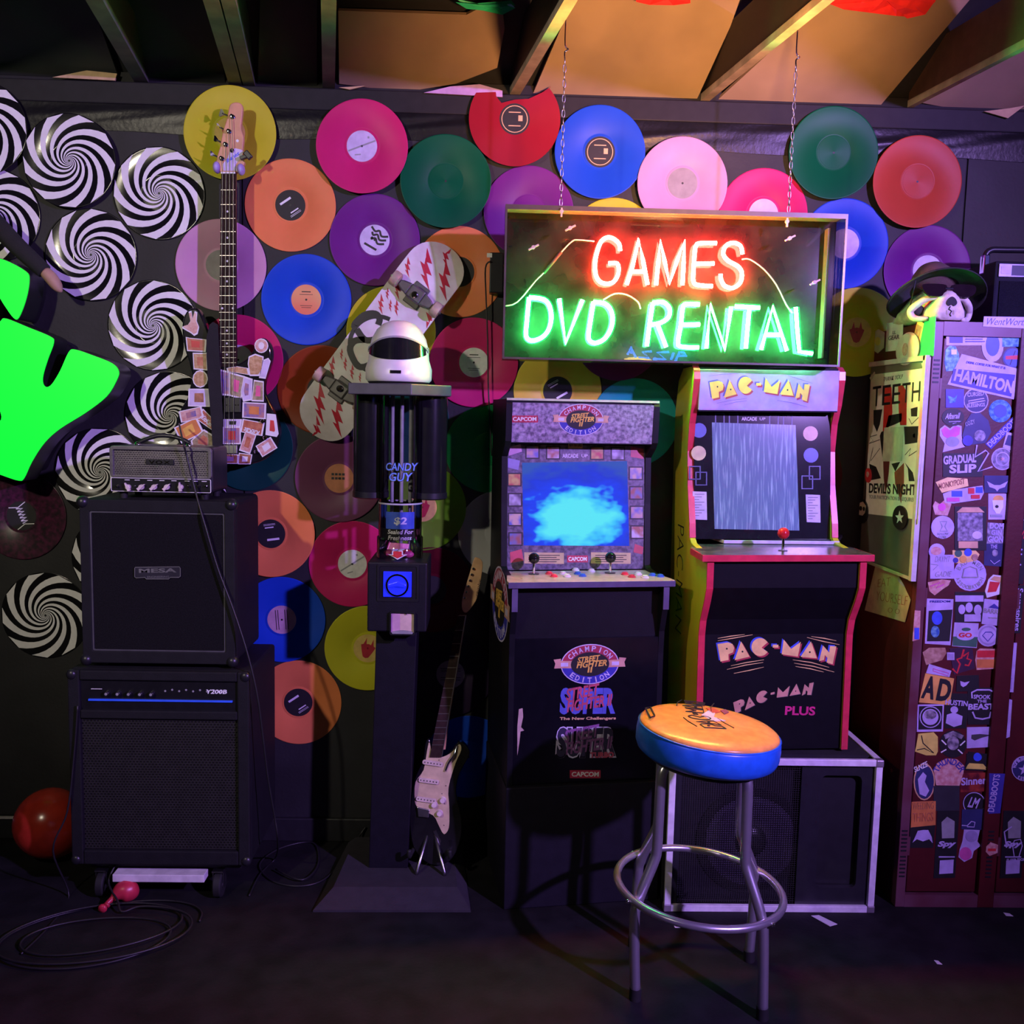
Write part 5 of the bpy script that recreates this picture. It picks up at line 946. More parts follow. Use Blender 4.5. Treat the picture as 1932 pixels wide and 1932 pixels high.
for i, (x, y) in enumerate(((971, 905), (972, 943), (972, 980), (973, 1017), (1005, 853), (1044, 854), (1127, 855), (1166, 856), (1200, 893), (1201, 930), (1202, 967), (1203, 1004))):
    k = B().prism(BZ, onP(BZ, [(x - 14, y - 13), (x + 13, y - 13), (x + 13, y + 13), (x - 14, y + 13)], r), 0, .0007).mk('portrait_frame', BLACK, r, local=True)
    B().prism(BZ, onP(BZ, [(x - 11.5, y - 10.5), (x + 10.5, y - 10.5), (x + 10.5, y + 10.5), (x - 11.5, y + 10.5)], r), .0007, .0011).mk('portrait_print', sw[i % 6], k, local=True)
for x0_, x1_ in ((989, 1064), (1115, 1190)):
    k = B().prism(BZ, onP(BZ, [(x0_, 1042), (x1_, 1043), (x1_, 1064), (x0_, 1063)], r), 0, .0008).mk('instruction_plate', CREDT, r, local=True)
    b = B()
    for j in range(4): b.prism(BZ, onP(BZ, [(x0_ + 8, 1047 + j * 4), (x1_ - 8 - 6 * (j % 2), 1047 + j * 4), (x1_ - 8 - 6 * (j % 2), 1048.4 + j * 4), (x0_ + 8, 1048.4 + j * 4)], r), .0008, .0011)
    b.mk('instruction_print', BLACK, k, local=True, kind='stuff')
tagbox(BZ, r, [(1070, 1048), (1109, 1048), (1109, 1061), (1070, 1061)], 'CAPCOM', r, M('capcom_red'), name='maker_tag')
# front panel logos
lg(FP, r, 1113, 1253, 136, r)
SUPB = M('super_blue', (.10, .12, .55), .4); SUPR = M('super_red', (.50, .08, .14), .4); SUPP = M('super_plum', (.22, .08, .24), .4)
B().textp(FP, 'SUPER', (1057, 1348), (1162, 1347), 50, r, bold=.05).mk('logo_super', SUPB, r, local=True)
b = B(); b.textp(FP, 'STREET', (1069, 1322), (1134, 1310), 22, r, .0005, .0006, bold=.03, shear=.35); b.textp(FP, 'FIGHTER II', (1070, 1344), (1158, 1330), 22, r, .0005, .0006, bold=.03, shear=.35); b.mk('logo_lettering', SUPR, r, local=True, kind='stuff')
B().textp(FP, 'The New Challengers', (1056, 1360), (1162, 1359), 7, r, bold=.03).mk('logo_lettering', TAN, r, local=True)
B().textp(FP, 'SUPER', (1049, 1431), (1165, 1430), 60, r, bold=.10).mk('logo_outline', LILAC, r, local=True); B().textp(FP, 'SUPER', (1051, 1428), (1163, 1427), 55, r, .0004, .0005, bold=.04).mk('logo_super', M('super_black', (.03, .025, .06), .4), r, local=True)
b = B(); b.textp(FP, 'STREET', (1066, 1402), (1134, 1389), 24, r, .0009, .0006, bold=.03, shear=.35); b.textp(FP, 'FIGHTER II', (1068, 1424), (1158, 1411), 23, r, .0009, .0006, bold=.03, shear=.35); b.mk('logo_lettering', SUPP, r, local=True, kind='stuff')
B().textp(FP, 'TURBO', (1113, 1430), (1158, 1429), 11, r, .0014, .0005, bold=.05).mk('logo_lettering', SUPR, r, local=True)
tagbox(FP, r, [(1075, 1453), (1133, 1453), (1133, 1468), (1075, 1468)], 'CAPCOM', r, M('capcom_red'), name='maker_tag')
for pts in ([(965, 1338), (972, 1336), (973, 1352), (969, 1372), (975, 1378), (968, 1380), (966, 1400), (962, 1425), (962, 1370)],):
    B().prism(FP, onP(FP, [(x + 14, y) for x, y in pts], r), 0, .0008).mk('torn_patch', M('bare_chipboard', (.50, .36, .32), .7), r, local=True)
# decal on the left side panel
FLs = FR((0, .44, 0), (0, -1, 0), (0, 0, 1)); champ(FLs, r, .225, .925, .40, r, .60)

# ================================================================ right arcade cabinet on the speaker box
r = thing('arcade_cabinet', 'yellow and black maze game arcade cabinet with red edges on a speaker box', 'arcade cabinet', (.679, -.421, .497), math.radians(2.0), tilt=math.radians(-.8)); W_ = .486
YSD = M('yellow_cabinet_paint', (.60, .42, .030), .35, var=.08, vs=6); TMO = M('red_t_molding', (.62, .035, .075), .3); PBK = M('front_black_vinyl', (.004, .004, .006), .55, spec=.15)
MAR = M('lavender_marquee', (.37, .23, .62), .4, emit=(.45, .30, .9), es=.06)
left_prof = [(0, 0), (0, .37), (-.012, .42), (-.055, .49), (-.074, .53), (-.076, .622), (.120, .640), (.145, .655), (.152, .70), (.188, .82), (.202, .93), (.190, 1.02), (.164, 1.08), (.144, 1.16), (.146, 1.185), (.170, 1.20), (.29, 1.198), (.35, 1.16), (.385, 1.06), (.395, .90), (.395, 0)]
for x in (0, W_ - .018):
    o = B().prism(SD, left_prof, x, x + .018).mk('side_panel', YSD, r, local=True)
    B().line(SD, left_prof[0:6], .005, x - .001, x + .019).mk('edge_molding', TMO, r, local=True); B().line(SD, left_prof[7:16], .006, x - .001, x + .019).mk('edge_molding', TMO, r, local=True)
B().box(.018, W_ - .018, .370, .383, 0, 1.06).mk('back_panel', PBK, r, local=True); B().box(.018, W_ - .018, .155, .32, 1.188, 1.198).mk('top_panel', PBK, r, local=True)
for z0, z1, y0, y1 in ((0, .37, .010, .010), (.37, .42, .010, -.002), (.42, .49, -.002, -.045), (.49, .53, -.045, -.064), (.53, .616, -.064, -.066)):
    pass
B().prism(SD, [(.010, 0), (.010, .37), (-.002, .42), (-.045, .49), (-.064, .53), (-.066, .616), (-.050, .616), (-.050, .53), (-.030, .49), (.012, .42), (.024, .37), (.024, 0)], .018, W_ - .018).mk('front_panel', PBK, r, local=True)
B().prism(FR((0, 0, 0), (1, 0, 0), (0, 1, 0)), [(-.016, -.086), (W_ + .016, -.086), (W_ + .016, .06), (W_ - .01, .15), (.01, .15), (-.016, .06)], .622, .634).mk('control_deck', M('deck_black_print', (.03, .026, .035), .25, col2=(.10, .08, .10), vs=25), r, local=True)
B().prism(FR((0, 0, 0), (1, 0, 0), (0, 1, 0)), [(-.019, -.089), (W_ + .019, -.089), (W_ + .019, -.083), (-.019, -.083)], .614, .6335).mk('deck_edge', TMO, r, local=True)
for x in (-.019, W_ + .013): B().box(x, x + .006, -.083, .06, .614, .6335).mk('deck_edge', TMO, r, local=True)
DK = FR((0, 0, .634), (1, 0, 0), (0, 1, 0)); a, b_ = onF(DK, 1477, 1039, r); b_ = max(b_, -.05)
k = B().disc(DK, a, b_, .014, 0, .002, 18).mk('joystick', BLKPLASTIC, r, local=True); B().lathe((F3(DK, a, b_, 0), DK[1], DK[2], DK[3]), [(.0045, .002), (.0042, .040)], 10).mk('joystick_shaft', CHROME, k, local=True, smooth=True); B().ball(F3(DK, a, b_, .054), .0180, 12).mk('ball_top', M('gloss_red_ball', (.55, .02, .03), .12), k, local=True, smooth=2)
BZ = FR((0, .163, .648), (1, 0, 0), (0, .038, .42)); B().fbox(BZ, .018, W_ - .018, 0, .428, -.012, 0).mk('bezel', M('bezel_black', (.012, .011, .016), .12), r, local=True)
def pac_screen():
    m = bpy.data.materials.new('streaked_grey_blue_screen'); m.use_nodes = True; nt = m.node_tree; N = nt.nodes; p = N['Principled BSDF']; p.inputs['Roughness'].default_value = .15
    tc = N.new('ShaderNodeTexCoord'); mp = N.new('ShaderNodeMapping'); nt.links.new(tc.outputs['Object'], mp.inputs[0]); mp.inputs['Scale'].default_value = (160, 0, 9)
    nz = N.new('ShaderNodeTexNoise'); nz.inputs['Scale'].default_value = 1; nz.inputs['Detail'].default_value = 4; nt.links.new(mp.outputs[0], nz.inputs[0])
    rp = N.new('ShaderNodeValToRGB'); e = rp.color_ramp.elements; e[0].position = .50; e[0].color = (.085, .11, .25, 1); e[1].position = .88; e[1].color = (.36, .44, .64, 1); nt.links.new(nz.outputs['Fac'], rp.inputs[0]); nt.links.new(rp.outputs[0], p.inputs['Base Color']); nt.links.new(rp.outputs[0], p.inputs['Emission Color']); p.inputs['Emission Strength'].default_value = .55; return m
B().prism(BZ, onP(BZ, [(1343, 797), (1501, 802), (1508, 1001), (1348, 998)], r), 0, .001).mk('screen', pac_screen(), r, local=True)
OVB, OVC = M('blue_oval_print', (.03, .07, .40), .4), M('cream_oval_print', (.55, .36, .22), .4); NVY = M('navy_line_print', (.03, .045, .17), .4)
for x, y, m in ((1319, 812, OVB), (1318, 855, OVC), (1529, 818, OVC), (1530, 859, OVB)):
    B().prism(BZ, [tuple(p) for p in onP(BZ, ell(x, y, 14, 14, 18), r)], 0, .0006).mk('bezel_oval', m, r, local=True)
for x, y in ((1311, 892), (1323, 903), (1537, 892), (1523, 910), (1358, 790), (1384, 790), (1460, 792), (1486, 793)):
    s_ = 10 if y > 850 else 8; B().line(BZ, onP(BZ, [(x - s_, y - s_ * 1.2), (x + s_, y - s_ * 1.2), (x + s_, y + s_ * 1.2), (x - s_, y + s_ * 1.2)], r), .005, 0, .0006, True).mk('maze_print', NVY, r, local=True)
b = B(); b.textp(BZ, 'ARCADE', (1399, 793.5), (1428, 794), 7, r, bold=.03); b.textp(BZ, 'UP', (1433, 793), (1444, 793.3), 5.5, r, bold=.02); b.mk('bezel_lettering', LILAC, r, local=True, kind='stuff')
for x0_, x1_, y0_, y1_ in ((1306.5, 1334, 927, 981), (1520, 1548, 933, 986)):
    k = B().prism(BZ, onP(BZ, [(x0_, y0_), (x1_ - 1, y0_ + 1), (x1_, y1_), (x0_ + 2, y1_ - 1)], r), 0, .0008).mk('instruction_card', M('lilac_card', (.50, .40, .66), .45), r, local=True); b = B()
    for j in range(9): b.prism(BZ, onP(BZ, [(x0_ + 4, y0_ + 5 + j * 5), (x1_ - 5 - 5 * (j % 3), y0_ + 5 + j * 5), (x1_ - 5 - 5 * (j % 3), y0_ + 6 + j * 5), (x0_ + 4, y0_ + 6 + j * 5)], r), .0008, .0011)
    b.mk('instruction_print', DKGREY, k, local=True, kind='stuff')
B().prism(DK, onP(DK, [(1336, 1016), (1352, 1010), (1590, 1016), (1582, 1026), (1366, 1024)], r), .004, .014).mk('deck_tray', BLKPLASTIC, r, local=True, bevel=.001)
B().line(DK, onP(DK, [(1337, 1017), (1366, 1026), (1583, 1028)], r), .006, .002, .012).mk('tray_edge', LILAC, r, local=True)
FQ = FR((0, .148, 1.062), (1, 0, 0), (0, -.006, .12)); B().fbox(FQ, .018, W_ - .018, 0, .128, -.012, 0).mk('marquee', MAR, r, local=True, bevel=.001); B().box(.018, W_ - .018, .150, .205, 1.058, 1.064).mk('marquee_underside', PBK, r, local=True)
LET = [('P', [(537, 785), (620, 772), (652, 785), (664, 815), (655, 848), (620, 862), (622, 905), (560, 918)]), ('A', [(716, 765), (781, 880), (667, 908)]), ('C', [(862 + 66 * math.cos(a), 808 + 68 * math.sin(a)) for a in [math.radians(32 + 10.2 * i) for i in range(30)]] + [(872, 812)]), ('-', [(957, 790), (1000, 790), (1000, 812), (957, 812)]),
       ('M', [(1040, 750), (1096, 822), (1170, 768), (1147, 880), (1025, 862)]), ('A', [(1247, 765), (1292, 893), (1168, 882)]), ('N', [(1338, 795), (1385, 850), (1392, 800), (1440, 802), (1412, 938), (1366, 925), (1372, 890), (1352, 868), (1346, 905), (1308, 916)])]
def pacword(F, root, fn, sh, eye=True, faces=YEL, s1=None, s2=None):
    for i, (n_, o) in enumerate(LET):
        if s1: B().prism(F, onP(F, [fn(x - sh, y - sh * .8) for x, y in o], root), 0, .0005).mk('letter_shadow', s1, root, local=True)
        if s2: B().prism(F, onP(F, [fn(x + sh, y + sh) for x, y in o], root), .0002, .0008).mk('letter_shadow', s2, root, local=True)
        B().prism(F, onP(F, [fn(x, y) for x, y in o], root), .0006, .0013).mk('letter', faces, root, local=True)
        if eye and n_ in 'PA': c = {0: (608, 820), 1: (727, 842), 5: (1238, 846)}[i]; B().prism(F, onP(F, [fn(*p) for p in ell(c[0], c[1], 7, 7, 10)], root), .0013, .0016).mk('letter_dot', BLACK, root, local=True)
SB, SR_ = M('shadow_blue', (.05, .10, .62), .45), M('shadow_red', (.42, .04, .06), .45)
pacword(FQ, r, lambda x, y: (1335 + (x - 520) * .2097, 712 + (y - 745) * .235 - (x - 985) * .0), 13, True, YEL, M('marquee_blue', (.10, .08, .45), .45), SR_)
FPn = FR((0, .010, 0), (1, 0, 0), (0, 0, 1)); fp_ = lambda x, y: (1220 + x / 4.025, 1020 + y / 4.025)
pacword(FPn, r, fp_, 11, True, CREAM, SB, SR_)
for pts in ([(540, 742), (640, 725), (745, 712)], [(540, 760), (660, 740), (805, 714)], [(1250, 728), (1350, 742), (1440, 760)], [(1218, 735), (1340, 765), (1465, 790)], [(640, 950), (760, 925), (890, 905)], [(610, 978), (750, 945), (885, 925)], [(662, 1008), (780, 985), (890, 960)], [(1110, 905), (1250, 925), (1385, 962)], [(1120, 930), (1270, 955), (1425, 998)], [(1130, 955), (1240, 972), (1345, 998)]):
    B().line(FPn, onP(FPn, [fp_(*p) for p in pts], r), [.001, .0028, .001], 0, .0005).mk('speed_line', CREAM, r, local=True)
for pts in ([(515, 130), (620, 115), (760, 108)], [(1170, 125), (1280, 160), (1375, 190)], [(640, 370), (740, 345), (830, 335)], [(1080, 330), (1200, 350), (1330, 385)], [(580, 355), (700, 330), (830, 315)]):
    B().line(FQ, onP(FQ, [(1220 + x / 4.39, 680 + y / 4.39) for x, y in pts], r), [.0006, .0014, .0006], 0, .0005).mk('speed_line', M('marquee_blue'), r, local=True)
def plusfn(x, y):
    X = 1382 + (x - 530) * .168; Yv = 1312 + (y - 830) * .165; return (X, Yv - (X - 1460) * .27)
pacword(FPn, r, plusfn, 7, True, M('peach_print', (.62, .33, .22), .45), None, DKGREY)
B().textp(FPn, 'PLUS', (1481, 1349), (1538, 1350), 17, r, bold=.03).mk('plus_lettering', M('hot_pink_print', (.65, .03, .20), .45), r, local=True)
FLs = FR((0, .385, 0), (0, -1, 0), (0, 0, 1)); b = B()
B().text(FLs, 'PAC-MAN', .12, .50, .36, .085, 0, .0005, bold=-.02, rot=-math.pi / 2).mk('side_lettering', BLACK, r, local=True)
# speaker box under the right cabinet
r = thing('speaker_box', 'large black subwoofer box with pale aluminium edges under the arcade cabinet', 'speaker', (.92, -.26, 0))
ax0, ax1, af, ak, az1 = .590, 1.252, -.475, -.02, .495
B().box(ax0 + .004, ax1 - .004, af + .05, ak, .006, az1 - .003).mk('box', M('black_carpet', (.014, .013, .016), .9, bump=.5, bs=400), r)
ALU = M('pale_aluminium_edge', (.88, .86, .90), .4, .1); sw_ = .020
for q in ((ax0, ax1, 0, sw_), (ax0, ax1, az1 - sw_, az1)): B().box(q[0] + sw_, q[1] - sw_, af - .002, af + .012, q[2], q[3]).mk('edge_rail', ALU, r, bevel=.001)
for q in ((ax0, ax0 + sw_), (ax1 - sw_, ax1)): B().box(q[0], q[1], af - .002, af + .012, sw_, az1 - sw_).mk('edge_rail', ALU, r, bevel=.001)
for x in (ax0, ax1 - sw_): B().box(x, x + sw_, af + .012, ak, az1 - .004, az1).mk('edge_rail', ALU, r)
for x in (ax0 - .002, ax1 - sw_ - .002):
    for z in (-.0, az1 - sw_ - .002): B().box(x, x + sw_ + .004, af - .005, af + .02, z, z + sw_ + .003).mk('corner_cap', M('dull_corner', (.34, .30, .34), .4, .5), r, bevel=.003)
FS_ = WALL(-af); xp0, xp1 = 1.045, 1.225
for x0_, x1_ in ((ax0 + sw_, ax0 + sw_ + .02), (xp0 - .04, xp0)): B().box(x0_, x1_, af + .012, af + .05, sw_, az1 - sw_).mk('baffle_strip', BLKSATIN, r)
B().box(ax0 + sw_, ax1 - sw_, af + .045, af + .05, sw_, az1 - sw_).mk('baffle', BLKSATIN, r)
wc = onF(WALL(.43), 1415, 1585); Fw = FR((wc[0], af + .045, wc[1]), (1, 0, 0), (0, 0, 1)); CONE = M('grey_cone', (.055, .045, .075), .6)
B().lathe(Fw, [(.175, 0), (.172, .006), (.150, .008), (.140, .004)], 40).mk('woofer_rim', BLKPLASTIC, r, smooth=True)
B().lathe(Fw, [(.145, .008), (.135, .010), (.060, .002), (.055, .002)], 40).mk('woofer_cone', CONE, r, smooth=True); B().lathe(Fw, [(.055, .003), (.045, .016), (.02, .024), (.0001, .026)], 28).mk('dust_cap', BLKPLASTIC, r, smooth=True)
g = B(); x = ax0 + sw_ + .02
while x < xp0 - .04: g.box(x, x + .0014, af + .016, af + .0172, sw_, az1 - sw_); x += .0072
z = sw_
while z < az1 - sw_: g.box(ax0 + sw_ + .02, xp0 - .04, af + .0172, af + .0184, z, z + .0014); z += .0072
g.mk('wire_grille', M('black_steel_grille'), r, kind='stuff')
B().ring(FS_, rrect(xp0 + .022, xp1 - .030, .075, az1 - .055, .018), rrect(xp0, xp1 + .008, sw_, az1 - sw_, .004), -.03, -.012).mk('port_frame', BLKSATIN, r)
B().box(xp0 + .01, xp1 - .01, af + .036, af + .044, .06, az1 - .05).mk('port_throat', BLACK, r)
# bits on the floor
for i, (pts, nm, lab, cat) in enumerate(([[(1530, 1728), (1545, 1727), (1580, 1744), (1566, 1748)], 'tape_strip', 'strip of white tape on the floor before the speaker box', 'tape'], [[(1762, 1812), (1770, 1813), (1778, 1820), (1768, 1819)], 'paper_scrap', 'small white paper scrap on the floor at right', 'paper'], [[(1893, 1722), (1905, 1724), (1912, 1729), (1898, 1728)], 'paper_scrap', 'tiny pale scrap on the floor in front of the lockers', 'paper'])):
    tag(B().prism(FR((0, 0, 0), (1, 0, 0), (0, 1, 0)), [tuple(FL(*p).xy) for p in pts], 0, .001).mk(nm, WHITE), lab, cat)
q = FL(1278, 1748); tag(B().ring(FR((q.x, q.y, 0), (1, 0, 0), (0, 1, 0)), rrect(-.006, .006, -.004, .004, .003), rrect(-.010, .010, -.008, .008, .004), 0, .0015).mk('pull_tab', WHITE), 'small square white ring lying on the floor under the stool', 'pull tab')
# ================================================================ bar stool
SCH = M('stool_chrome', (.70, .69, .74), .28, .85, var=.03)
fc = [FL(1198, 1885), FL(1438, 1922), FL(1413, 1812), FL(1195, 1785)]; fctr = sum(fc, Vector()) / 4
r = thing('bar_stool', 'chrome bar stool with round orange and blue seat in front of the cabinets', 'bar stool', (fctr.x, fctr.y, 0))
sa = math.radians(5.0); su = Vector((math.cos(sa), 0, -math.sin(sa))); Fs = FR((fctr.x + .004, fctr.y, .640), su, (0, 1, 0)); SR = .190
BLV = M('blue_vinyl', (.016, .13, .62), .32); ORV = M('orange_vinyl', (.80, .36, .085), .25)
B().lathe(Fs, [(.150, -.006), (.172, -.004), (.184, .006), (.190, .020), (.191, .045), (.189, .064), (.186, .070)], 56).mk('seat_band', BLV, r, smooth=2)
st_ = B().lathe(Fs, [(.186, .070), (.183, .077), (.174, .083), (.15, .088), (.10, .091), (.05, .092), (.0001, .092)], 56).mk('seat_top', ORV, r, smooth=2)
B().lathe(Fs, [(.1865, .0685), (.1895, .0705), (.1865, .0725)], 56).mk('piping', BLV, r, smooth=2)
B().lathe(Fs, [(.120, -.020), (.150, -.020), (.150, -.006)], 32).mk('seat_plate', M('stool_plate', (.02, .02, .022), .5), r, smooth=True)
FSt = (F3(Fs, 0, 0, .0925), Fs[1], Fs[2], Fs[3])
def stl(pts): return onP(FSt, [(1220 + x / 4.025, 1020 + y / 4.025) for x, y in pts])
p0_, p1_ = Vector(stl([(645, 1440)])[0]), Vector(stl([(445, 1226)])[0]); bd = p1_ - p0_; un = bd.normalized(); pn = Vector((-un.y, un.x)); hs = .088
def seatp(x, y): return p0_ + bd * ((x - 520) / 930) + pn * ((945 - y) / 200 * hs)
for n_, o in LET: B().line(FSt, [seatp(x, y) for x, y in o], .0042, -.001, .0012, True).mk('seat_lettering', BLACK, st_)
for c_ in ((608, 820), (727, 842), (1238, 846)): B().disc(FSt, *seatp(*c_), .004, -.001, .0014, 10).mk('seat_lettering', BLACK, st_)
for o in ([(560, 740), (700, 710), (820, 700)], [(1230, 720), (1350, 745), (1460, 790)], [(600, 975), (760, 940), (890, 925)], [(1110, 925), (1270, 950), (1425, 1000)]): B().line(FSt, [seatp(*p) for p in o], .0022, -.001, .0010).mk('seat_speed_line', BLACK, st_)
for o, m in (([(415, 1325), (470, 1290), (520, 1310), (510, 1340), (600, 1368), (500, 1370)], LILAC), ([(450, 1270), (520, 1275), (560, 1300), (500, 1312)], M('seat_red_print', (.65, .10, .06), .4)), ([(560, 1290), (600, 1282), (625, 1302), (590, 1318)], M('seat_plum_print', (.25, .05, .12), .4))):
    B().prism(FSt, stl(o), -.001, .0008).mk('seat_print', m, st_)
k = B().line(FSt, stl([(-8, 1270), (30, 1262), (62, 1325), (28, 1340)]), .003, -.004, .0006, True).mk('seat_badge', BLACK, st_)
ra = math.radians(3.0); ru = Vector((math.cos(ra), 0, -math.sin(ra))); Fr = FR((fctr.x + .002, fctr.y, .272), ru, (0, 1, 0)); RR = .222
for f in fc:
    d = Vector((f.x - fctr.x, f.y - fctr.y, 0)); L = d.length; d.normalize(); rad = lambda q, z: Vector((fctr.x, fctr.y, z)) + d * q
    dz = -math.tan(sa) * (d.x * .1); pts = [rad(.075, .634 + dz), rad(.110, .632 + dz), rad(.132, .622), rad(.140, .602), rad(.142, .56), rad(.143, .48), rad(.145, .405), rad(.152, .375), rad(.186, .305), rad(.202, .265), rad(.209, .235), rad(.5 * (.211 + L), .12), rad(L, .022)]
    lg_ = B().tube(smooth(pts, 4), .0140, 12).mk('leg', SCH, r, smooth=2)
    B().tube([rad(L - .0008, .032), rad(L, .0)], .0160, 12).mk('rubber_foot', RUBBER, lg_, smooth=True)
    B().ball(F3(Fr, d.x * (RR + .014), d.y * (RR + .014), -.002), .006, 6).mk('bolt', CHROME, lg_, smooth=2)
B().tube([F3(Fr, RR * math.cos(a), RR * math.sin(a), 0) for a in [2 * math.pi * i / 64 for i in range(64)]], .0105, 12, True).mk('foot_ring', SCH, r, smooth=2)

# ================================================================ red lockers
lx0, lf, lz1, PIT = 1.336, -.440, 1.838, .290
r = thing('locker_bank', 'dark red steel lockers covered with stickers at right', 'lockers', (lx0 + .43, -.22, 0)); LK = r
LRD = M('maroon_locker_paint', (.080, .008, .010), .42, var=.2, vs=7, bump=.12, bs=120); LRF = M('worn_locker_edge', (.15, .06, .085), .4, col2=(.10, .014, .02), vs=6, detail=6)
B().box(lx0, lx0 + 3 * PIT, lf + .03, -.002, .0, lz1).mk('body', LRD, r)
FLK = WALL(-lf); FDR = WALL(-lf - .010)
for i in range(4): 
    x = lx0 + i * PIT; w0 = .0 if i == 0 else -.024; w1 = .030 if i < 3 else .0
    if i: w1 = .028
    if i == 3: w1 = 0
    B().box(x + w0, x + w1, lf, lf + .03, .0, lz1).mk('frame_post', LRF if i == 0 else LRD, r, bevel=.002)
for z0, z1, m in ((0, .040, LRF), (lz1 - .042, lz1, LRF)):
    for i in range(3): B().box(lx0 + i * PIT + (.030 if i == 0 else .028), lx0 + (i + 1) * PIT - .024, lf + .001, lf + .03, z0, z1).mk('frame_rail', m, r)
for i in range(3):
    a0, a1 = lx0 + i * PIT + .036, lx0 + (i + 1) * PIT - .030
    dr = B().box(a0, a1, lf + .010, lf + .028, .046, lz1 - .048).mk('door', LRD, r, bevel=.003)
    for z in (.20, 1.0, 1.64): B().box(a0 - .007, a0 + .001, lf + .004, lf + .014, z - .03, z + .03).mk('hinge', LRF, dr)
for x, zs in ((lx0 + .010, (1.655, 1.05 * 0 + .10, .185)), (lx0 + PIT - .002, (.10, .185)), (lx0 + 2 * PIT - .002, (.10,))):
    for z in zs:
        for j in range(6): B().box(x - .004, x + .014, lf - .0012, lf, z + j * .013, z + j * .013 + .0055).mk('louver_slot', BLACK, r)
S = {'1': (1580, 440, 4.83), '2': (1580, 640, 5.489), '3': (1580, 900, 5.489), '4': (1660, 1180, 6.9), '5': (1660, 1420, 6.04)}
_si = [0]
def sp2(c, pts): ox, oy, s = S[c]; return [(ox + x / s, oy + y / s) for x, y in pts]
def quad(x0, y0, x1, y1): return [(x0, y0), (x1, y0), (x1, y1), (x0, y1)]
NAVY = M('navy_print', (.03, .035, .12), .45); HOL = M('holo_print', (.06, .18, .62), .2, .3, col2=(.25, .60, .80), vs=90); MGT = M('magenta_print', (.65, .10, .38), .45); GRN = M('green_print', (.05, .15, .10), .45); BRW = M('brownish_print', (.35, .18, .12), .45, col2=(.55, .34, .25), vs=60); YLW = M('lemon_print', (.75, .65, .12), .4); ORG = M('bright_orange_print', (.80, .42, .10), .4); SMK = M('smoke_print', (.10, .09, .12), .45, col2=(.40, .36, .42), vs=70); LVD = M('lavender_print', (.50, .42, .72), .45); IND = M('indigo_print', (.05, .045, .32), .45)
def stk(c, pts, mat, items=(), F=None, lab=None):
    F = F or FDR; _si[0] += 1; z = .0006 + .0004 * (_si[0] % 4)
    o = onP(F, sp2(c, pts)); k = B().prism(F, o, 0, z).mk('sticker', mat, LK, label=lab)
    for it in items:
        z += .0003
        if it[0] == 't':
            _, s_, p0, p1, h, m = it[:6]; ox, oy, sc_ = S[c]
            kw = dict(bold=.02); kw.update(it[6] if len(it) > 6 else {})
            B().textp((F[0] + F[3] * z, *F[1:]), s_, sp2(c, [p0])[0], sp2(c, [p1])[0], h / sc_, None, 0, .0004, **kw).mk('sticker_lettering', m, k)
        elif it[0] == 'p': B().prism(F, onP(F, sp2(c, it[1])), z, z + .0003).mk('sticker_print', it[2], k)
        elif it[0] == 'l': B().line(F, onP(F, sp2(c, it[1])), it[3], z, z + .0004, it[4] if len(it) > 4 else False).mk('sticker_line', it[2], k)
        elif it[0] == 'arc':
            _, s_, cx, cy, rr, a0, a1, h, m = it; ox, oy, sc_ = S[c]; b = B(); n = len(s_)
            for i, ch in enumerate(s_):
                if ch == ' ': continue
                a = math.radians(a0 + (a1 - a0) * i / (n - 1)); p = (cx + rr * math.cos(a), cy - rr * math.sin(a)); up = 1 if a1 < a0 else -1
                t = (math.sin(a) * up, math.cos(a) * up); hw_ = h * .36; h0 = -h / 2
                nx, ny = math.cos(a) * up, -math.sin(a) * up
                base = (p[0] - nx * h / 2, p[1] - ny * h / 2)
                q0 = (base[0] - t[0] * hw_, base[1] - t[1] * hw_); q1 = (base[0] + t[0] * hw_, base[1] + t[1] * hw_)
                b.textp((F[0] + F[3] * z, *F[1:]), ch, sp2(c, [q0])[0], sp2(c, [q1])[0], h / sc_, None, 0, .0004, bold=.02)
            b.mk('sticker_lettering', m, k, kind='stuff')
    return k
def E(cx, cy, rx, ry=None, n=20): return ell(cx, cy, rx, ry or rx, n)
stk('1', quad(990, 865, 1365, 1022), LVD, [('p', quad(1020, 890, 1140, 1000), IND)] + [('p', quad(1165, 895 + j * 22, 1340 - 20 * (j % 2), 903 + j * 22), IND) for j in range(5)])
stk('1', E(1412, 1022, 100, 152), LVD, [('p', E(1412, 1015, 62, 105), BLUEP)]); stk('1', quad(1500, 885, 1692, 1035), HOL); stk('1', E(1598, 1135, 96), NAVY, [('p', E(1598, 1135, 82), BLUEP), ('l', [(1620, 1070), (1570, 1200)], BLACK, .003), ('p', [(1530, 1120), (1660, 1110), (1660, 1150), (1530, 1150)], RED)])
stk('1', [(985, 1060), (1020, 1025), (1075, 1030), (1105, 1100), (1115, 1190), (1080, 1250), (990, 1258), (975, 1180)], HOL, [('p', quad(1035, 1060, 1085, 1105), WHITE)])
stk('1', [(1130, 1100), (1660, 1240), (1605, 1515), (1000, 1378)], LVD, [('p', [(1055, 1235), (1618, 1290), (1580, 1490), (1030, 1362)], IND), ('t', 'HAMILTON', (1058, 1345), (1590, 1462), 118, LVD, dict(bold=.04)), ('t', 'DRINK COFFEE FOR WHAT IT IS', (1175, 1185), (1530, 1240), 22, IND)])
stk('1', quad(985, 1420, 1150, 1590), IND, [('p', [(1000, 1480), (1060, 1500), (1090, 1470), (1070, 1540), (1020, 1550)], HOL)])
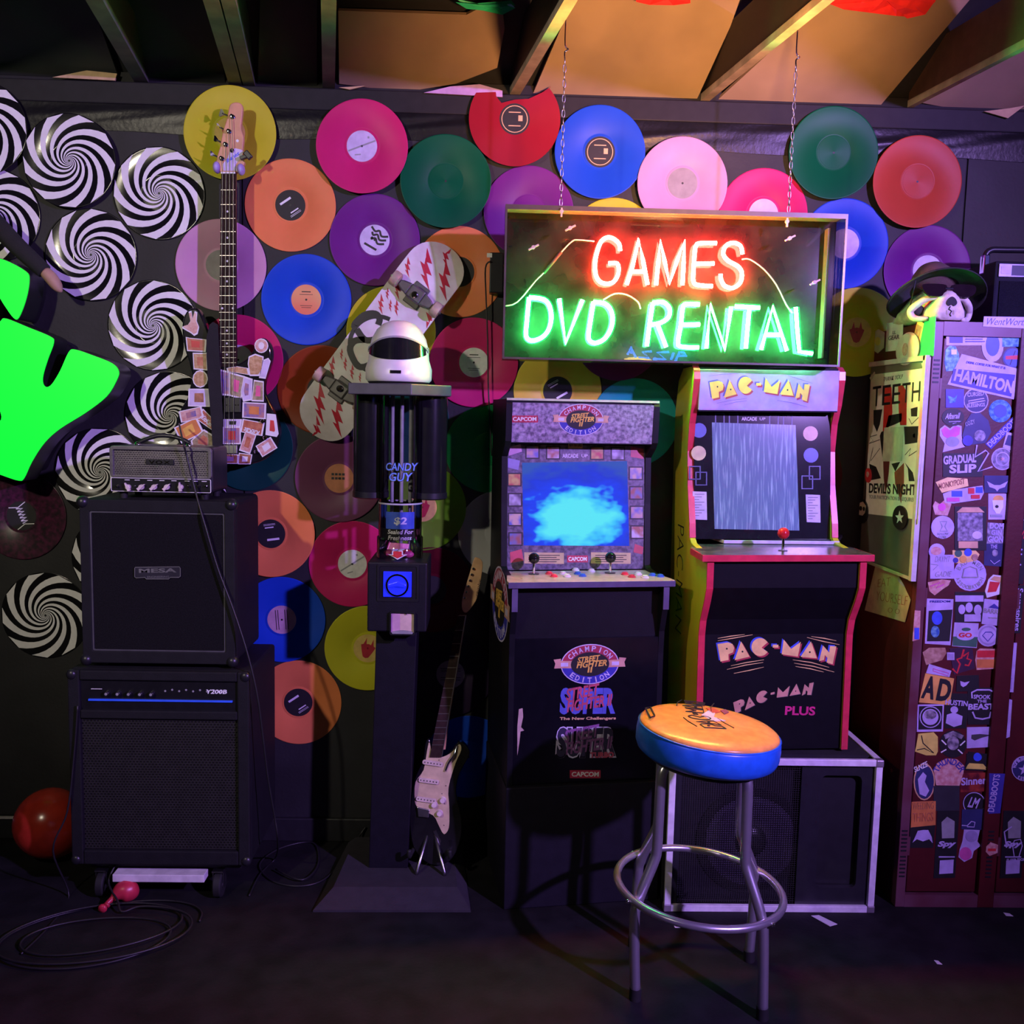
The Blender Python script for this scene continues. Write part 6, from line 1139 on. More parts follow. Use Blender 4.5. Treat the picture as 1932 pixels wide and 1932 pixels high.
stk('1', E(1262, 1525, 114), LVD, [('p', E(1262, 1525, 104), NAVY), ('t', 'CURSED', (1185, 1492), (1335, 1478), 38, LVD), ('t', 'BLESSINGS', (1180, 1590), (1345, 1578), 34, LVD), ('l', [(1190, 1530), (1330, 1505), (1345, 1525), (1190, 1550)], LVD, .003, True)])
stk('1', E(1482, 1620, 104), HOL, [('p', E(1482, 1620, 60), BLUEP)])
stk('2', E(1195, 808, 116, 92), BLACK, [('t', 'Afterall', (1115, 830), (1275, 820), 60, LVD, dict(shear=.4)), ('l', [(1150, 855), (1280, 850), (1190, 875)], LVD, .002)])
stk('2', [(1330, 850), (1380, 770), (1470, 760), (1560, 840), (1590, 960), (1530, 1075), (1320, 1100), (1290, 1000)], NAVY, [('t', 'COZY', (1330, 905), (1430, 870), 45, SMK), ('p', E(1470, 1000, 60), SMK), ('p', E(1345, 1050, 55), IND)])
stk('2', [(1060, 930), (1110, 890), (1165, 925), (1220, 880), (1285, 900), (1285, 1000), (1300, 1090), (1320, 1115), (1090, 1170), (1110, 1080), (1060, 1000)], LVD, [('p', [(1075, 940), (1115, 905), (1165, 945), (1220, 898), (1270, 915), (1262, 985), (1175, 1045), (1095, 1000)], MGT), ('p', E(1190, 1060, 70, 52), GREY)])
stk('2', [(1530, 1085), (1850, 770), (1880, 850), (1590, 1140)], IND, [('t', 'DEADBOOTS', (1585, 1122), (1868, 850), 58, LVD)])
stk('2', [(1750, 960), (1870, 985), (1810, 1160), (1710, 1120)], LVD, [('p', [(1765, 990), (1840, 1005), (1800, 1110), (1730, 1090)], NAVY)])
stk('2', quad(1090, 1180, 1500, 1425), BLACK, [('t', 'GRADUAL', (1100, 1300), (1440, 1275), 90, LVD, dict(bold=.04)), ('t', 'SLIP', (1160, 1390), (1440, 1380), 90, LVD, dict(bold=.04)), ('l', [(1440, 1095), (1420, 1220), (1530, 1150), (1560, 1180), (1450, 1370), (1600, 1320)], LVD, .005)])
stk('2', E(1708, 1240, 116), LVD, [('p', E(1708, 1240, 104), SMK), ('p', E(1708, 1240, 72), LVD), ('p', E(1708, 1240, 62), SMK), ('p', [(1708 + (26 if i % 2 == 0 else 11) * math.sin(math.pi * i / 5), 1240 - (26 if i % 2 == 0 else 11) * math.cos(math.pi * i / 5)) for i in range(10)], SKN)])
stk('2', [(1015, 1480), (1140, 1430), (1345, 1445), (1355, 1520), (1080, 1590)], CREAM, [('t', 'MONKYPOST', (1050, 1555), (1330, 1495), 60, BRN, dict(shear=.3))])
stk('2', [(1090, 1600), (1200, 1560), (1500, 1515), (1515, 1590), (1480, 1660), (1200, 1700), (1110, 1690)], LVD, [('p', quad(1180, 1570, 1290, 1630), BLUEP), ('p', quad(1350, 1540, 1415, 1600), RED), ('p', quad(1430, 1530, 1500, 1590), BLUEP), ('p', quad(1130, 1640, 1260, 1680), MGT), ('p', quad(1380, 1610, 1470, 1650), RED)])
stk('2', quad(1518, 1412, 1785, 1590), NAVY, [('p', [(1545, 1470), (1620, 1510), (1680, 1510), (1760, 1470), (1730, 1530), (1670, 1550), (1650, 1575), (1630, 1550), (1570, 1530)], LVD)])
stk('3', quad(1562, 172, 1748, 440), LVD, [('p', E(1665, 230, 55, 42), ORG), ('p', [(1600, 240), (1715, 240), (1715, 310), (1680, 380), (1640, 375), (1610, 330)], WHITE), ('p', quad(1580, 388, 1705, 415), GREY), ('p', E(1648, 305, 18, 16), BLACK)])
stk('3', [(985, 300), (1010, 250), (1060, 280), (1150, 200), (1180, 280), (1140, 400), (1010, 390)], SKN, [('p', E(1080, 310, 40), MGT)])
stk('3', E(1088, 520, 120), LVD, [('l', [(1060, 460), (1130, 460), (1110, 510), (1135, 560), (1060, 560), (1085, 510)], GREY, .004, True), ('t', 'HOLLOW', (1035, 602), (1150, 600), 24, GREY), ('t', 'CORE', (1050, 635), (1130, 634), 26, GREY)])
stk('3', quad(1212, 305, 1540, 760), BLACK, [('p', [(1290, 312), (1460, 312), (1520, 365), (1230, 365)], TAN), ('p', quad(1240, 370, 1500, 660), SMK), ('p', quad(1250, 665, 1450, 735), TAN), ('p', E(1440, 600, 50, 40), LILAC)])
stk('3', [(1555, 470), (1725, 480), (1715, 690), (1545, 690)], SMK, [('t', 'DOM', (1575, 535), (1720, 540), 60, LVD, dict(bold=.05)), ('t', 'GIN', (1590, 600), (1700, 605), 55, LVD, dict(bold=.05)), ('t', 'GION', (1555, 672), (1715, 678), 62, LVD, dict(bold=.05))])
stk('3', [(1520, 690), (1740, 685), (1728, 930), (1515, 915)], NAVY, [('t', 'THE', (1585, 740), (1655, 740), 40, LVD), ('p', E(1628, 785, 30, 36), SMK), ('l', [(1580, 860), (1620, 900), (1680, 860)], LVD, .002)])
stk('3', E(1028, 772, 84), LVD, [('p', E(1020, 765, 58, 44), SKN)]); stk('3', quad(958, 805, 1205, 1052), LVD, [('t', 'DAYMT', (1010, 880), (1170, 880), 60, GREY, dict(bold=-.01, shear=.3)), ('t', 'GADIE', (1015, 1035), (1185, 1030), 55, GREY, dict(bold=-.01, shear=.3)), ('l', [(965, 900), (1040, 910), (990, 960)], GREY, .002)])
stk('3', E(1372, 1010, 170), LVD, [('arc', 'BAD MEN', 1372, 1010, 132, 150, 30, 46, GREY), ('arc', 'ASSOCIATION', 1372, 1010, 132, 200, 340, 38, GREY), ('l', [(1290, 1040), (1310, 950), (1372, 925), (1440, 950), (1455, 1040)], GREY, .003), ('p', quad(1290, 1030, 1450, 1045), GREY)])
stk('3', [(1190, 760), (1290, 740), (1415, 745), (1470, 800), (1440, 865), (1300, 895), (1195, 890)], CREAM, [('p', E(1250, 790, 38), GRN), ('p', E(1350, 780, 40), BLUEP), ('p', E(1300, 850, 36), ORG), ('p', E(1420, 830, 34), BRW), ('p', E(1220, 860, 28), IND)])
stk('3', [(935, 1090), (1080, 1060), (1172, 1070), (1150, 1120), (1090, 1160), (1005, 1225), (950, 1180)], SKN, [('l', [(960, 1130), (1060, 1090), (1020, 1150), (1100, 1110)], MGT, .004)])
stk('3', [(1560, 1060), (1610, 1010), (1690, 1020), (1740, 1070), (1700, 1150), (1690, 1210), (1545, 1250), (1525, 1180)], WHITE, [('p', [(1575, 1080), (1680, 1090), (1640, 1185), (1550, 1195)], RED), ('p', [(1580, 1060), (1620, 1025), (1690, 1035), (1725, 1070), (1680, 1090)], TAN)])
stk('3', [(925, 1258), (1202, 1265), (1170, 1742), (905, 1725)], LVD, [('p', [(945, 1385), (1190, 1372), (1160, 1700), (925, 1700)], BLACK), ('p', E(1030, 1460, 55, 70), BLUEP), ('p', E(1010, 1600, 45, 60), HOL), ('t', 'FREEDOM', (960, 1300), (1170, 1298), 22, IND)])
stk('3', quad(1215, 1190, 1530, 1505), BLACK, [('p', quad(1218, 1225, 1510, 1290), LVD), ('p', E(1285, 1370, 36, 50), LVD), ('p', E(1360, 1350, 38, 52), LVD), ('p', E(1450, 1375, 40, 55), LVD), ('p', quad(1310, 1420, 1480, 1495), LVD)])
stk('3', [(1520, 1260), (1725, 1280), (1700, 1545), (1490, 1520)], LVD, [('t', 'BARRE', (1512, 1405), (1690, 1425), 48, GREY, dict(bold=.03)), ('p', [(1560, 1350), (1620, 1310), (1690, 1370)], IND), ('p', [(1560, 1450), (1650, 1455), (1650, 1465), (1560, 1460)], GREY)])
stk('3', [(1210, 1505), (1460, 1515), (1440, 1770), (1185, 1750)], LVD, [('p', [(1195, 1650), (1450, 1655), (1435, 1760), (1190, 1745)], GRN), ('p', E(1322, 1640, 95, 50), LVD), ('t', 'GO', (1255, 1660), (1392, 1662), 48, RED, dict(bold=.04)), ('p', E(1330, 1575, 45, 18), GRN)])
stk('3', E(1560, 1640, 116), LVD, [('p', E(1560, 1640, 100), M('mid_lilac', (.36, .30, .55), .45)), ('p', E(1558, 1640, 82), LVD), ('l', [(1500, 1640), (1530, 1605), (1590, 1605), (1612, 1630), (1555, 1700)], IND, .003, True)])
stk('4', [(555, 350), (640, 290), (850, 290), (865, 360), (810, 450), (600, 515)], BRW); stk('4', [(905, 300), (1200, 270), (1235, 560), (960, 640)], M('dark_tile', (.05, .02, .05), .4), [('l', [(1090, 310), (1060, 420), (1000, 440), (1040, 500), (1000, 620), (940, 560)], RED, .006), ('l', [(1080, 400), (1150, 350), (1130, 430), (1185, 450), (1150, 520), (1100, 510)], RED, .006)])
stk('4', quad(872, 350, 968, 448), LVD, [('p', quad(885, 365, 955, 435), M('mid_lilac'))]); stk('4', [(1260, 330), (1300, 300), (1500, 305), (1530, 420), (1520, 560), (1260, 580), (1240, 450)], SKN, [('p', quad(1265, 325, 1500, 415), RED), ('p', quad(1260, 440, 1510, 550), ORB)])
stk('4', [(640, 500), (930, 590), (905, 672), (600, 620)], LVD, [('l', [(690, 560), (895, 620), (880, 655), (690, 590)], MGT, .002, True)]); stk('4', [(590, 622), (965, 690), (905, 1035), (505, 1000)], ORG, [('t', 'A', (540, 945), (705, 970), 300, BLACK, dict(bold=.04)), ('t', 'D', (735, 975), (905, 1000), 290, BLACK, dict(bold=.04))])
stk('4', [(1000, 655), (1285, 645), (1290, 850), (990, 860)], BLACK, [('p', [(1040, 720), (1100, 740), (1165, 725), (1120, 780), (1080, 800), (1050, 780)], LVD)])
stk('4', [(490, 1030), (835, 1025), (820, 1380), (480, 1385)], LVD, [('p', [(510, 1050), (815, 1045), (800, 1350), (500, 1355)], BLACK), ('p', E(655, 1190, 105), LVD), ('p', E(655, 1160, 80, 60), SMK), ('l', E(655, 1190, 135, None, 24), LVD, .003, True)])
stk('4', [(850, 880), (1180, 890), (1120, 1340), (840, 1340)], BLACK, [('p', [(870, 1160), (960, 1130), (1075, 1180), (1060, 1290), (960, 1320), (855, 1270)], LVD), ('p', E(965, 1095, 50, 45), LVD), ('t', 'HUSTIN', (850, 1030), (1140, 1055), 70, LVD, dict(bold=.03))])
stk('4', quad(1140, 810, 1512, 1290), BLACK, [('t', 'SPOOK', (1220, 955), (1440, 960), 55, LVD, dict(bold=.03)), ('t', 'THE', (1265, 1005), (1390, 1005), 38, LVD, dict(bold=.03)), ('t', 'BEAST', (1150, 1100), (1490, 1095), 80, LVD, dict(bold=.04)), ('l', [(1195, 945), (1190, 870), (1260, 835), (1420, 835), (1490, 870), (1480, 945)], LVD, .005), ('l', [(1200, 1120), (1235, 1200), (1330, 1215), (1420, 1195), (1440, 1120)], LVD, .005)])
stk('4', [(1130, 1325), (1468, 1318), (1450, 1580), (1128, 1597)], LVD, [('p', [(1190, 1420), (1300, 1410), (1450, 1425), (1320, 1460), (1230, 1495), (1185, 1470)], DKGREY)])
stk('4', [(500, 1410), (700, 1390), (755, 1450), (755, 1640), (730, 1690), (600, 1690), (455, 1640), (470, 1580)], YLW, [('l', [(540, 1430), (560, 1530), (700, 1660), (580, 1600), (480, 1620)], BLACK, .003)])
stk('4', E(950, 1545, 178), BLACK, [('p', E(950, 1530, 78, 92), SMK), ('p', [(830, 1420), (950, 1370), (1090, 1430), (1060, 1480), (950, 1430), (850, 1480)], SMK), ('l', [(800, 1490), (860, 1550)], WHITE, .004), ('l', [(1105, 1500), (1040, 1560)], WHITE, .004), ('l', [(790, 1650), (860, 1610)], WHITE, .004), ('l', [(1070, 1665), (1010, 1610)], WHITE, .004)])
stk('4', [(1150, 1640), (1430, 1680), (1390, 1895), (1095, 1880)], BLACK, [('p', E(1265, 1710, 50, 55), BLUEP), ('p', [(1160, 1790), (1340, 1800), (1385, 1850), (1120, 1845)], YLW)])
stk('4', [(1565, 225), (1782, 225), (1735, 868), (1520, 860)], LVD, [('t', 'Jasmine', (1640, 290), (1605, 640), 80, NAVY, dict(bold=.02)), ('p', [(1562, 672), (1715, 678), (1708, 828), (1552, 822)], M('mid_lilac'))])
stk('4', [(1550, 945), (1600, 935), (1722, 970), (1690, 1450), (1640, 1470), (1490, 1450), (1480, 1400), (1495, 1160), (1550, 1155)], LVD, [('t', 'MAYBACH', (1610, 990), (1585, 1430), 50, MGT, dict(bold=.02))])
stk('5', E(505, 330, 122, 212), TAN, [('p', E(505, 330, 108, 196), NAVY), ('p', [(430, 300), (490, 220), (530, 260), (510, 330), (560, 430), (520, 500), (450, 470)], LVD), ('t', 'SLNZE', (400, 225), (560, 150), 60, WHITE, dict(shear=.3))])
stk('5', [(612, 200), (650, 120), (760, 65), (880, 75), (960, 150), (950, 230), (905, 375), (640, 370)], SKN, [('arc', 'THUNDER', 790, 260, 160, 155, 25, 70, IND)])
stk('5', quad(985, 10, 1220, 200), BLACK, [('p', E(1110, 50, 48, 44), BLUEP), ('p', [(1000, 130), (1170, 135), (1210, 190), (975, 180)], YLW)]); stk('5', [(910, 235), (1225, 225), (1220, 440), (920, 450)], M('ember_print', (.10, .01, .02), .4, col2=(.40, .05, .03), vs=30), [('t', 'Sinner', (930, 375), (1220, 355), 88, LVD, dict(bold=.03))])
stk('5', E(1072, 575, 132), BLACK, [('l', E(1072, 575, 122, None, 28), LVD, .0025, True), ('t', 'LM', (1000, 620), (1125, 640), 120, LVD, dict(shear=.3, bold=.03))]); stk('5', quad(610, 378, 905, 660), M('soft_black_print', (.022, .022, .03), .6))
stk('5', [(360, 560), (635, 550), (632, 822), (350, 850)], ORB, [('t', 'WEEDING', (375, 650), (615, 640), 80, BRN, dict(bold=-.01)), ('t', 'THINGS', (380, 790), (610, 780), 100, RDB, dict(bold=-.01))]); stk('5', [(345, 825), (632, 822), (605, 1085), (330, 1085)], BLACK, [('p', [(370, 1025), (400, 960), (430, 890), (490, 880), (550, 880), (590, 960), (600, 1030), (560, 985), (490, 1010), (420, 985)], LVD)])
def longst(dx):
    stk('5', [(655 + dx, 660), (905 + dx, 665), (855 + dx, 1425), (610 + dx, 1430)], BLACK, [('p', [(700 + dx, 790), (765 + dx, 728), (850 + dx, 780), (845 + dx, 970), (705 + dx, 975)], GREY), ('t', 'Spy', (660 + dx, 1090), (870 + dx, 1085), 80, LVD, dict(bold=.05, shear=.2)), ('p', quad(668 + dx, 1178, 850 + dx, 1192), LVD), ('p', [(680 + dx, 1225), (838 + dx, 1215), (830 + dx, 1370), (672 + dx, 1380)], LVD)])
longst(0); longst(755)
stk('5', [(935, 645), (1195, 640), (1170, 880), (925, 870)], NAVY, [('l', [(930, 825), (990, 830), (1040, 780), (1080, 790), (1070, 845), (990, 840)], LVD, .003)])
stk('5', [(960, 870), (1140, 880), (1110, 1010), (1150, 1060), (1070, 1120), (1050, 1200), (960, 1245), (895, 1190), (910, 1100), (940, 1010)], LVD, [('p', E(975, 1150, 70, 75), MGT), ('p', E(1045, 950, 70, 66), M('mid_lilac'))])
stk('5', [(1245, 235), (1425, 240), (1370, 690), (1240, 695)], IND, [('t', 'DEADBOOTS', (1300, 680), (1372, 255), 75, LVD)], F=FLK); stk('5', [(1210, 1070), (1260, 1020), (1345, 1050), (1340, 1140), (1250, 1175), (1205, 1130)], SKN, [('p', quad(1230, 1090, 1320, 1120), RED)], F=FLK)
stk('5', E(1640, 180, 142), LVD, [('p', E(1640, 180, 132), NAVY), ('arc', 'worldwide', 1640, 180, 108, 170, 50, 40, LVD), ('arc', 'tall', 1640, 180, 112, 240, 290, 36, LVD), ('p', [(1640 + (70 if i % 2 == 0 else 28) * math.sin(math.pi * i / 5), 190 - (70 if i % 2 == 0 else 28) * math.cos(math.pi * i / 5)) for i in range(10)], LVD)])
stk('5', [(1405, 815), (1720, 790), (1700, 1260), (1395, 1265)], BLACK, [('t', 'FANGO', (1440, 960), (1690, 930), 110, LVD, dict(bold=-.01)), ('l', [(1530, 1000), (1510, 1060), (1530, 1190), (1580, 1190), (1620, 1060), (1600, 985)], LVD, .003, True), ('t', 'SLEEP TIGHT', (1445, 1240), (1690, 1230), 30, LVD), ('l', [(1440, 1080), (1415, 900), (1500, 840)], LVD, .004)])
stk('3', [(1830, 380), (2020, 385), (2010, 690), (1800, 690)], BLACK, [('t', 'BY', (1840, 470), (1905, 500), 60, LVD), ('t', 'OVER', (1830, 640), (2000, 640), 90, RED, dict(shear=.3))]); stk('3', [(1780, 690), (1960, 690), (1920, 1110), (1745, 1100)], BLACK, [('t', 'Alaskane', (1800, 705), (1765, 1090), 120, LVD, dict(bold=.03))])
stk('3', [(1745, 1130), (1935, 1120), (1890, 1615), (1730, 1620)], BLACK, [('t', 'Sevenspires', (1845, 1150), (1810, 1590), 80, LVD, dict(bold=.02)), ('l', [(1770, 1190), (1800, 1250), (1760, 1320), (1790, 1420), (1755, 1540)], LVD, .003)])
stk('3', [(1860, 20), (1990, 20), (1980, 350), (1850, 355)], BLACK, [('t', 'SYSTEM', (1872, 60), (1880, 330), 40, RED)]); stk('3', [(1865, -200), (1990, -200), (1985, -90), (1855, -90)], LVD, [('t', 'OLD', (1860, -95), (1970, -95), 40, BLACK)]); stk('2', [(1880, 865), (1990, 865), (1980, 1140), (1865, 1135)], LVD); stk('2', E(1960, 770, 70), LVD, [('p', E(1960, 770, 58), SKN)])
stk('1', [(1335, 758), (1760, 765), (1760, 870), (1325, 850)], LVD, [('t', 'WentWorth', (1365, 835), (1735, 840), 62, NAVY, dict(shear=.4, bold=-.01))], F=FLK)
stk('3', [(800, 1380), (860, 1385), (850, 1680), (775, 1700)], SKN, [('p', quad(795, 1560, 845, 1680), BLUEP)], F=FLK)
# locker side facing left
FSD = FR((lx0, 0, 0), (0, -1, 0), (0, 0, 1))
stk('1', [(315, 920), (375, 875), (432, 905), (425, 1045), (370, 1095), (318, 1060)], M('pale_lime_print', (.60, .62, .45), .45), [('p', E(372, 985, 26, 40), YLW)], F=FSD)
stk('1', [(455, 820), (603, 800), (590, 1062), (442, 1080)], M('ivory_print', (.66, .66, .58), .45), [('t', 'GEAR', (468, 975), (568, 960), 36, DKGREY), ('t', 'LL', (505, 920), (535, 917), 28, DKGREY)], F=FSD)
stk('1', [(735, 785), (795, 825), (745, 1055), (680, 1000)], CREAM, [('p', [(730, 830), (775, 850), (745, 960), (705, 950)], BRW)], F=FSD)
stk('1', [(800, 775), (900, 757), (880, 1120), (730, 1135)], M('sea_green_print', (.03, .35, .20), .4), F=FSD)
q = onF(FSD, 1580 + 655 / 4.83, 440 + 1060 / 4.83)
tg_ = B().lathe((F3(FSD, q[0], q[1], 0), FSD[1], FSD[2], FSD[3]), [(.052, 0), (.054, .006), (.048, .012), (.0001, .014)], 28, sx=1.5, sy=1.0).mk('round_badge', M('ivory_print'), LK, smooth=True); B().disc((F3(FSD, q[0], q[1], .0135), *FSD[1:]), 0, 0, .02, 0, .001, 16).mk('badge_print', SKN, tg_)
# steel panel with the gig poster on the locker side
r = thing('steel_panel', 'grey steel panel with pale rim hung on the locker side', 'panel', (lx0 - .01, -.22, 1.06))
pq = onP(FSD, [(1632, 690), (1765, 672), (1744, 1085), (1612, 1060)]); z1_, z0_ = (pq[0][1] + pq[1][1]) / 2, (pq[2][1] + pq[3][1]) / 2
B().fbox(FSD, .012, .425, z0_, z1_, .002, .010).mk('sheet', M('brushed_grey_steel', (.17, .17, .16), .38, .4, var=.25, vs=5), r)
RIM = M('pale_rim', (.55, .53, .52), .4); B().fbox(FSD, .010, .432, z1_ - .010, z1_ + .006, .002, .018).mk('top_rim', RIM, r, bevel=.001); B().fbox(FSD, .418, .438, z0_ - .006, z1_ + .006, .002, .018).mk('front_rim', RIM, r, bevel=.001); B().fbox(FSD, .010, .432, z0_ - .006, z0_ + .004, .002, .012).mk('bottom_rim', RIM, r)
FPO = (FSD[0] + FSD[3] * .0105, *FSD[1:])
r2 = thing('poster', 'white gig poster with gothic lettering and red streaks taped to steel panel', 'poster', (lx0 - .011, -.22, 1.25))
def sq(c, pts): return onP(FPO, sp2(c, pts))
pp = sq('2', [(350, 368), (925, 298)]) + sq('3', [(838, 442), (290, 378)])
B().prism(FPO, pp, 0, .0006).mk('sheet', M('poster_paper', (.80, .78, .70), .6, var=.05), r2)
F2_ = (FPO[0] + FPO[3] * .0006, *FPO[1:])
def pp_(c, pts, m, nm='print_shape'): B().prism(F2_, onP(F2_, sp2(c, pts)), 0, .0004).mk(nm, m, r2)
def pt_(c, s_, p0, p1, h, m=BLACK, **k): B().textp((F2_[0] + F2_[3] * .0005, *F2_[1:]), s_, sp2(c, [p0])[0], sp2(c, [p1])[0], h / S[c][2], None, 0, .0004, **k).mk('lettering', m, r2)
PRD = M('poster_red', (.60, .02, .02), .5)
pp_('2', [(490, 500), (540, 470), (560, 500), (570, 760), (540, 900), (470, 960), (480, 740)], PRD); pp_('2', [(630, 490), (680, 470), (720, 560), (715, 890), (650, 890), (635, 740)], PRD)
pp_('2', [(375, 735), (465, 725), (440, 880), (410, 960), (375, 880)], BLACK); pp_('2', [(530, 790), (670, 765), (665, 850), (600, 880), (500, 920)], BLACK); pp_('2', [(690, 905), (840, 900), (830, 1070), (700, 1090)], BLACK); pp_('2', [(455, 960), (480, 950), (470, 1250), (440, 1000)], BLACK)
pp_('2', [(330, 1290), (400, 1320), (450, 1440), (350, 1460)], BLACK); pp_('2', [(475, 1265), (540, 1265), (530, 1400), (500, 1600), (480, 1440)], M('dark_streak', (.14, .03, .03), .5)); pp_('2', [(590, 1380), (690, 1280), (690, 1480), (660, 1700), (600, 1500)], M('rust_streak', (.32, .06, .04), .5)); pp_('2', [(700, 1280), (780, 1380), (800, 1470), (740, 1470), (730, 1340)], BLACK); pp_('2', [(560, 1290), (650, 1270), (600, 1370)], BLACK)
pp_('2', [(760, 720), (830, 700), (825, 800), (765, 800)], BLACK); pp_('2', [(780, 990), (805, 970), (805, 1020), (785, 1015)], WHITE)
for i, ch in enumerate('TEETH'): pt_('2', ch, (375 + i * 102, 690 - i * 12), (460 + i * 102, 680 - i * 12), 190, bold=.0, shear=.0)
pt_('2', 'THANK YOU!', (480, 435), (680, 405), 40, bold=-.015, shear=.3); pt_('2', "DEVIL'S NIGHT", (325, 1592), (815, 1618), 112, bold=.03); pt_('2', 'YOUR PARTICIPATION IS REQUIRED', (325, 1655), (803, 1692), 48, GREY, bold=.02)
for pts in ([(410, 990), (340, 1010), (370, 1050), (330, 1080), (440, 1040)], [(330, 1280), (370, 1120), (345, 1260), (440, 1130)], [(700, 1200), (760, 1130), (740, 1210), (850, 1140)], [(740, 820), (770, 880), (840, 810)]): B().line(F2_, onP(F2_, sp2('2', pts)), .0025, 0, .0004).mk('signature', BLACK, r2)
B().prism(F2_, onP(F2_, sp2('2', [(488, 915), (690, 905), (668, 1262), (468, 1262)])), .0004, .0012).mk('pasted_card', M('poster_card', (.58, .60, .46), .6), r2)
for c, pts in (('2', [(335, 400), (385, 335), (395, 350), (350, 430)]), ('2', [(870, 250), (905, 238), (935, 310), (930, 360), (905, 340)]), ('3', [(805, 440), (840, 430), (835, 490), (808, 490)])): B().prism(F2_, onP(F2_, sp2(c, pts)), 0, .0010).mk('tape', M('pale_tape', (.60, .62, .48), .5), r2)
for c, x, y, rx, ry, lab, kind in (('3', 265, 355, 60, 125, 'oval black magnet with a skull face on the steel panel', 's'), ('3', 660, 420, 75, 125, 'oval black magnet with a white star on the steel panel', 't'), ('2', 328, 1410, 30, 75, 'small red round magnet on the poster edge', 'r')):
    e = onP(FPO, sp2(c, E(x, y, rx, ry, 20))); r3 = thing('magnet', lab, 'magnet', F3(FPO, *e[0]), 0, 'magnets on the panel')
    B().prism(FPO, e, .0008, .005).mk('disc', RED if kind == 'r' else BLKPLASTIC, r3)
    if kind == 't': B().prism(FPO, onP(FPO, sp2(c, [(x + (46 if i % 2 == 0 else 19) * math.sin(math.pi * i / 5), y - (70 if i % 2 == 0 else 28) * math.cos(math.pi * i / 5)) for i in range(10)])), .005, .0056).mk('star', WHITE, r3)
    if kind == 's': B().prism(FPO, onP(FPO, sp2(c, [(225, 330), (240, 270), (280, 255), (310, 300), (300, 370), (275, 400), (240, 390)])), .005, .0056).mk('skull_print', M('poster_paper'), r3); B().prism(FPO, onP(FPO, sp2(c, E(258, 325, 14, 24))), .0056, .006).mk('eye_print', BLACK, r3); B().prism(FPO, onP(FPO, sp2(c, E(290, 330, 11, 22))), .0056, .006).mk('eye_print', BLACK, r3)
    if kind == 'r': B().prism(FPO, onP(FPO, sp2(c, E(x, y - 10, 14, 30))), .005, .0055).mk('print', SKN, r3)
FNO = (FSD[0] + FSD[3] * .002, *FSD[1:]); r3 = thing('paper_note', 'torn paper note with scrawled red writing below the steel panel', 'paper', (lx0 - .003, -.2, .9))
B().prism(FNO, onP(FNO, sp2('3', [(395, 925), (615, 985), (690, 1120), (760, 1275), (702, 1505), (285, 1380)])), 0, .0012).mk('sheet', M('note_paper', (.55, .47, .36), .7), r3)
FN2 = (FNO[0] + FNO[3] * .0012, *FNO[1:])
for s_, p0, p1, h in (('EAT', (420, 1140), (560, 1120), 80), ('YOURSELF', (400, 1270), (720, 1330), 90), ('O O', (520, 1400), (640, 1420), 50)): B().textp(FN2, s_, sp2('3', [p0])[0], sp2('3', [p1])[0], h / 5.489, bold=-.02, shear=.2).mk('lettering', M('faded_red_ink', (.35, .12, .08), .6), r3)
B().prism(FN2, onP(FN2, sp2('3', [(630, 1040), (690, 1120), (690, 1140), (630, 1080)])), 0, .0006).mk('label_strip', LVD, r3)

# ================================================================ skull with hat, practice amp on top of the lockers
kc = PX(1765, 575, .33); r = thing('animal_skull', 'pale animal skull with dark sunglasses on top of the lockers', 'skull', (kc.x, -.30, lz1))
BON = M('old_bone', (.62, .55, .40), .6, var=.2, vs=40, bump=.4, bs=120); bz = lz1
sk = B(); sec = [(-.020, .092), (-.034, .078), (-.044, .055), (-.054, .034), (-.056, .016), (-.040, .004), (.040, .004), (.056, .016), (.054, .034), (.044, .055), (.034, .078), (.020, .092), (.008, .098), (-.008, .098)]
rings = [(-.432, .62, .72), (-.428, .80, .84), (-.415, .92, .93), (-.38, 1.0, 1.0), (-.33, 1.05, 1.08), (-.27, 1.15, 1.15), (-.20, 1.2, 1.2), (-.14, .9, 1.05), (-.12, .5, .8)]
n = len(sec); vs = []
for yy, fx, fz in rings: vs += [Vector((kc.x + x * fx, yy, bz + .002 + z * fz)) for x, z in sec]
sk.add(vs, [(j * n + i, j * n + (i + 1) % n, (j + 1) * n + (i + 1) % n, (j + 1) * n + i)[::-1] for j in range(len(rings) - 1) for i in range(n)] + [tuple(range(n)), tuple(range((len(rings) - 1) * n, len(rings) * n))[::-1]])
sk.mk('cranium', BON, r, smooth=2); SDK = M('socket_dark', (.02, .018, .015), .8)
for s_ in (-1, 1):
    B().tube(smooth([Vector((kc.x + s_ * .030, -.405, bz + .074)), Vector((kc.x + s_ * .058, -.395, bz + .070)), Vector((kc.x + s_ * .082, -.375, bz + .052)), Vector((kc.x + s_ * .091, -.36, bz + .034)), Vector((kc.x + s_ * .080, -.37, bz + .013)), Vector((kc.x + s_ * .050, -.40, bz + .011))], 4), [.007 + .004 * math.sin(math.pi * i / 20) for i in range(21)], 8).mk('cheek_bone', BON, r, smooth=2)
    B().ball((kc.x + s_ * .066, -.365, bz + .038), .016, 8, (1, .5, 1)).mk('eye_socket', SDK, r, smooth=2)
    for k_ in range(3): B().lathe(FR((kc.x + s_ * (.010 + k_ * .012), -.430 + k_ * .006, bz + .034), (1, 0, 0), (0, -1, 0)), [(.0052, 0), (.005, .010 + (.006 if k_ == 1 else 0)), (.0010, .018 + (.010 if k_ == 1 else 0))], 8).mk('tooth', BON, r, smooth=True)
FK2 = FR((kc.x, -.433, bz), (1, 0, 0), (0, 0, 1))
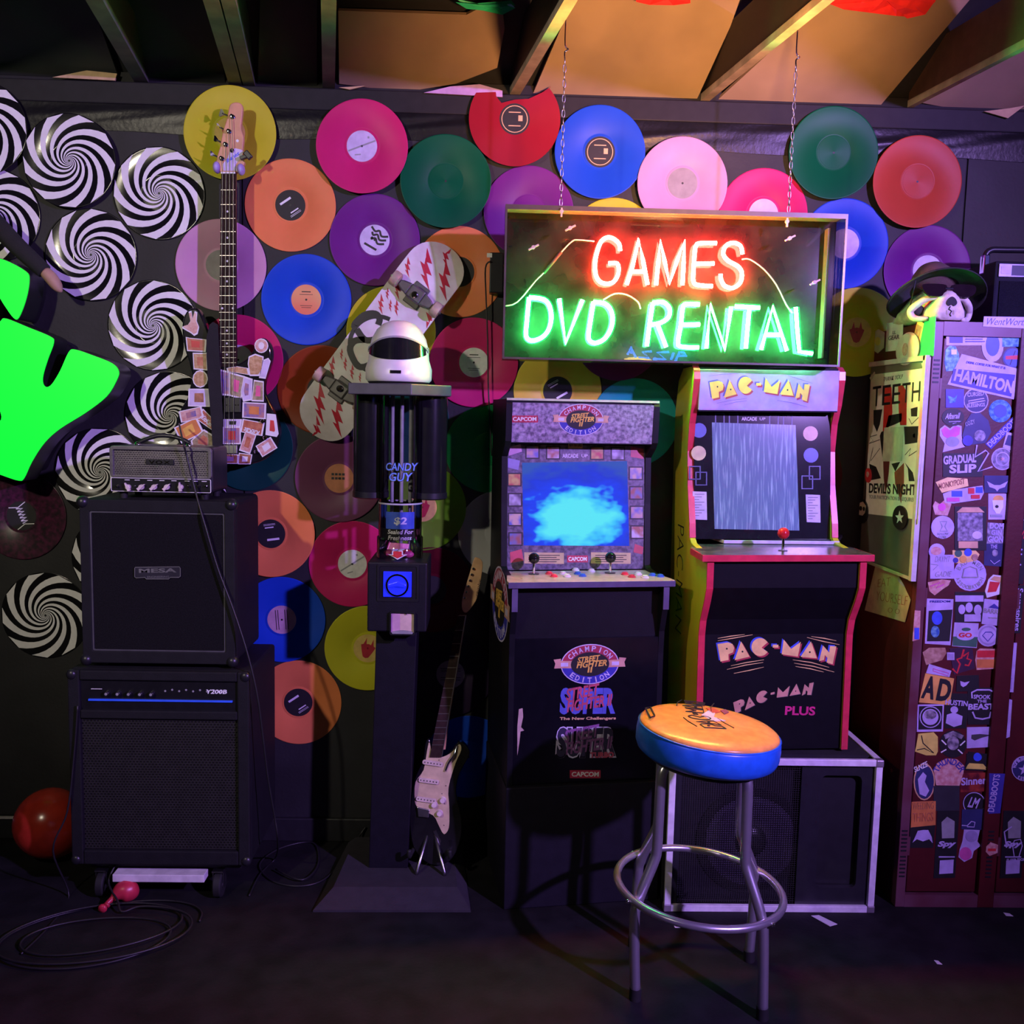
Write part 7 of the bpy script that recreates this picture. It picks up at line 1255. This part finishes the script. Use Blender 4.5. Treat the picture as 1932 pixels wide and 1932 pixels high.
B().prism(FK2, smooth([(0, .074), (-.012, .066), (-.016, .054), (-.008, .046), (0, .050), (.008, .046), (.016, .054), (.012, .066)], 3, True), -.004, .002).mk('nose_hole', SDK, r)
B().line(FK2, [(-.003, .045), (-.007, .037), (.002, .031), (-.003, .022), (.001, .016)], .0022, -.006, .002).mk('skull_crack', SDK, r)
SG = M('sunglass_lens', (.015, .008, .010), .06)
for s_ in (-1, 1): B().prism(FR((kc.x + s_ * .044, -.412, bz + .094), (1, 0, 0), (0, .35, 1)), smooth([(-.036, .016), (.0, .020), (.036, .016), (.034, -.006), (.016, -.020), (-.016, -.020), (-.034, -.004)], 3, True), -.003, .003).mk('sunglasses_lens', SG, r)
B().tube([Vector((kc.x - .012, -.412, bz + .100)), Vector((kc.x + .012, -.412, bz + .100))], .003, 6).mk('sunglasses_bridge', BLKPLASTIC, r)
hc2 = Vector((kc.x + .012, -.290, bz + .112)); r = thing('hat', 'dark wide brimmed felt hat worn by the animal skull', 'hat', hc2)
FELT = M('dark_felt', (.022, .024, .020), .95, bump=.6, bs=300); FH2 = FR(hc2, (.998, 0, -.02), (0, .88, -.48))
n = 48; vs = []
prof_h = [(.072, .0), (.095, -.004), (.118, -.010), (.138, -.018), (.146, -.024), (.147, -.020), (.138, -.013), (.118, -.005), (.095, .002), (.074, .006)]
for rr, c in prof_h: vs += [F3(FH2, rr * math.cos(2 * math.pi * i / n), rr * .95 * math.sin(2 * math.pi * i / n), c - .30 * max(0, rr - .08) * abs(math.cos(2 * math.pi * i / n)) ** 2) for i in range(n)]
m_ = len(prof_h); B().add(vs, [(j * n + i, j * n + (i + 1) % n, ((j + 1) % m_) * n + (i + 1) % n, ((j + 1) % m_) * n + i) for j in range(m_) for i in range(n)]).mk('brim', FELT, r, smooth=2)
B().lathe(FH2, [(.078, .0), (.072, .022), (.060, .052), (.042, .076), (.020, .088), (.0001, .084)], 36, sy=1.0).mk('crown', M('brown_felt_crown', (.10, .065, .055), .95, bump=.6, bs=200), r, smooth=2)
B().lathe(FH2, [(.0785, .004), (.0755, .020), (.073, .021)], 36, sy=1.0).mk('hat_band', M('hat_band', (.03, .025, .022), .8), r, smooth=True)
B().tube([F3(FH2, -.085, -.06, -.005), Vector((kc.x - .088, -.35, bz + .05)), Vector((kc.x - .080, -.35, bz + .012))], .0018, 6).mk('chin_cord', BLACK, r)
px0 = PX(1882, 480, .28).x; r = thing('practice_amp', 'small black practice amp with a strap handle at top right on the lockers', 'amplifier', (px0 + .14, -.2, lz1))
B().box(px0 - .004, px0 + .30, -.28, -.08, lz1, PX(1882, 492, .28).z).mk('cabinet', TOLEX, r, bevel=.006)
B().box(px0 + .012, px0 + .285, -.284, -.278, lz1 + .012, PX(1882, 530, .28).z).mk('grille_cloth', GRC, r); zc1, zc0 = PX(1885, 498, .28).z, PX(1885, 522, .28).z
cp = B().box(px0 + .006, px0 + .29, -.286, -.278, zc0, zc1).mk('control_panel', M('grey_panel', (.22, .20, .24), .35, .4), r); B().box(px0 + .012, px0 + .042, -.287, -.286, zc0 + .008, zc1 - .008).mk('panel_label', LVD, cp); B().box(px0 + .046, px0 + .15, -.287, -.286, zc0 + .004, zc1 - .004).mk('panel_window', BLACK, cp)
zt_ = PX(1882, 492, .28).z; B().tube(smooth([Vector((px0 + .004, -.20, zt_ - .02)), Vector((px0 + .003, -.20, zt_ + .025)), Vector((px0 + .018, -.20, zt_ + .045)), Vector((px0 + .06, -.20, zt_ + .048)), Vector((px0 + .22, -.20, zt_ + .048)), Vector((px0 + .28, -.20, zt_ + .03)), Vector((px0 + .29, -.20, zt_ - .0))], 4), .010, 8).mk('handle', BLKPLASTIC, r, smooth=2)
B().box(px0 - .006, px0 + .012, -.215, -.185, zt_ - .03, zt_ + .03).mk('handle_bracket', CHROME, r, bevel=.003)
for x in (px0 + .03, px0 + .27): B().lathe(FR((x, -.18, lz1 - .0005), (1, 0, 0), (0, 1, 0)), [(.012, 0), (.012, .004)], 10).mk('foot', RUBBER, r)
